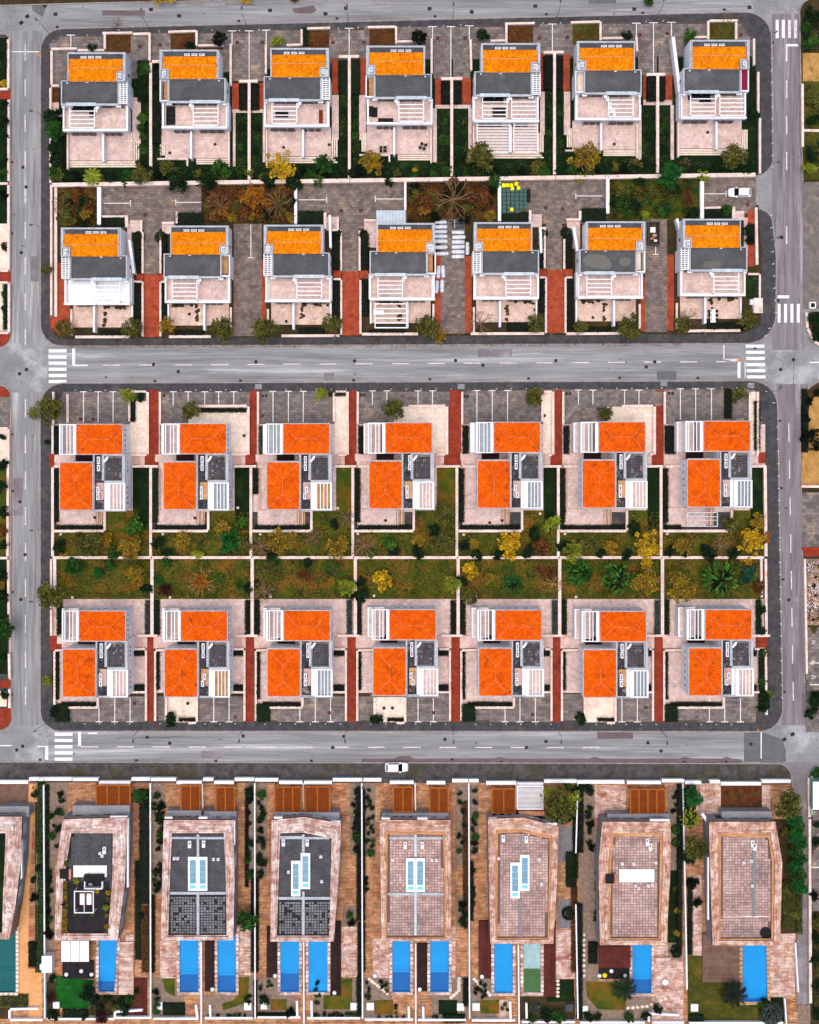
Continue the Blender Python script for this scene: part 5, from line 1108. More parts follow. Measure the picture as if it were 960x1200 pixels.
canopy(702.5, 1109.5, 738.5, 1133.5, "red-brown boarded canopy beside the seventh villa's pool", 'wood_red', 9)
# roof garden on the second villa
g = lambda *a: W(*a)
def garden_frame():
    z0, z1 = 4.6, 6.6; xa, yb = W(87, 1044, z1); xb, ya = W(110, 1070, z1); th = thing('pergola', (xa + xb) / 2, (ya + yb) / 2, z0, "white cube frame over two white daybeds on the second villa's roof", 'pergola')
    for q in ((xa, ya, z0, xa + .12, ya + .12, z1), (xb - .12, ya, z0, xb, ya + .12, z1), (xa, yb - .12, z0, xa + .12, yb, z1), (xb - .12, yb - .12, z0, xb, yb, z1)): b = MB(); b.box(*q); b.build('post', 'white_clean', th)
    for q in ((xa, ya, xb, ya + .16), (xa, yb - .16, xb, yb), (xa, ya + .17, xa + .16, yb - .17), (xb - .16, ya + .17, xb, yb - .17), ((xa + xb) / 2, ya + .17, (xa + xb) / 2 + .1, ya + 1.6)): b = MB(); b.box(q[0], q[1], z1, q[2], q[3], z1 + .14); b.build('beam', 'white_clean', th)
vbox('roof_floor', 'black_deck', bpy.data.objects['pool_villa.001'], 78.5, 1033, 128, 1093.5, 4.5, 4.585)
garden_frame()
for k, x in enumerate((93, 101)):
    xa, yb = W(x, 1047, 5); xb, ya = W(x + 6.5, 1061, 5); th = thing('daybed', (xa + xb) / 2, (ya + yb) / 2, 4.6, "%s white daybed inside the white cube frame" % ('left' if k == 0 else 'right'), 'daybed', 'daybeds on the roof garden')
    b = MB(); b.box(xa, ya, 4.6, xb, yb, 4.8); b.build('base', 'deck_stone', th); b = MB(); b.slab(xa + .05, ya + .05, xb - .05, yb - .05, 4.8, 5.0, .06); b.build('mattress', 'white_clean', th); b = MB(); b.slab(xa + .1, yb - .4, xb - .1, yb - .1, 5.0, 5.12, .05); b.build('pillow', 'white_clean', th)
th = thing('roof_bar', *W(108, 1036, 5), 4.6, "black box bar with an open top on the second villa's roof", 'bar')
for q, m, nm in (((98, 1026, 121, 1033, 4.6, 6.0), 'black', 'back_panel'), ((98.5, 1033.2, 99.6, 1042, 4.6, 5.6), 'white', 'side_panel'), ((119, 1033.2, 120.2, 1042, 4.6, 5.6), 'white', 'side_panel'), ((99.7, 1041, 118.9, 1042.4, 4.6, 5.6), 'white', 'front_panel'), ((104, 1035, 108, 1038, 4.6, 5.4), 'grey_metal', 'barrel')): vbox(nm, m, th, *q)
# ================================================================ plants
def leaf(b, c, d, l, w):
    """one folded leaf: centre, direction, length, width"""
    up = Vector((R.gauss(0, .5), R.gauss(0, .5), 1)); s_ = d.cross(up)
    if s_.length < 1e-3: s_ = Vector((1, 0, 0))
    s_ = s_.normalized() * w / 2; d = d.normalized() * l / 2
    b.add([tuple(c - d), tuple(c + s_), tuple(c + d), tuple(c - s_)], [(0, 1, 2, 3)])
def rdir():
    while True:
        v = Vector((R.uniform(-1, 1), R.uniform(-1, 1), R.uniform(-1, 1)))
        if .05 < v.length < 1: return v.normalized()
def crown(b, r, h, z0, clumps, per, size, spread=.42, hollow=.45):
    for k in range(clumps):
        d = rdir(); d.z = abs(d.z) * .9 if R.random() < .8 else d.z * .4
        f = R.uniform(hollow, 1.0); c = Vector((d.x * r * f, d.y * r * f, z0 + h * .45 + d.z * h * .5 * f)); rc = r * spread * R.uniform(.6, 1.15)
        for q in range(per):
            e = rdir() * rc * R.random() ** .4; p = c + Vector((e.x, e.y, e.z * .7)); leaf(b, p, (e + rdir() * rc * .7 + Vector((0, 0, .1))), size * R.uniform(.7, 1.3), size * R.uniform(.45, .75))
def trunk(b, h, r, nl, reach, zt):
    b.tube((0, 0, 0), (R.uniform(-.1, .1), R.uniform(-.1, .1), h), r, r * .65, 7)
    for k in range(nl):
        a = 2 * math.pi * k / nl + R.uniform(-.4, .4); p = Vector((0, 0, h * R.uniform(.7, 1))); q = Vector((math.cos(a) * reach * .5, math.sin(a) * reach * .5, h + (zt - h) * .5)); e = Vector((math.cos(a + .2) * reach * .85, math.sin(a + .2) * reach * .85, zt * R.uniform(.8, .95)))
        b.tube(p, q, r * .55, r * .35, 5); b.tube(q, e, r * .35, r * .12, 5)
PROTO = {}
def proto(kind, mat):
    key = (kind, mat)
    if key not in PROTO:
        PROTO[key] = []
        for v in range(2):
            b = MB(); t = MB(); tm = 'bark'
            if kind == 'shrub':      # unit radius 1
                crown(b, .82, 1.3, .05, 26, 26, .26, .38, .25); trunk(t, .35, .06, 5, .7, .9)
            elif kind == 'ball': 
                for q in range(620): d = rdir(); d.z = abs(d.z); leaf(b, d * R.uniform(.86, .97) + Vector((0, 0, .15)), rdir() + d * .3, .2, .13)
                trunk(t, .4, .07, 4, .6, .8)
            elif kind == 'tree':     # unit radius 1, taller
                crown(b, .84, 1.5, .75, 34, 30, .2, .33, .35); trunk(t, .95, .09, 6, .8, 1.9)
            elif kind == 'loose':    # airy crown with gaps
                crown(b, .9, 1.2, .7, 34, 24, .16, .26, .4); trunk(t, .8, .07, 8, .9, 1.6); tm = 'bark_pale'
            elif kind == 'bare':     # leafless radiating twigs
                tm = mat; n = 13
                t.tube((0, 0, 0), (0, 0, .4), .06, .05, 6)
                for k in range(n):
                    a = 2 * math.pi * k / n + R.uniform(-.25, .25); l = R.uniform(.7, 1.05); p = Vector((0, 0, R.uniform(.25, .42))); q = Vector((math.cos(a) * l * .5, math.sin(a) * l * .5, .75)); e = Vector((math.cos(a + .12) * l, math.sin(a + .12) * l, R.uniform(.8, 1.15)))
                    t.tube(p, q, .03, .021, 4); t.tube(q, e, .021, .008, 4)
                    for s_ in (-1, 1, -.5, .6):
                        f = R.uniform(.0, .8); m_ = q.lerp(e, f); a2 = a + s_ * .65; t.tube(m_, m_ + Vector((math.cos(a2) * .32, math.sin(a2) * .32, .12)), .012, .005, 3)
                        for w_ in range(2): leaf(b, m_ + Vector((math.cos(a2) * .25, math.sin(a2) * .25, .1)) + rdir() * .05, rdir(), .1, .06)
            elif kind == 'fronds':   # long leaves held out in tiers
                trunk(t, .5, .06, 7, .6, .9)
                for k in range(95):
                    a = R.uniform(0, 2 * math.pi); f = R.uniform(.15, 1) ** .8; z = .5 + R.uniform(0, .75) * (1.1 - f * .6); d = Vector((math.cos(a), math.sin(a), -.15 + R.uniform(-.1, .2)))
                    c = Vector((math.cos(a) * f * .82, math.sin(a) * f * .82, z)); s_ = Vector((-d.y, d.x, 0)).normalized() * .052; l = R.uniform(.2, .3)
                    b.add([tuple(c - d * l * .5), tuple(c + s_ + Vector((0, 0, .02))), tuple(c + d * l * .55 - Vector((0, 0, .03))), tuple(c - s_ + Vector((0, 0, .02)))], [(0, 1, 2, 3)])
            elif kind == 'palm':
                t.tube((0, 0, 0), (0, 0, 1.1), .1, .08, 8)
                for k in range(26):
                    a = 2 * math.pi * k / 26 * 2.4; el = R.uniform(.15, .9); p = Vector((0, 0, 1.1)); d = Vector((math.cos(a) * math.cos(el), math.sin(a) * math.cos(el), math.sin(el)))
                    for q in range(9):
                        d2 = d.copy(); d2.z -= .14 * q; d2.normalize(); n_ = p + d2 * .115; s_ = Vector((-d.y, d.x, 0)).normalized()
                        for sg in (-1, 1):
                            w_ = .17 * math.sin((q + 1) / 10 * math.pi) + .03; tip = n_ + s_ * sg * w_ + d2 * .1 - Vector((0, 0, .04)); b.add([tuple(p), tuple(n_), tuple(tip)], [(0, 1, 2)] if sg > 0 else [(1, 0, 2)])
                        p = n_
            root = bpy.data.objects.new({'shrub': 'shrub', 'ball': 'clipped_shrub', 'tree': 'tree', 'loose': 'tree', 'bare': 'bare_tree', 'fronds': 'broad_leaved_shrub', 'palm': 'palm_tree'}[kind], None)
            COL.objects.link(root); ORG[root.name] = (0, 0, 0)
            if b.v: b.build('crown', mat if kind != 'bare' else 'leaf_rust', root)
            t.build('branches' if kind in ('shrub', 'ball', 'fronds') else 'trunk', tm, root)
            root["category"] = 'tree' if kind in ('tree', 'loose', 'bare', 'palm') else 'shrub'
            root["group"] = {'shrub': 'shrubs in the gardens', 'ball': 'round clipped shrubs', 'tree': 'trees in the gardens', 'loose': 'trees in the gardens', 'bare': 'leafless trees', 'fronds': 'broad leaved shrubs', 'palm': 'palms'}[kind]
            PROTO[key].append([root, False])
    return PROTO[key]
CN = {'leaf_dark': 'dark green', 'leaf_black': 'very dark green', 'leaf_mid': 'mid green', 'leaf_bright': 'bright green', 'leaf_olive': 'olive green', 'leaf_yellow': 'bright yellow', 'leaf_gold': 'gold brown', 'leaf_lime': 'yellow green',
      'leaf_orange': 'orange', 'leaf_rust': 'rusty brown', 'leaf_teal': 'blue green', 'leaf_grey': 'grey green', 'leaf_emerald': 'emerald green', 'leaf_plum': 'dark red', 'bark_pale': 'pale tan', 'bark_rose': 'rosy grey', 'twig': 'brown'}
KN = {'shrub': 'leafy shrub', 'ball': 'round clipped shrub', 'tree': 'dense crowned tree', 'loose': 'airy crowned tree', 'bare': 'leafless radiating tree', 'fronds': 'broad leaved shrub', 'palm': 'feathery palm'}
SMALL = {}
def small(px, py, r, kind, mat, z):
    p = proto(kind, mat)[R.randrange(2)][0]; m = [c for c in p.children if c.name.startswith('crown')][0].data
    x, y = W(px, py, z); a = R.uniform(0, 6.28); c, s_ = math.cos(a) * r / S, math.sin(a) * r / S; b = SMALL.setdefault(mat, MB())
    vs_ = [v.co for v in m.vertices]; st_ = 2 if r < 5 else 1
    for f in list(m.polygons)[::st_]: b.add([(x + vs_[i].x * c - vs_[i].y * s_, y + vs_[i].x * s_ + vs_[i].y * c, z + vs_[i].z * r / S) for i in f.vertices], [(0, 1, 2, 3)])
def plant(px, py, r, kind, mat, z=.14, lab=None):
    if kind == 'shrub' and r < 6.4 and z < 1: return small(px, py, r, kind, mat, z)
    v = PROTO and None; ps = proto(kind, mat); p = ps[R.randrange(2)]
    zc = z + r / S * .8; x, y = W(px, py, zc); sc = r / S * R.uniform(.95, 1.05)
    label = lab or ("%s %s %s" % (CN[mat], KN[kind], near(px, py)))
    if not p[1]:
        p[1] = True; o = p[0]; o.location = (x, y, z); o.scale = (sc, sc, sc * R.uniform(.9, 1.1)); o.rotation_euler = (0, 0, R.uniform(0, 6.28)); o["label"] = label; LABELLED.append(o)
    else: o = dup(p[0], x, y, z, R.uniform(0, 6.28), sc, label)
    return o
D, K, MI, BR_, OL, YE, GO, LI, OR, RU, TE_, GR, EM, PL = ('leaf_dark', 'leaf_black', 'leaf_mid', 'leaf_bright', 'leaf_olive', 'leaf_yellow', 'leaf_gold', 'leaf_lime', 'leaf_orange', 'leaf_rust', 'leaf_teal', 'leaf_grey', 'leaf_emerald', 'leaf_plum')
s, t_, l_, f_, p_, bl, ba = 'shrub', 'tree', 'loose', 'fronds', 'palm', 'ball', 'bare'
PLANTS = [
 (108, 57, 7, s, D), (109, 207, 12, p_, LI), (90, 208, 10, s, K), (167, 206, 13, t_, OL), (64, 138, 12, t_, D), (67, 154, 13, t_, MI), (62, 172, 10, s, D), (66, 188, 11, s, D), (63, 202, 10, s, MI), (131, 208, 10, s, D), (149, 207, 10, s, MI), (168, 82, 10, s, MI), (167, 98, 10, s, D), (168, 112, 8, s, D), (167, 139, 9, s, BR_), (166, 150, 6, s, MI), (168, 160, 6, s, MI), (167, 175, 7, s, MI), (166, 190, 6, s, D),
 (183, 80, 6, s, K), (183, 104, 6, s, K), (183, 128, 6, s, D), (184, 146, 7, s, D), (183, 162, 6, s, D), (198, 198, 11, t_, OL), (209, 213, 14, s, D), (186, 202, 9, s, K), (224, 204, 8, s, D), (236, 212, 9, s, D), (259, 200, 14, s, MI), (246, 215, 12, t_, D), (281, 200, 8, s, MI), (222, 52, 7, s, D), (258, 48, 10, t_, K), (325, 49, 9, s, LI), (330, 196, 20, l_, YE), (314, 212, 11, s, D), (344, 215, 13, s, D), (302, 203, 7, s, D), (381, 193, 13, t_, MI), (373, 212, 9, s, MI), (358, 200, 7, s, K),
 (438, 193, 17, l_, GO), (455, 211, 9, s, D), (491, 46, 11, t_, K), (566, 43, 9, t_, D), (521, 163, 7.5, bl, MI), (522, 143, 5, s, MI), (540, 164, 6.5, bl, D), (521, 199, 7, s, MI), (486, 199, 4, s, YE), (483, 208, 7, s, MI), (540, 184, 7, s, D), (521, 181, 6, s, D), (563, 187, 18, t_, OL), (580, 210, 11, s, MI), (546, 207, 7, s, MI), (605, 207, 7, s, D), (589, 200, 9, s, D), (644, 126, 5, s, MI), (656, 134, 5, s, MI), (644, 143, 5, s, D), (656, 117, 5, s, D), (644, 158, 5, s, MI), (656, 152, 5, s, D),
 (630, 192, 9, s, OL), (683, 188, 22, l_, GO), (690, 196, 12, s, OL), (678, 208, 8, s, LI), (735, 42, 8, s, D), (808, 42, 10, s, BR_), (763, 156, 8, bl, D), (779, 152, 8, s, MI), (780, 175, 7, s, D), (762, 192, 10, s, D), (745, 193, 9, ba, 'bark_pale'), (722, 195, 8, s, OL), (782, 207, 16, t_, EM), (823, 207, 9, s, LI), (857, 187, 17, t_, OL), (882, 195, 8, s, D), (885, 134, 8, s, D), (803, 192, 8, ba, 'bark_rose'), (812, 198, 8, s, D), (836, 196, 7, s, D), (300, 150, 5, s, D), (283, 150, 6, s, D), (283, 172, 6, s, MI), (300, 178, 6, s, D), (403, 130, 6, s, D), (416, 120, 5, s, D), (403, 165, 6, s, D), (416, 160, 6, s, MI), (403, 190, 6, s, D), (417, 198, 6, s, D),
 (72, 240, 12, ba, 'twig'), (88, 228, 11, s, RU), (103, 245, 11, s, RU), (80, 256, 12, s, OL), (96, 260, 9, s, D), (256, 240, 17, ba, 'twig'), (325, 238, 19, ba, 'twig'), (296, 231, 17, l_, OR), (262, 228, 12, s, RU), (285, 250, 12, s, RU), (314, 252, 9, s, D), (340, 225, 9, s, RU), (532, 232, 24, ba, 'twig'), (497, 238, 14, s, RU), (565, 234, 14, s, RU), (486, 222, 9, s, K), (545, 255, 9, s, K), (578, 222, 8, s, K), (510, 254, 8, s, K),
 (765, 224, 11, s, OL), (806, 233, 11, l_, RU), (740, 240, 12, s, D), (780, 245, 11, s, MI), (728, 222, 11, s, OL), (750, 212, 9, s, D), (790, 220, 9, s, D), (757, 252, 8, s, LI), (728, 250, 8, s, OL), (720, 236, 8, s, D), (812, 250, 9, s, D),
 (78, 387, 14, l_, OL), (156, 384, 15, l_, OL), (196, 382, 12, l_, GO), (262, 388, 17, t_, OL), (313, 388, 17, t_, OL), (390, 381, 14, l_, OL), (500, 384, 16, t_, OL), (513, 394, 10, l_, GO), (628, 379, 13, l_, OL), (736, 384, 17, t_, OL), (799, 380, 12, l_, OL), (806, 372, 12, ba, 'bark_rose'), (563, 378, 14, ba, 'bark_rose'), (875, 375, 14, l_, OL), (680, 384, 10, l_, OL), (56, 317, 8, l_, OL), (162, 277, 7, bl, D), (187.5, 277, 7, bl, D), (396, 274, 7, s, D), (425, 274, 7, s, D), (637, 273, 6, bl, D), (664, 272, 7, bl, D), (852, 246, 8, s, MI), (877, 270, 7, s, D), (877, 282, 6, s, K),
 (62, 481, 17, t_, OL), (41, 484, 9, p_, OL), (151, 465, 11, l_, LI), (165, 465, 7, s, D), (225, 482, 13, t_, OL), (377, 463, 10, l_, LI), (461, 480, 15, t_, OL), (626, 466, 13, t_, OL), (708, 484, 10, t_, OL), (866, 462, 11, s, OL), (57, 518, 5, s, D),
 (158, 618, 13, s, BR_), (110, 638, 15, l_, OL), (124, 633, 10, s, GO), (155, 640, 14, l_, GO), (110, 647, 7, s, D), (133, 648, 8, s, MI), (68, 641, 9, s, D), (92, 634, 10, s, OL), (74, 648, 6, s, GO), (215, 633, 11, s, GO), (185, 636, 9, s, D), (195, 647, 8, s, D), (232, 649, 7, s, LI), (283, 612, 7, s, BR_), (268, 634, 14, s, EM), (262, 620, 11, s, GO), (285, 636, 11, s, OL), (283, 553, 7, s, D), (305, 641, 13, ba, 'bark_rose'), (318, 650, 8, s, D), (332, 632, 17, l_, GO), (366, 631, 10, ba, 'bark_rose'), (396, 640, 14, l_, GO), (406, 608, 10, ba, 'bark_rose'), (392, 614, 7, s, D),
 (427, 640, 15, ba, 'bark_rose'), (456, 635, 9, s, BR_), (462, 647, 7, s, D), (434, 650, 6, s, BR_), (520, 603, 14, l_, OL), (492, 632, 9, s, GO), (521, 637, 16, l_, OL), (490, 648, 9, s, D), (510, 622, 8, s, D), (598, 638, 15, s, YE), (647, 613, 12, s, LI), (560, 650, 8, s, D), (620, 646, 9, s, D), (584, 650, 8, s, D), (545, 640, 8, s, D), (555, 637, 7, s, GO), (625, 625, 9, s, D), (634, 640, 11, s, RU), (673, 647, 12, l_, LI), (660, 640, 9, s, D), (692, 638, 13, l_, OL), (703, 648, 7, s, D), (745, 619, 9, s, D), (757, 637, 17, l_, YE), (735, 650, 8, s, D), (715, 640, 10, s, GO), (800, 640, 12, l_, GO), (830, 648, 11, s, D), (860, 648, 10, s, D), (845, 640, 12, ba, 'bark_rose'), (878, 634, 16, l_, YE), (888, 612, 10, s, GO), (855, 615, 11, s, OL), (896, 630, 8, s, OR), (786, 645, 8, s, D), (803, 650, 6, s, D),
 (64, 697, 17, t_, OL), (53, 690, 10, f_, LI), (88, 665, 12, s, MI), (115, 672, 7, s, EM), (162, 674, 13, l_, GO), (154, 656, 11, l_, OL), (128, 662, 8, s, MI), (172, 690, 8, s, D), (185, 680, 6, s, EM), (236, 682, 17, ba, 'bark_pale'), (236, 682, 10, l_, OR), (193, 692, 8, s, PL), (195, 659, 7, s, MI), (280, 686, 6, s, BR_), (309, 694, 12, ba, 'bark_rose'), (315, 668, 12, l_, OL), (357, 674, 9, l_, RU), (391, 667, 14, f_, MI), (406, 687, 12, l_, LI), (412, 697, 9, s, D), (301, 684, 5, s, D), (290, 690, 7, s, D), (320, 658, 9, s, MI), (362, 659, 7, s, D),
 (450, 680, 13, s, YE), (423, 683, 7, s, D), (425, 698, 10, s, D), (553, 668, 11, s, YE), (602, 685, 14, f_, EM), (602, 685, 9, s, D), (551, 697, 11, l_, OL), (541, 681, 8, s, D), (529, 683, 11, l_, LI), (573, 678, 8, l_, GO), (648, 685, 12, ba, 'bark_pale'), (640, 668, 12, l_, RU), (680, 669, 15, s, MI), (680, 669, 16, f_, BR_), (725, 678, 22, f_, BR_), (725, 678, 15, s, D), (754, 682, 16, l_, GO), (845, 680, 22, f_, BR_), (845, 680, 14, s, D), (795, 686, 18, l_, GO), (878, 673, 12, s, TE_), (757, 659, 8, s, YE), (876, 657, 6, s, YE), (889, 690, 9, s, RU), (860, 662, 9, s, OL),
 (200, 844, 10, s, D), (442, 843, 9, s, D), (682, 842, 9, s, D), (57, 797, 7, l_, LI), (63, 834, 8, s, D), (896, 765, 6, s, OL), (897, 815, 8, s, D), (897, 828, 9, s, D), (893, 740, 6, s, D), (892, 715, 8, s, D), (893, 798, 6, s, MI), (900, 812, 6, s, LI),
 (3, 66, 6, s, D), (4, 122, 7, s, D), (3, 140, 9, s, D), (4, 160, 8, s, D), (3, 188, 9, s, D), (3, 205, 9, s, MI), (4, 228, 7, s, K), (6, 290, 6, s, D), (6, 345, 5, s, MI), (6, 362, 5, s, D), (4, 512, 5, s, D), (3, 545, 9, s, D), (2, 570, 10, t_, D), (3, 600, 9, s, D), (1, 622, 10, s, RU), (3, 640, 8, s, D), (1, 675, 10, s, D), (2, 700, 10, s, D), (6, 735, 15, t_, MI), (5, 770, 5, s, D), (5, 815, 7, s, D), (1, 685, 7, s, GO), (6, 98, 6, s, YE),
 (946, 30, 9, s, MI), (954, 48, 10, s, BR_), (945, 54, 7, s, MI), (955, 22, 10, t_, D), (948, 12, 7, s, D), (950, 180, 11, s, D), (949, 197, 10, s, LI), (955, 120, 10, s, OL), (954, 140, 9, s, D), (956, 375, 10, s, D), (958, 392, 10, s, D), (947, 470, 6, s, K), (944, 490, 7, s, K), (950, 510, 10, t_, K), (958, 522, 9, t_, K), (943, 514, 7, s, K), (956, 460, 6, s, K), (953, 737, 6, s, OL), (953, 822, 11, t_, D), (950, 835, 9, s, D), (958, 815, 9, s, D), (957, 905, 8, s, MI),
 (186, 0, 10, l_, YE), (200, -1, 9, l_, YE), (288, 0, 8, l_, YE), (345, 0, 6, s, RU), (760, 1, 7, s, MI), (137, 27, 7, ba, 'twig'), (852, 20, 8, ba, 'twig'),
]
BEDPLANTS = [  # villa plots
 (164, 932, 11, s, MI), (172, 945, 7, s, D), (291, 1076, 15, t_, MI), (220, 0, 0, s, D), (653, 940, 21, t_, OL), (668, 934, 14, l_, LI), (644, 930, 12, l_, LI), (660, 958, 12, s, D), (664, 922, 8, s, MI), (690, 925, 9, s, D), (677, 925, 9, s, D), (920, 938, 19, t_, OL), (932, 1070, 9, s, OL), (920, 1040, 9, s, OL), (922, 975, 8, s, OL), (810, 930, 13, t_, EM), (809, 960, 14, f_, LI), (809, 962, 10, s, MI), (814, 990, 17, t_, OL), (807, 1005, 11, s, D), (812, 1035, 9, s, K), (817, 1057, 7, s, K),
 (928, 958, 11, t_, EM), (934, 966, 10, t_, MI), (929, 976, 11, t_, EM), (935, 985, 10, t_, EM), (931, 995, 11, t_, MI), (936, 1005, 10, t_, EM), (930, 1014, 11, t_, EM), (935, 1024, 11, t_, MI), (931, 1034, 10, t_, EM), (938, 1040, 9, t_, EM), (112, 1172, 7, s, D), (125, 1170, 7, s, D), (133, 1180, 7, s, OL), (118, 1182, 7, s, D), (141, 1174, 7, s, D), (152, 1172, 7, s, MI), (793, 973, 6, bl, MI), (793, 988, 6, bl, MI), (860, 1165, 17, p_, K), (731, 1157, 15, p_, D), (905, 1190, 14, bl, GR), (893, 1182, 8, s, MI), (896, 1172, 6, s, D), (43, 930, 6, s, D), (147, 1183, 9, s, D), (120, 1192, 9, s, PL), (105, 1160, 12, t_, D), (60, 1170, 7, s, PL), (62, 1190, 8, s, D), (100, 1190, 6, s, D), (160, 1160, 5, s, D), (310, 1172, 8, s, D), (340, 1187, 7, s, K), (627, 1184, 9, f_, GR), (640, 1190, 10, s, D), (623, 1195, 7, s, MI), (655, 1192, 10, s, MI), (770, 1183, 8, s, D), (690, 1192, 8, s, D), (738, 1193, 8, s, MI), (757, 1190, 7, s, D), (667, 1072, 8, bl, K), (700, 1190, 6, s, D),
 (58, 1022, 5, s, D), (40, 1052, 7, s, K), (40, 1030, 5, s, D), (46, 1015, 6, s, D), (167, 1072, 5, s, D), (177, 1060, 5, s, D), (178, 1075, 5, s, D), (57, 1095, 8, s, K), (62, 1145, 6, s, D), (80, 1012, 5, s, OL), (958, 965, 6, s, D), (956, 985, 6, s, D), (958, 1080, 9, s, OL), (957, 1100, 9, s, D), (956, 1125, 8, s, D), (958, 1155, 8, s, D), (958, 1190, 8, s, D), (955, 1050, 7, s, K), (790, 1040, 4, s, OL), (793, 1065, 5, s, GO), (793, 1092, 5, s, GO)]
for k in range(56):
    x = 72 + k * 14.6 + R.uniform(-4, 4)
    if min(abs(x - d) for d in (109, 330, 438, 563, 683, 782, 823, 857)) > 9: PLANTS.append((x, 210.5 - (x - 70) * .0144 + R.uniform(-5, 2), R.uniform(6.5, 9.5), s, R.choice((D, K, D, MI, OL))))
for (a, b_, c_, d_), n_, ms in (((66, 224, 111, 262), 9, (OL, RU, D, OL, GO)), ((240, 220, 342, 258), 16, (OL, OR, RU, GO, D, OL)), ((482, 214, 582, 256), 15, (OL, RU, D, K, OL, GO)), ((718, 210, 818, 254), 8, (MI, D, OL, MI))):
    for k in range(n_): PLANTS.append((R.uniform(a, c_), R.uniform(b_, d_), R.uniform(6.6, 10), R.choice((s, s, l_)), R.choice(ms)))
PLANTS = [(q[0], q[1], q[2] * (1.12 if 600 < q[1] < 702 and 60 < q[0] < 900 else 1), *q[3:]) for q in PLANTS]
for q in PLANTS + [q for q in BEDPLANTS if q[2]]: plant(*q)
# small dark cushions set in the gravel of the villa beds
def scatter(x0, y0, x1, y1, n, rmin, rmax, mats=(K, D, D, MI), kind=s):
    placed = []
    for k in range(n * 6):
        r = R.uniform(rmin, rmax); x, y = R.uniform(x0 + r, max(x0 + r, x1 - r)), R.uniform(y0 + r, y1 - r)
        if all((x - a) ** 2 + (y - b_) ** 2 > (r + c) ** 2 * .8 for a, b_, c in placed):
            placed.append((x, y, r)); plant(x, y, r * 1.55, kind, R.choice(mats), .2)
        if len(placed) >= n: break
for q in ((55, 920, 78, 1000, 9, 2, 4.5), (178, 922, 194, 1045, 17, 2.5, 5), (287, 922, 298, 1030, 8, 2.5, 5), (301, 922, 312, 1028, 11, 2.5, 5), (411, 922, 424, 1002, 14, 2.2, 4.5), (426, 922, 440, 1006, 16, 2, 4), (535, 922, 548, 1012, 7, 2.5, 4), (551, 922, 561, 1004, 9, 2.5, 4.5), (686, 935, 697, 1002, 7, 2.5, 4.5), (784, 925, 796, 965, 4, 2, 3),
          (425, 1012, 432, 1055, 3, 2.6, 3.2), (536, 1050, 549, 1086, 7, 2.2, 4), (551, 1015, 557, 1070, 4, 2.6, 3.4), (403, 1063, 418, 1086, 6, 2.5, 4), (53, 1020, 63, 1100, 9, 2, 3.6), (302, 1148, 312, 1170, 3, 2.5, 4.5), (312, 1147, 322, 1160, 3, 2, 3), (427, 1147, 436, 1172, 6, 1.8, 2.6), (443, 1147, 457, 1164, 4, 2, 2.8), (440, 1189, 475, 1193, 5, 1.6, 2), (506, 1188, 540, 1193, 6, 1.6, 2.2), (553, 1148, 575, 1172, 8, 1.8, 3), (586, 1174, 597, 1188, 3, 2, 3.4),
          (366, 1184, 420, 1192, 12, 1.8, 2.6), (368, 1148, 378, 1180, 5, 2, 3), (243, 1186, 296, 1192, 7, 1.8, 2.4), (284, 1150, 296, 1180, 4, 1.8, 3), (696, 1010, 702, 1090, 6, 2.2, 3.6), (784, 1105, 798, 1122, 5, 2, 3.4), (180, 1150, 190, 1192, 6, 2, 4), (462, 1174, 466, 1188, 3, 1.6, 2.2)):
    scatter(*q)
# roof garden plants
for q in ((78, 1011.5, 4.5, s, OL), (90, 1033, 4.6, s, LI), (114, 1045, 3.6, s, YE), (127, 1046, 4, s, GO), (127, 1054, 3.5, s, OL), (124, 1064, 4.6, s, LI), (125, 1073, 3, s, GO), (125, 1086, 4, s, GO), (125, 1093, 3, s, GO), (75, 1060, 4, s, D), (87, 1072, 2.6, s, OL), (108, 1072, 3, s, OL)): plant(*q, z=4.6, lab="%s potted shrub on the roof of the second pool villa" % CN[q[4]])

# ---------------------------------------------------------------- hedges: leaf shells over a twiggy core
def hedge(x0, y0, x1, y1, mat=K, h=.9, lab=None, z=.14, dens=95, lf=.22):
    """clipped hedge along a photo-pixel rectangle"""
    xa, yb = W(x0, y0, z + h); xb, ya = W(x1, y1, z + h); wx, wy = xb - xa, yb - ya
    th = thing('hedge', (xa + xb) / 2, (ya + yb) / 2, z, lab or "%s clipped hedge %s" % (CN[mat], near((x0 + x1) / 2, (y0 + y1) / 2)), 'hedge', 'clipped hedges')
    b = MB(); n = int(min(2600, dens * (wx * wy + .5 * (wx + wy) * h)))
    for k in range(n):
        q = R.random()
        if q < .66: p = Vector((R.uniform(xa, xb), R.uniform(ya, yb), z + h * R.uniform(.8, 1.06)))
        else:
            e = R.random() * (wx + wy); side = R.random() < .5
            p = Vector((xa + e, ya if side else yb, 0)) if e < wx else Vector((xa if side else xb, ya + e - wx, 0)); p.z = z + h * R.random(); p.x += R.gauss(0, .07); p.y += R.gauss(0, .07)
        leaf(b, p, rdir(), lf * R.uniform(.7, 1.3), lf * R.uniform(.4, .7))
    b.build('foliage', mat, th)
    c = MB(); c.slab(xa + .06, ya + .06, xb - .06, yb - .06, z - .02, z + h * .82, .08); c.build('twigs', 'leaf_black', th)
    return th
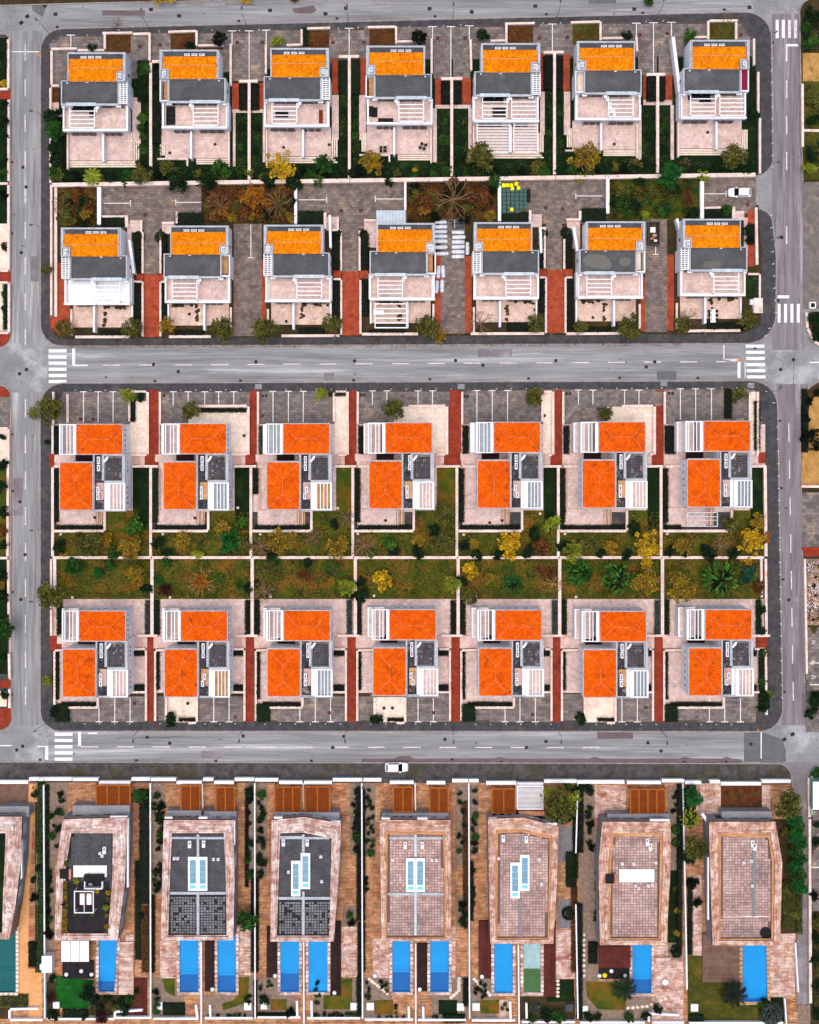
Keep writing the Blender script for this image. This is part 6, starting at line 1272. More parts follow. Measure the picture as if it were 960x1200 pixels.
HED = [(177.5, 76, 188, 168, K), (161, 70, 173.5, 118, D), (280.5, 98, 290.5, 128, K), (293.5, 98, 303, 128, K), (397, 70, 408.5, 109, D), (411, 69, 421.5, 110, D), (517.5, 95, 528, 121, K), (531, 95, 541, 121, K), (637.5, 65, 648.5, 104, K), (651.5, 65, 659.5, 104, K), (758.5, 89, 769.5, 118, K), (772.5, 90, 780, 118, K),
       (353.8, 32, 360.5, 53, D), (117.5, 254.5, 146, 265, D), (206, 249, 237, 265, D), (350, 247, 379, 263, D), (588, 248, 620, 261, D), (682, 244, 711, 259, D), (826, 244, 858, 256, D), (157, 274, 166, 320, K), (189, 274, 195, 320, K), (390, 274, 399, 316, K), (422.5, 274, 432, 315, K), (632, 274, 637.8, 313, K), (662.5, 274, 671, 314, K),
       (156.5, 331, 166, 372, K), (189, 331, 196.5, 386, K), (391, 328, 399, 370, K), (423.5, 328, 431.5, 370, K), (633, 326, 639.3, 366, K), (664, 326, 672, 386, K), (876.5, 322, 890, 349, MI, .3), (350, 384, 380, 391, K), (595, 378, 622, 389, K), (676, 383, 716, 389.5, K), (830, 378, 878, 386.5, K), (118, 387, 146, 394, K), (205, 387, 238, 393.5, K), (432, 386.5, 474, 391, K), (877, 262, 884, 286, K), (62, 130, 74, 212, D, .6)]
for i in range(7):
    lp = RP3[i - 1][1] if i else 61; ex = EX3[i]
    HED.append((lp + 2, 499, lp + (8.5 if i not in (6,) else 14), 532, 'leaf_grey' if i in (2,) else K)); HED.append((GX[i] + 1.2, 549, GX[i] + 7.5, 612 if i != 2 else 579, K if i != 1 else D)); HED.append((GX[i] + 4, 615.5, ex + 30 if i != 6 else ex - 26, 621, K))
    lp = RP4[i - 1][1] if i else 62; ex = EX4[i]
    HED.append((lp + 2.4, 764, lp + 6.4, 820 if i % 2 == 0 else 809, K))
    if i % 2 == 0: HED += [(lp + 9.5, 823.5, ex + 19, 828.5, K), (lp + 2, 826, lp + 18, 846, D, 1.1)]
    else: HED.append((ex - 3, 842, ex + 17, 846, K))
    rp = RP4[i] if i < 6 else (891, 899)
    HED += [(ex + 60 - i * 1.2, 762, rp[0] - 3.5, 769, K), (ex + 60 - i * 1.2, 803, rp[0] - 3.5, 810, K)]
    gx = GX[i + 1]; HED += [(gx - 8, 704, gx - 2, 744, 'leaf_grey' if i in (0, 2, 4, 5) else K), (gx + 2.5, 703, gx + 9, 744, K)] if i < 6 else [(gx - 9, 703, gx - 3, 743, D)]
HED += [(152, 463, 158, 494, K), (385, 459, 405, 464, D), (215, 478, 290, 483, K), (850, 456, 858, 490, K), (885, 470, 891.5, 528, K), (890, 762, 897, 834, D), (66, 702, 72, 744, K),
        (4, 50, 9, 80, D), (3, 118, 9, 170, D), (3, 333, 9, 386, D), (941, 456, 947, 530, K), (943, 66 - 48, 950, 58, D)]
for q in HED: hedge(*q[:5], h=q[5] if len(q) > 5 else .9)
for q in ((43, 918, 52.3, 1140, 'leaf_bright', .9), (163, 925, 175, 1060, K, .6), (166, 1062, 175.4, 1140, 'leaf_rust', .5), (177, 1050, 181, 1140, K, .7), (551, 1010, 555, 1080, K, .7), (299.6, 1030, 303, 1140, K, .6), (419, 1082, 424, 1145, K, .9), (425.6, 1082, 428, 1140, K, .7), (797, 966, 800, 1020, D, .9), (806, 1030, 812, 1120, K, .6), (676.6, 922, 684, 1000, K, .9), (52.8, 920, 57, 1100, K, .6), (935, 1048, 941, 1095, OL, 1.2), (158, 1010, 165, 1125, D, .5), (287, 925, 291, 1040, K, .8), (294, 1020, 299, 1140, K, .9), (418, 925, 423.5, 1080, K, .9), (425.6, 925, 428, 1080, K, .8), (543, 940, 548.6, 1086, 'leaf_rust', .7), (672, 930, 678, 1030, K, 1.0), (664, 1000, 676, 1040, D, 1.0), (670, 1040, 677, 1140, 'leaf_rust', .8), (676, 1060, 683, 1196, K, .9), (794, 920, 800, 1120, K, .9),
          (800, 925, 806, 965, D, 1.2), (918, 1040, 932, 1088, OL, .8), (690, 1105, 700, 1130, K, .8), (543, 1148, 549, 1180, K, .9), (418, 1145, 424, 1192, K, .9), (301, 1188, 346, 1193, K, .8), (73, 1184, 103, 1194, D, .7), (519, 1190, 545, 1199, D, .9), (33, 1105, 42, 1134, K, .8), (0, 1166, 32, 1180, OL, .5), (808, 1190, 825, 1199, D, .8), (192, 1176, 216, 1189, D, .5), (297, 1150, 301, 1192, K, .8)):
    hedge(*q[:5], h=q[5])
for q in ((71.5, 1032, 78, 1095),): hedge(*q, 'leaf_gold', .6, "yellow green planter hedge on the roof of the second pool villa", 4.58)

# ---------------------------------------------------------------- uncountable ground cover
def tufts(name, mat, rects, n, size, z):
    b = MB(); areas = [(r[2] - r[0]) * (r[3] - r[1]) for r in rects]; tot = sum(areas)
    for r, a in zip(rects, areas):
        ph = [R.uniform(0, 6) for _ in range(4)]
        for k in range(int(n * a / tot)):
            x, y = R.uniform(r[0], r[2]), R.uniform(r[1], r[3])
            if math.sin(x * .21 + ph[0]) + math.sin(y * .27 + ph[1]) + math.sin((x + y) * .13 + ph[2]) + R.gauss(0, .6) < .1: continue
            X, Y = W(x, y, z); leaf(b, Vector((X, Y, z + R.uniform(.02, .22))), rdir(), size * R.uniform(.6, 1.4), size * R.uniform(.3, .7))
    o = b.build(name, mat, kind='stuff')
BACK = [(GX[i] + 1.5, 623.5 if j == 0 else 655, GX[i + 1] - 1.5, 652 if j == 0 else 701) for i in range(7) for j in (0, 1)] + [(EX3[i] + 34, 600, GX[i + 1] - 2, 622) for i in range(7)]
tufts('grass', 'leaf_olive', BACK, 26000, .36, .15); tufts('grass', 'leaf_black', BACK, 7000, .3, .15); tufts('grass', 'leaf_dark', BACK, 18000, .34, .15); tufts('weeds', 'leaf_rust', BACK, 8000, .28, .15); tufts('weeds', 'leaf_gold', BACK, 9000, .26, .15); tufts('weeds', 'leaf_lime', BACK, 5000, .24, .15)
MID = [(63, 220, 113, 266), (236, 216, 345, 262), (478, 212, 585, 260)]
tufts('undergrowth', 'leaf_rust', MID, 9000, .32, .15); tufts('undergrowth', 'leaf_black', MID, 7000, .32, .15); tufts('undergrowth', 'leaf_olive', MID, 7000, .3, .15); tufts('undergrowth', 'leaf_dark', MID, 6000, .32, .15); tufts('undergrowth', 'leaf_gold', MID, 3500, .26, .15)
tufts('undergrowth', 'leaf_orange', [(245, 217, 340, 258)], 3500, .28, .15)
tufts('undergrowth', 'leaf_dark', [(714, 209, 822, 257)], 6000, .34, .15); tufts('undergrowth', 'leaf_mid', [(714, 209, 822, 257)], 3000, .3, .15); tufts('undergrowth', 'leaf_olive', [(714, 209, 822, 257)], 2500, .3, .15)
TOP = [(a, b_, c, d) for a, b_, c, d in ((66, 198, 174, 213), (180, 172, 190, 212), (190, 196, 290, 212), (277, 133, 291, 210), (294, 133, 307, 210), (308, 196, 408, 210), (398, 112, 408, 208), (411, 112, 421, 208), (421, 196, 528, 208), (513, 128, 528, 206), (531, 128, 548, 206), (548, 190, 649, 206), (639, 108, 649, 205), (652, 108, 660, 205), (660, 185, 770, 204), (753, 125, 769, 203), (773, 125, 785, 203), (786, 190, 890, 203))]
tufts('undergrowth', 'leaf_dark', TOP, 16000, .32, .15); tufts('undergrowth', 'leaf_mid', TOP, 6000, .28, .15); tufts('undergrowth', 'leaf_olive', TOP, 5000, .28, .15)
BEDS = [(126, 42, 152, 58), (201, 40, 228, 54), (362, 35, 385, 54), (434, 34, 462, 52), (596, 31, 624, 49), (672, 29, 701, 48), (833, 28, 860, 45)]
tufts('undergrowth', 'leaf_rust', BEDS, 2600, .3, .22); tufts('undergrowth', 'leaf_olive', BEDS, 1500, .3, .22)
tufts('undergrowth', 'leaf_dark', [(944, 14, 960, 60), (944, 100, 962, 208), (952, 368, 965, 400), (952, 1072, 965, 1198), (951, 955, 962, 1000)], 3500, .4, .16); tufts('undergrowth', 'leaf_olive', [(944, 100, 962, 208), (952, 1072, 965, 1198), (903, 965, 932, 1090), (808, 1122, 868, 1195)], 5000, .3, .2)
tufts('fallen_leaves', 'leaf_rust', [(80, 401, 480, 407.5), (480, 399, 800, 405.5), (110, 396.5, 270, 401), (430, 394, 520, 399)], 3800, .2, .14)
tufts('fallen_leaves', 'leaf_orange', [(150, 0, 480, 5), (240, 3, 300, 10), (890, 600, 902, 700), (60, 832, 76, 850), (880, 830, 898, 845), (160, 385, 190, 402), (500, 385, 540, 400)], 900, .2, .13)
tufts('moss', 'leaf_olive', [(66, 896, 104, 911), (116, 896, 152, 911), (200, 900, 470, 911), (560, 898, 640, 910)], 1500, .14, .12)
# ================================================================ street lamps
def lamp(bx, by, dx, dy, h=8.0, lab=None):
    x, y = W(bx, by); th = thing('street_lamp', x, y, .1, lab or "grey street lamp %s" % near(bx, by), 'street lamp', 'street lamps')
    b = MB(); b.tube((x, y, .1), (x, y, .5), .13, .1, 8); b.tube((x, y, .5), (x, y, h), .07, .045, 8); b.build('pole', 'grey_metal', th)
    ex, ey = x + dx, y + dy; b = MB(); b.tube((x, y, h - .05), (ex, ey, h + .1), .04, .035, 6); b.build('arm', 'grey_metal', th)
    b = MB(); l = math.hypot(dx, dy); ux, uy = dx / l, dy / l; b.bar(ex - ux * .1, ey - uy * .1, ex + ux * .55, ey + uy * .55, .3, h + .05, h + .2); hd = b.build('lamp_head', 'metal_dark', th)
    b = MB(); b.bar(ex, ey, ex + ux * .45, ey + uy * .45, .2, h + .03, h + .048); b.build('lens', 'glass_grey', hd)
for q in ((62, 44, -.6, .6), (176, 34.5, 0, .7), (290, 32, 0, .7), (409, 30, 0, .7), (530, 27.5, 0, .7), (651, 24, 0, .7), (768, 22.5, 0, .7), (890, 57, .6, .4), (57, 143, -.7, 0), (57, 272, -.7, 0), (57.5, 618, -.7, 0), (57, 699, -.7, 0), (892, 288, .7, .2), (892, 201, .7, 0), (901, 593, .7, 0),
          (60, 842, -.5, -.4), (167, 851, 0, -.7), (287, 851, 0, -.7), (407, 851, 0, -.7), (530, 852, 0, -.7), (652, 852, 0, -.7), (772, 853, 0, -.7), (80, 398.5, 0, -.4), (157, 398, 0, -.4), (264, 398, 0, -.4), (395, 396, 0, -.4), (506, 395.5, 0, -.4), (641, 395, 0, -.4), (815, 392, 0, -.4), (54, 905, 0, -.5), (427, 905, 0, -.5), (896, 460, .5, .4)): lamp(*q)
# bollards along the kerbs: one built, the rest copied
bo = thing('bollard', 0, 0, .12, "small white bollard on the kerb edge of the right-hand pavement", 'bollard', 'white bollards on the right-hand pavement', share=True)
b = MB(); b.lathe(0, 0, [(.11, .12), (.11, .2), (.085, .22), (.08, .8), (.1, .84), (.11, .92), (.07, 1.0)], 10); b.build('post', 'white_clean', bo); b = MB(); b.lathe(0, 0, [(.088, .62), (.088, .7)], 10); b.build('band', 'grey_metal', bo)
SPOT = [(903.4 + k * .12, 55 + 14.2 * k) for k in range(11)] + [(902.5 + k * .7, 253 + 14.2 * k) for k in range(9)] + [(901, 385), (896, 394)] + [(910.5 + k * .22, 500 + 14.4 * k) for k in range(23)] + [(878, 450), (897, 459), (906, 472)]
for k, (x, y) in enumerate(SPOT):
    X, Y = W(x, y)
    if k == 0: bo.location = (X, Y, .12)
    else: dup(bo, X, Y, .12)
b2 = thing('bollard', 0, 0, .12, "low pale post at the mouth of a parking bay along the pavement", 'bollard', 'low posts along the parking bays', share=True)
b = MB(); b.lathe(0, 0, [(.1, .12), (.1, .18), (.07, .2), (.07, .62), (.08, .66), (.04, .7)], 8); b.build('post', 'white', b2)
SP2 = [(89 + 17.6 * k, 457.5 - k * .07) for k in range(46) if k % 7 not in (5, 6)] + [(100 + 17.6 * k, 847.6 + k * .02) for k in range(44) if k % 7 not in (4,)] + [(103, 42), (140, 36), (187, 37.5), (206, 37), (249, 36), (281, 36.5), (304, 35.5), (397, 34), (420, 33), (480, 32), (520, 31), (540, 30), (636, 28), (657, 27.5), (757, 26), (777, 25)]
for k, (x, y) in enumerate(SP2):
    X, Y = W(x, y)
    if k == 0: b2.location = (X, Y, .12)
    else: dup(b2, X, Y, .12)

# ================================================================ cars
def car(px, py, rz, lab):
    x, y = W(px, py); th = thing('parked_car', x, y, .0, lab, 'car', 'white cars'); ORG[th.name] = (0, 0, 0)
    L_, HW = 2.2, .88
    def loft(nm, mat, st, parent=th, smooth=True):
        b = MB(); n = None
        for X, ring in st:
            n = len(ring)
            b.v += [(X, yy, zz) for yy, zz in ring]
        for k in range(len(st) - 1):
            for j in range(n): b.f.append((k * n + j, k * n + (j + 1) % n, (k + 1) * n + (j + 1) % n, (k + 1) * n + j))
        b.f += [tuple(range(n - 1, -1, -1)), tuple((len(st) - 1) * n + j for j in range(n))]
        return b.build(nm, mat, parent, smooth)
    def ring(w, z0, z1, c=.12): return [(-w + c, z0), (w - c, z0), (w, z0 + c), (w, z1 - c), (w - c * 1.3, z1), (-w + c * 1.3, z1), (-w, z1 - c), (-w, z0 + c)]
    loft('body', 'car_white', [(-2.2, ring(.62, .42, .72)), (-2.12, ring(.78, .3, .92)), (-1.8, ring(.86, .25, 1.0)), (-.6, ring(.88, .22, 1.0)), (.9, ring(.88, .22, .98)), (1.5, ring(.86, .25, .9)), (1.95, ring(.78, .28, .78)), (2.15, ring(.6, .36, .66))])
    loft('roof', 'car_white', [(-1.95, ring(.62, .98, 1.12, .06)), (-1.6, ring(.68, .98, 1.42, .1)), (-1.0, ring(.7, .98, 1.5, .12)), (.0, ring(.7, .98, 1.48, .12)), (.35, ring(.68, .98, 1.4, .1))])
    def quad(nm, mat, P, lift=0): b = MB(); b.add(P, [(0, 1, 2, 3)]); return b.build(nm, mat, th)
    quad('windscreen', 'glass', [(1.05, -.74, 1.0), (1.05, .74, 1.0), (.33, .6, 1.44), (.33, -.6, 1.44)]); quad('rear_window', 'glass', [(-2.0, .58, 1.06), (-2.0, -.58, 1.06), (-1.66, -.56, 1.4), (-1.66, .56, 1.4)])
    b = MB(); b.hexa([(.3, -.7, .98), (1.04, -.73, .98), (1.04, .73, .98), (.3, .7, .98), (.3, -.59, 1.42), (.36, -.58, 1.42), (.36, .58, 1.42), (.3, .59, 1.42)]); b.build('pillar', 'car_white', th)
    for sg in (-1, 1):
        quad('side_window', 'glass', [(-1.5, sg * .79, 1.0), (.55, sg * .8, 1.0), (.2, sg * .7, 1.36), (-1.4, sg * .7, 1.36)])
        m = MB(); m.box(.55, sg * .86, .95, .75, sg * 1.02, 1.1); m.build('mirror', 'car_white', th)
        h = MB(); h.box(1.85, sg * .45, .58, 2.13, sg * .72, .72); h.build('headlight', 'glass_grey', th); h = MB(); h.box(-2.2, sg * .5, .72, -2.1, sg * .74, .9); h.build('tail_light', 'lamp_red', th)
        for X in (-1.35, 1.35):
            w = MB(); w.tube((X, sg * .68, .31), (X, sg * .9, .31), .31, .31, 16); wh = w.build('wheel', 'rubber', th); w = MB(); w.tube((X, sg * .9, .31), (X, sg * .915, .31), .2, .2, 12); w.build('rim', 'rim', wh)
    th.rotation_euler = (0, 0, rz)
    return th
car(465, 898, 0, "white hatchback parked half on the pavement of the lower street").location.z = .03
c2 = car(865.5, 226.5, math.pi, "white estate car parked in the paved bay behind the top row"); c2.location.z = .17

# ================================================================ bins, bundles and a skip
bn = thing('wheeled_bin', 0, 0, .18, "dark green wheeled bin packed in the block of bins on the paved lot", 'bin', 'dark green bins in a block', share=True)
def bin_parts(th, m):
    b = MB(); b.hexa([(-.22, -.24, .25), (.22, -.24, .25), (.22, .26, .25), (-.22, .26, .25), (-.33, -.34, 1.0), (.33, -.34, 1.0), (.33, .34, 1.0), (-.33, .34, 1.0)]); b.build('bin_body', m, th)
    b = MB(); b.slab(-.36, -.36, .36, .38, 1.0, 1.09, .05); b.build('lid', m, th); b = MB(); b.tube((-.25, .42, .98), (.25, .42, .98), .025, .025, 6); b.build('handle', m, th)
    for sg in (-1, 1): b = MB(); b.tube((sg * .24, .27, .12 + .18), (sg * .3, .27, .12 + .18), .12, .12, 10); b.build('wheel', 'rubber', th)
bin_parts(bn, 'bin_green'); first = True
for r in range(6):
    for c in range(6):
        if r == 5 and c > 3: continue
        X, Y = W(591 + c * 5.05, 223 + r * 4.9, 1)
        if first: bn.location = (X, Y, .18); first = False
        else: dup(bn, X + R.uniform(-.02, .02), Y + R.uniform(-.02, .02), .18, 0)
by = thing('wheeled_bin', *W(590.5, 217.5, 1), .18, "yellow bin", 'bin', 'yellow bins'); ORG[by.name] = (0, 0, 0); bin_parts(by, 'bin_yellow'); by['label'] = "yellow bin at the top edge of the green bins"
for x, y in ((595, 217.3), (599.5, 217.2), (605, 215.6), (600.5, 221), (607.8, 220.4), (599.8, 245.5)): dup(by, *W(x, y, 1), .18, 0, .9, "yellow bin standing alone by the hedge below the green bins" if y > 240 else "yellow bin at the top edge of the green bins")
bk = thing('wheeled_bin', *W(619.5, 224.5, 1), .18, "black bin at the right end of the green bins", 'bin', 'black bins'); ORG[bk.name] = (0, 0, 0); bin_parts(bk, 'black')
for y in (229.5, 234.5): dup(bk, *W(619.5, y, 1), .18, 0, 1, "black bin at the right end of the green bins")
bu = thing('wrapped_bundle', 0, 0, .2, "white wrapped bundle", 'bundle', 'white wrapped bundles on the driveway')
b = MB()
prof = [(-1.1, .1), (-1.02, .24), (-.7, .29), (0, .3), (.7, .29), (1.02, .24), (1.1, .1)]
b.v = [(x, r * math.cos(a) * 1.15, .3 + r * math.sin(a)) for x, r in prof for a in [k * math.pi / 5 for k in range(10)]]
b.f = [(j * 10 + k, j * 10 + (k + 1) % 10, (j + 1) * 10 + (k + 1) % 10, (j + 1) * 10 + k) for j in range(6) for k in range(10)] + [tuple(range(9, -1, -1)), tuple(60 + k for k in range(10))]
b.build('wrapping', 'bundle', bu, True)
for x in (-.5, .5): t = MB(); t.v = [(x + dx, .305 * math.cos(a) * 1.15, .3 + .305 * math.sin(a)) for dx in (-.04, .04) for a in [k * math.pi / 5 for k in range(10)]]; t.f = [(k, (k + 1) % 10, 10 + (k + 1) % 10, 10 + k) for k in range(10)]; t.build('strap', 'metal_light', bu)
BU = [(516.8, 260 + k * 5.6, 0, 'left') for k in range(5)] + [(517, 289.5, .03, 'left'), (518.5, 297, .04, 'left')] + [(537 + (k == 1) * 1, 272 + k * 5.7, .03 * (k % 2), 'right') for k in range(6)] + [(548, 291, 1.57, 'lone'), (514, 318.5, 1.5, 'lower'), (519.3, 318, 1.62, 'lower'), (512, 336, 1.5, 'lower'), (518.2, 335, 1.55, 'lower')]
for k, (x, y, a, wh) in enumerate(BU):
    X, Y = W(x, y, .5); lb = {'left': "white wrapped bundle in the left stack on the grey driveway", 'right': "white wrapped bundle in the right stack on the grey driveway", 'lone': "white wrapped bundle standing apart right of the stacks", 'lower': "white wrapped bundle laid lengthwise beside the fourth house wall"}[wh]
    if k == 0: bu.location = (X, Y, .22); bu['label'] = lb
    else: dup(bu, X, Y, .22, a, R.uniform(1.06, 1.14), lb)
for k in range(2):
    th = thing('stacked_panel', *W(537, 259.5 + k * 5.5, .6), .2, "dark flat panel pack at the head of the right bundle stack", 'panel pack', 'dark panel packs'); ORG[th.name] = (0, 0, 0); b = MB(); b.slab(-1.1, -.4, 1.1, .4, .0, .5, .05); b.build('pack', 'gutter', th); b = MB(); b.box(-.7, -.42, .5, -.6, .42, .52); b.build('strap', 'metal_light', th)
x, y = W(766.5, 273.5, 1.2); th = thing('skip', x, y, .2, "dark open skip filled with rubble and white scraps on the driveway", 'skip'); ORG[th.name] = (0, 0, 0)
b = MB(); w, l = 1.0, 2.1
b.hexa([(-w * .8, -l * .75, 0), (w * .8, -l * .75, 0), (w * .8, l * .75, 0), (-w * .8, l * .75, 0), (-w * .8, -l * .75, .05), (w * .8, -l * .75, .05), (w * .8, l * .75, .05), (-w * .8, l * .75, .05)]); b.build('skip_floor', 'black', th)
for q in (((-w, -l), (w, -l)), ((w, -l), (w, l)), ((w, l), (-w, l)), ((-w, l), (-w, -l))):
    (xa, ya), (xb, yb) = q; b = MB(); b.bar(xa, ya, xb, yb, .12, .0, 1.15); b.build('skip_side', 'metal_dark', th)
for q, m in (((-.7, .2, .3, .3, 1.2, .9), 'white_clean'), ((-.2, -.6, .3, .5, -.1, 1.0), 'deck_pale'), ((-.6, -1.1, .3, .2, -.7, .8), 'deck_stone'), ((.1, -1.5, .3, .6, -1.1, .9), 'white'), ((-.5, 1.3, .2, .4, 1.9, .8), 'rust_bed'), ((-.8, -1.9, .05, .8, 1.9, .5), 'soil')): b = MB(); b.hexa([(q[0] + R.uniform(-.1, .1) * (k % 3), q[1] if k in (0, 1, 4, 5) else q[4], q[2] if k < 4 else q[5] + R.uniform(-.1, .1)) if k in (0, 3, 4, 7) else (q[3], q[1] if k in (1, 5) else q[4], q[2] if k < 4 else q[5]) for k in range(8)]); b.build('rubble', m, th)

# ================================================================ garden furniture
def table(px, py, w, l, lab, mat='white_clean', h=.75, z=.2):
    x, y = W(px, py, z + h); th = thing('table', x, y, z, lab, 'table', 'garden tables'); ORG[th.name] = (0, 0, 0)
    b = MB(); b.slab(-w / 2, -l / 2, w / 2, l / 2, h - .05, h, .02); b.build('table_top', mat, th)
    for sx in (-1, 1):
        for sy in (-1, 1): b = MB(); b.tube((sx * (w / 2 - .08), sy * (l / 2 - .08), 0), (sx * (w / 2 - .08), sy * (l / 2 - .08), h - .05), .03, .03, 6); b.build('leg', mat, th)
def chair(px, py, rz, lab, z=.43, mat='black', sc=1.0):
    x, y = W(px, py, z + .5); th = thing('chair', x, y, z, lab, 'chair', 'dark garden chairs'); ORG[th.name] = (0, 0, 0); th.rotation_euler = (0, 0, rz); th.scale = (sc, sc, sc)
    b = MB(); b.slab(-.26, -.26, .26, .26, .4, .47, .02); b.build('seat', mat, th); b = MB(); b.hexa([(-.26, -.3, .46), (.26, -.3, .46), (.26, -.25, .46), (-.26, -.25, .46), (-.25, -.36, .9), (.25, -.36, .9), (.25, -.31, .9), (-.25, -.31, .9)]); b.build('backrest', mat, th)
    for sx in (-1, 1):
        for sy in (-1, 1): b = MB(); b.tube((sx * .22, sy * .22, 0), (sx * .22, sy * .22, .41), .02, .02, 5); b.build('leg', mat, th)
table(836, 370, 1.0, 2.5, "long white table with dark chairs on the last patio of the second row", z=.45)
for k in range(3): chair(840.5, 364.5 + k * 5, -1.57, "dark chair right of the long white patio table", .45)
for k in range(3): chair(831.7, 364.5 + k * 5, 1.57, "dark chair left of the long white patio table", .45)
for (x, y) in ((446.5, 172.5), (451, 172.5), (446.5, 176.5), (451, 176.5)): chair(x, y, (x > 448) * 1.57, "black stool in the square cluster, left terrace, fourth top-row house", .45)
for (x, y) in ((494.5, 168), (499, 169.5), (492.5, 172.5), (497, 174)): chair(x, y, .3, "black stool in the tilted cluster, right terrace, fourth top-row house", .45)
table(444, 366, 2.0, .95, "small white table on the slatted patio of the fourth house of the second row", z=.45)
def sofa(px, py, w, l, lab, z=3.03, mat='black', rz=0):
    x, y = W(px, py, z + .4); th = thing('garden_sofa', x, y, z, lab, 'sofa', 'dark sofas on the balconies'); ORG[th.name] = (0, 0, 0); th.rotation_euler = (0, 0, rz)
    b = MB(); b.slab(-w / 2, -l / 2, w / 2, l / 2, 0, .28, .02); b.build('base', mat, th)
    n = max(1, round(l / .8))
    for k in range(n): b = MB(); b.slab(-w / 2 + .2, -l / 2 + k * l / n + .02, w / 2 - .02, -l / 2 + (k + 1) * l / n - .02, .28, .42, .05); b.build('seat_cushion', mat, th)
    b = MB(); b.slab(-w / 2, -l / 2, -w / 2 + .18, l / 2, .28, .7, .03); b.build('backrest', mat, th)
sofa(434.5, 130, .9, 1.9, "black sofa against the left parapet of a top-row balcony"); sofa(439.5, 131, .9, 1.8, "second black seat beside the sofa on a top-row balcony"); sofa(452, 140.5, .8, 2.8, "long black bench below the pergola of a top-row balcony", rz=1.57)
sofa(330, 133, 1.2, 2.4, "dark sofa under the pergola of the third top-row balcony", rz=1.57); sofa(585, 131, 1.6, 2.4, "dark seat under the pergola of the fifth top-row balcony", rz=1.57); sofa(200, 135, 1.6, 3.4, "dark cover in the left corner of the second top-row balcony"); sofa(376, 136, .7, 2.4, "brown bench along the right parapet of the third top-row balcony", mat='wood_brown')
sofa(108, 131, 1, 1.6, "dark seat under the pergola of the first top-row balcony"); sofa(827, 117, 1, 2.2, "dark seat under the pergola of the last top-row balcony", rz=1.57)
def lounger(px, py, rz, lab, z=3.03, mat='white_clean'):
    x, y = W(px, py, z + .4); th = thing('sun_lounger', x, y, z, lab, 'lounger', 'white loungers'); ORG[th.name] = (0, 0, 0); th.rotation_euler = (0, 0, rz)
    b = MB(); b.slab(-.32, -.95, .32, .45, .25, .36, .03); b.build('mattress', mat, th); b = MB(); b.hexa([(-.32, .46, .3), (.32, .46, .3), (.32, .52, .25), (-.32, .52, .25), (-.32, .95, .75), (.32, .95, .75), (.32, 1.0, .7), (-.32, 1.0, .7)]); b.build('backrest', mat, th)
    for sx in (-1, 1):
        for sy in (-.85, .35): b = MB(); b.tube((sx * .27, sy, 0), (sx * .27, sy, .26), .025, .025, 5); b.build('leg', mat, th)
lounger(716, 126, .2, "left white lounger under the pergola of the sixth top-row balcony"); lounger(720, 133, .2, "right white lounger under the pergola of the sixth top-row balcony")
def pouf(px, py, lab, mat='white_clean', r=.36, z=.58, h=.42):
    x, y = W(px, py, z + h); th = thing('stool', x, y, z, lab, 'stool', 'round white stools by the pools'); ORG[th.name] = (0, 0, 0)
    b = MB(); b.lathe(0, 0, [(r * .8, 0), (r, .05), (r, h - .08), (r * .9, h - .02), (.02, h)], 14); b.build('stool_body', mat, th, True); b = MB(); b.lathe(0, 0, [(r * 1.02, h * .4), (r * 1.02, h * .5)], 14); b.build('seam', 'coping', th)
for x, y in ((77.5, 1142.5), (95, 1138.5), (107, 1142.5)): pouf(x, y, "round white stool on the black terrace of the second villa")
for x, y, n in ((248.8, 1160, 'third'), (322.3, 1144, 'fourth'), (392, 1164, 'fourth'), (439.5, 1144, 'fifth'), (492, 1160, 'fifth'), (565, 1145, 'sixth')): pouf(x, y, "round white stool at the end of a dark deck by the %s villa" % n)
pouf(702.8, 1144, "small round white stool left of the yellow seat"); pouf(716.8, 1138.5, "round white stool right of the yellow seat"); pouf(733, 1144, "round white stool near the canopy beside the seventh pool"); pouf(709, 1143.5, "yellow lounge seat on the black terrace strip", 'yellow_pot', .44); pouf(780, 1151.5, "round white table on the pale sun deck of the seventh villa", r=.55)
def ubox(px, py, w, lab, mat='white', h=.7):
    x, y = W(px, py, h); th = thing('utility_box', x, y, .15, lab, 'utility box', 'utility boxes in the villa gardens'); ORG[th.name] = (0, 0, 0)
    w = w / S / 2; b = MB(); b.slab(-w, -w, w, w, 0, h - .08, .02); b.build('box_body', mat, th); b = MB(); b.slab(-w - .05, -w - .05, w + .05, w + .05, h - .08, h, .05); b.build('box_lid', mat, th)
for x, y, w, m in ((66, 1178, 7, 'white'), (186, 1179, 8, 'white'), (290.5, 1179.5, 8, 'white_clean'), (309.5, 1179, 7, 'white'), (415, 1179.5, 8, 'white'), (434, 1179.5, 8, 'white_clean'), (540, 1180, 8, 'white_clean'), (558, 1180, 8, 'white_clean'), (667, 1181, 8, 'gutter'), (686, 1182, 6, 'white'), (814, 1181, 8, 'white')):
    ubox(x, y, w, "%s lidded utility box in the garden %s" % ({'white': 'pale', 'white_clean': 'white', 'gutter': 'grey'}[m], near(x, y)), m)
x, y = W(55, 1130, 2.4); th = thing('garden_hut', x, y, .15, "small white flat-roofed hut between the first two villas", 'hut'); ORG[th.name] = (0, 0, 0)
for q, m, n in (((-.8, -1.4, 0, .8, 1.4, 2.2), 'white', 'wall'), ((-.95, -1.55, 2.2, .95, 1.55, 2.35), 'white_clean', 'roof'), ((-1.5, -1.3, 0, -.81, -.3, 1.6), 'white_clean', 'side_box')): b = MB(); b.box(*q); b.build(n, m, th)
b = MB(); b.box(-.5, -1.43, .05, .3, -1.38, 1.9); b.build('door', 'grey_metal', th)
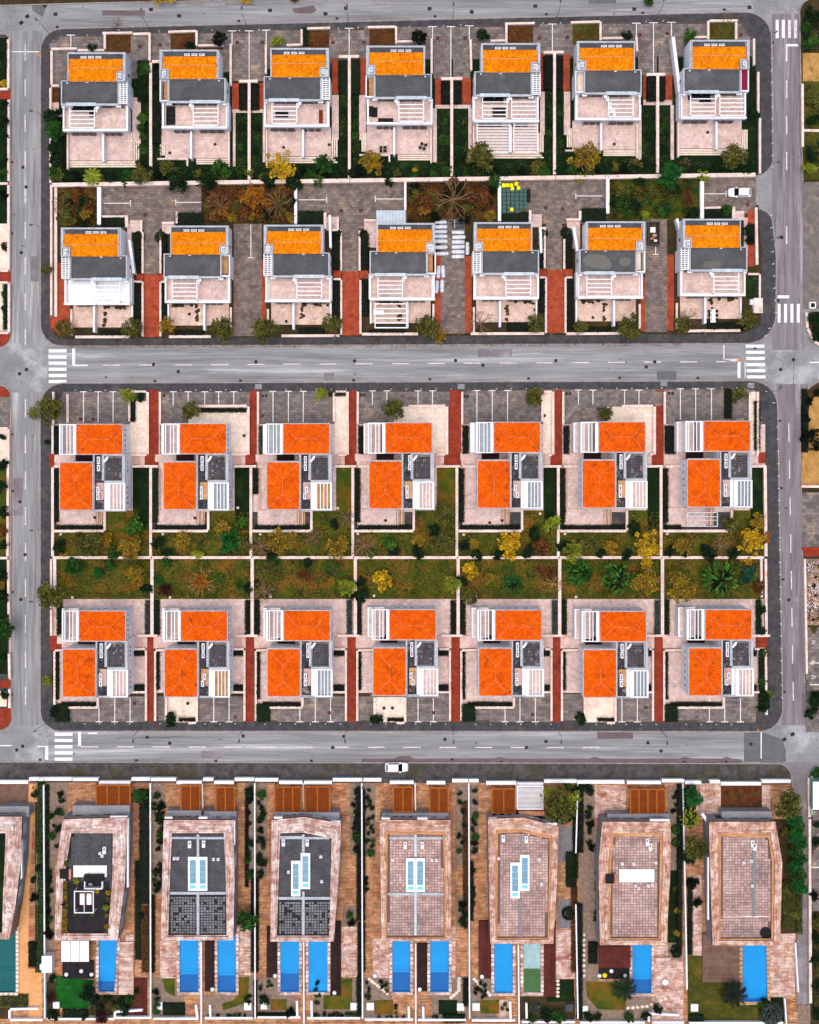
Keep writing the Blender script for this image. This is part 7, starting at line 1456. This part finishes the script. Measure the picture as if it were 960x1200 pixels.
# small garden lights, drains and marker posts
for x, y in ((71.5, 626), (191, 626), (305, 626), (419.5, 625.5), (543.5, 626.5), (662, 625.5), (782, 625.5), (162, 606), (279, 595), (396, 595.5), (633, 602)):
    X, Y = W(x, y, .3); th = thing('meter_box', X, Y, .14, "small white meter box in the lawn %s" % near(x, y), 'meter box', 'meter boxes'); ORG[th.name] = (0, 0, 0); b = MB(); b.slab(-.2, -.2, .2, .2, 0, .35, .03); b.build('box_body', 'white_clean', th); b = MB(); b.slab(-.22, -.22, .22, .22, .35, .4, .04); b.build('lid', 'wall_pink', th)
for x, y in ((199.5, 700), (317, 699), (438.5, 698), (557.5, 698), (675, 699.5), (85, 700)):
    X, Y = W(x, y, .3); th = thing('meter_box', X, Y, .14, "small white meter box by the terrace edge %s" % near(x, y), 'meter box', 'meter boxes'); ORG[th.name] = (0, 0, 0); b = MB(); b.slab(-.2, -.2, .2, .2, 0, .35, .03); b.build('box_body', 'white_clean', th); b = MB(); b.slab(-.22, -.22, .22, .22, .35, .4, .04); b.build('lid', 'wall_pink', th)
for x, y, n in ((199, 179, 0), (252, 169, 0), (332.5, 172.5, 0), (386, 169.5, 0), (702.5, 168.5, 0), (720, 168.7, 0), (829.5, 155, 0), (862, 173, 0), (172.5, 0, 1), (111, 606.5, 1), (228.5, 607, 1), (574, 612.5, 1), (588.5, 610, 1), (929.5 - 0, 0, 1), (638.3, 487, 1), (930, 610, 1), (929, 0, 1), (452, 610, 1), (286, 510.5, 1), (460, 830, 1), (220, 824.5, 1), (450, 830, 1), (695, 372, 0), (335.5, 376.5, 0), (222, 368, 0), (627, 363, 0)):
    if 20 < y < 900 and x < 900: 
        X, Y = W(x, y, .45); b = MB(); b.lathe(X, Y, [(.3, .3), (.3, .47), (.2, .49), (.02, .48)], 12); o = b.build('drain_cover', 'iron', kind='structure')
for px, py, m in ((44.5, 62, 'orange'), (868.5, 422, 'orange'), (889, 856, 'orange')):
    X, Y = W(px, py, .5); th = thing('traffic_cone', X, Y, .0, "orange marker cone %s" % ("at the stop line of the left street" if px < 100 else "beside the crossing at the right end of the middle street" if py < 500 else "at the kerb by the lower right junction"), 'cone', 'orange cones'); ORG[th.name] = (0, 0, 0)
    b = MB(); b.slab(-.3, -.3, .3, .3, .0, .06, .02); b.build('cone_base', m, th); b = MB(); b.lathe(0, 0, [(.24, .06), (.05, .75), (.02, .76)], 12); b.build('cone_body', m, th); b = MB(); b.lathe(0, 0, [(.165, .32), (.125, .44)], 12); b.build('band', 'white_clean', th)
x, y = W(932.5 + 20.5, 357.5, .8); th = thing('planter', x, y, .03, "white square planter with a dark centre at the edge of the grey lot", 'planter'); ORG[th.name] = (0, 0, 0)
for q in ((-.6, -.6, .6, -.4), (-.6, .4, .6, .6), (-.6, -.39, -.4, .39), (.4, -.39, .6, .39)): b = MB(); b.box(q[0], q[1], 0, q[2], q[3], .7); b.build('rim_side', 'white_clean', th)
b = MB(); b.box(-.39, -.39, 0, .39, .39, .55); b.build('soil', 'black', th)
x, y = W(888.5, 358, 1.6); th = thing('kiosk', x, y, .12, "white flat-topped kiosk at the corner of the last patio, second row", 'kiosk'); ORG[th.name] = (0, 0, 0)
for q, m, n in (((-.75, -1.3, 0, .75, 1.3, 1.5), 'white', 'wall'), ((-.85, -1.4, 1.5, .85, 1.4, 1.62), 'wall_pink', 'roof'), ((-1.3, .2, 0, -.76, 1.2, 1.1), 'white', 'side_box'), ((.2, -1.2, 1.62, .7, -.6, 1.75), 'coping', 'hatch')): b = MB(); b.box(*q); b.build(n, m, th)
# white slatted lean-to on the fourth house of the second row
z = 5.0; xa, yb = W(441, 246, z); xb, ya = W(475.5, 262, z); th = thing('lean_to', (xa + xb) / 2, (ya + yb) / 2, .15, "pale ribbed metal lean-to roof above the fourth house of the second row", 'lean-to')
n = 9
for k in range(n): b = MB(); w_ = (xb - xa) / n; b.hexa([(xa + k * w_ + .02, ya, z - .1), (xa + (k + 1) * w_ - .02, ya, z - .1), (xa + (k + 1) * w_ - .02, yb, z - .4), (xa + k * w_ + .02, yb, z - .4), (xa + k * w_ + .02, ya, z), (xa + (k + 1) * w_ - .02, ya, z), (xa + (k + 1) * w_ - .02, yb, z - .3), (xa + k * w_ + .02, yb, z - .3)]); b.build('roof_sheet', 'metal_light', th)
for x in (xa + .1, xb - .1): b = MB(); b.box(x - .06, yb - .2, .15, x + .06, yb - .08, z - .42); b.build('post', 'white', th)
# house edge on the far right and roof beside it
z = 3.2; xa, yb = W(953.5, 916, z); xb, ya = W(1005, 949, z); th = thing('shed', (xa + xb) / 2, (ya + yb) / 2, .15, "pale roofed shed with white slats in the lower right corner of the picture", 'shed'); b = MB(); b.box(xa, ya, .1, xb, yb, z - .1); b.build('wall', 'green_roof', th)
for k in range(14): b = MB(); h = (yb - ya) / 14; b.box(xa - .1, ya + k * h, z - .1, xb, ya + (k + 1) * h - .05, z); b.build('roof_slat', 'white_clean', th)
b = MB(); xa, yb = W(950.5, 910, 1.2); xb, ya = W(953.2, 955, 1.2); b.box(xa, ya, .1, xb, yb, 1.2); tag(b.build('garden_fence', 'green_roof'), "pale green fence left of the slatted shed", 'fence')
for k in range(13):
    x, y = R.uniform(947, 962), R.uniform(660, 730); plant(x, y, R.uniform(2, 3.5), 'shrub', R.choice(['leaf_gold', 'leaf_grey', 'leaf_black']), .15)
for m_ in ('white', 'tan_floor', 'black', 'terra'): tufts('pebbles', m_, [(946, 657, 962, 732)], 700, .34, .1)

for m_, b in SMALL.items(): b.build('low_shrubs', m_, kind='stuff')
# ================================================================ make every label single out one thing
groups = {}
for o in LABELLED:
    groups.setdefault(o["label"], []).append(o)
for lab, os_ in groups.items():
    if len(os_) < 2: continue
    xs = [o.location.x for o in os_]; ys = [o.location.y for o in os_]
    ax = (max(xs) - min(xs)) >= (max(ys) - min(ys))
    os_.sort(key=(lambda o: o.location.x) if ax else (lambda o: -o.location.y)); n = len(os_)
    W1 = ["first", "second", "third", "fourth", "fifth", "sixth", "seventh", "eighth", "ninth", "tenth", "eleventh", "twelfth"]
    for k, o in enumerate(os_):
        if k == 0: s_ = "leftmost" if ax else "topmost"
        elif k == n - 1: s_ = "rightmost" if ax else "lowest"
        elif k < 12: s_ = "%s from %s" % (W1[k], "left" if ax else "top")
        else: s_ = "%s from %s" % (W1[min(11, n - 1 - k)], "right" if ax else "bottom")
        o["label"] = lab + ", " + s_
# prototypes never placed are dropped
for key, ps in PROTO.items():
    for root, used in ps:
        if not used:
            for ch in list(root.children): bpy.data.objects.remove(ch)
            bpy.data.objects.remove(root)
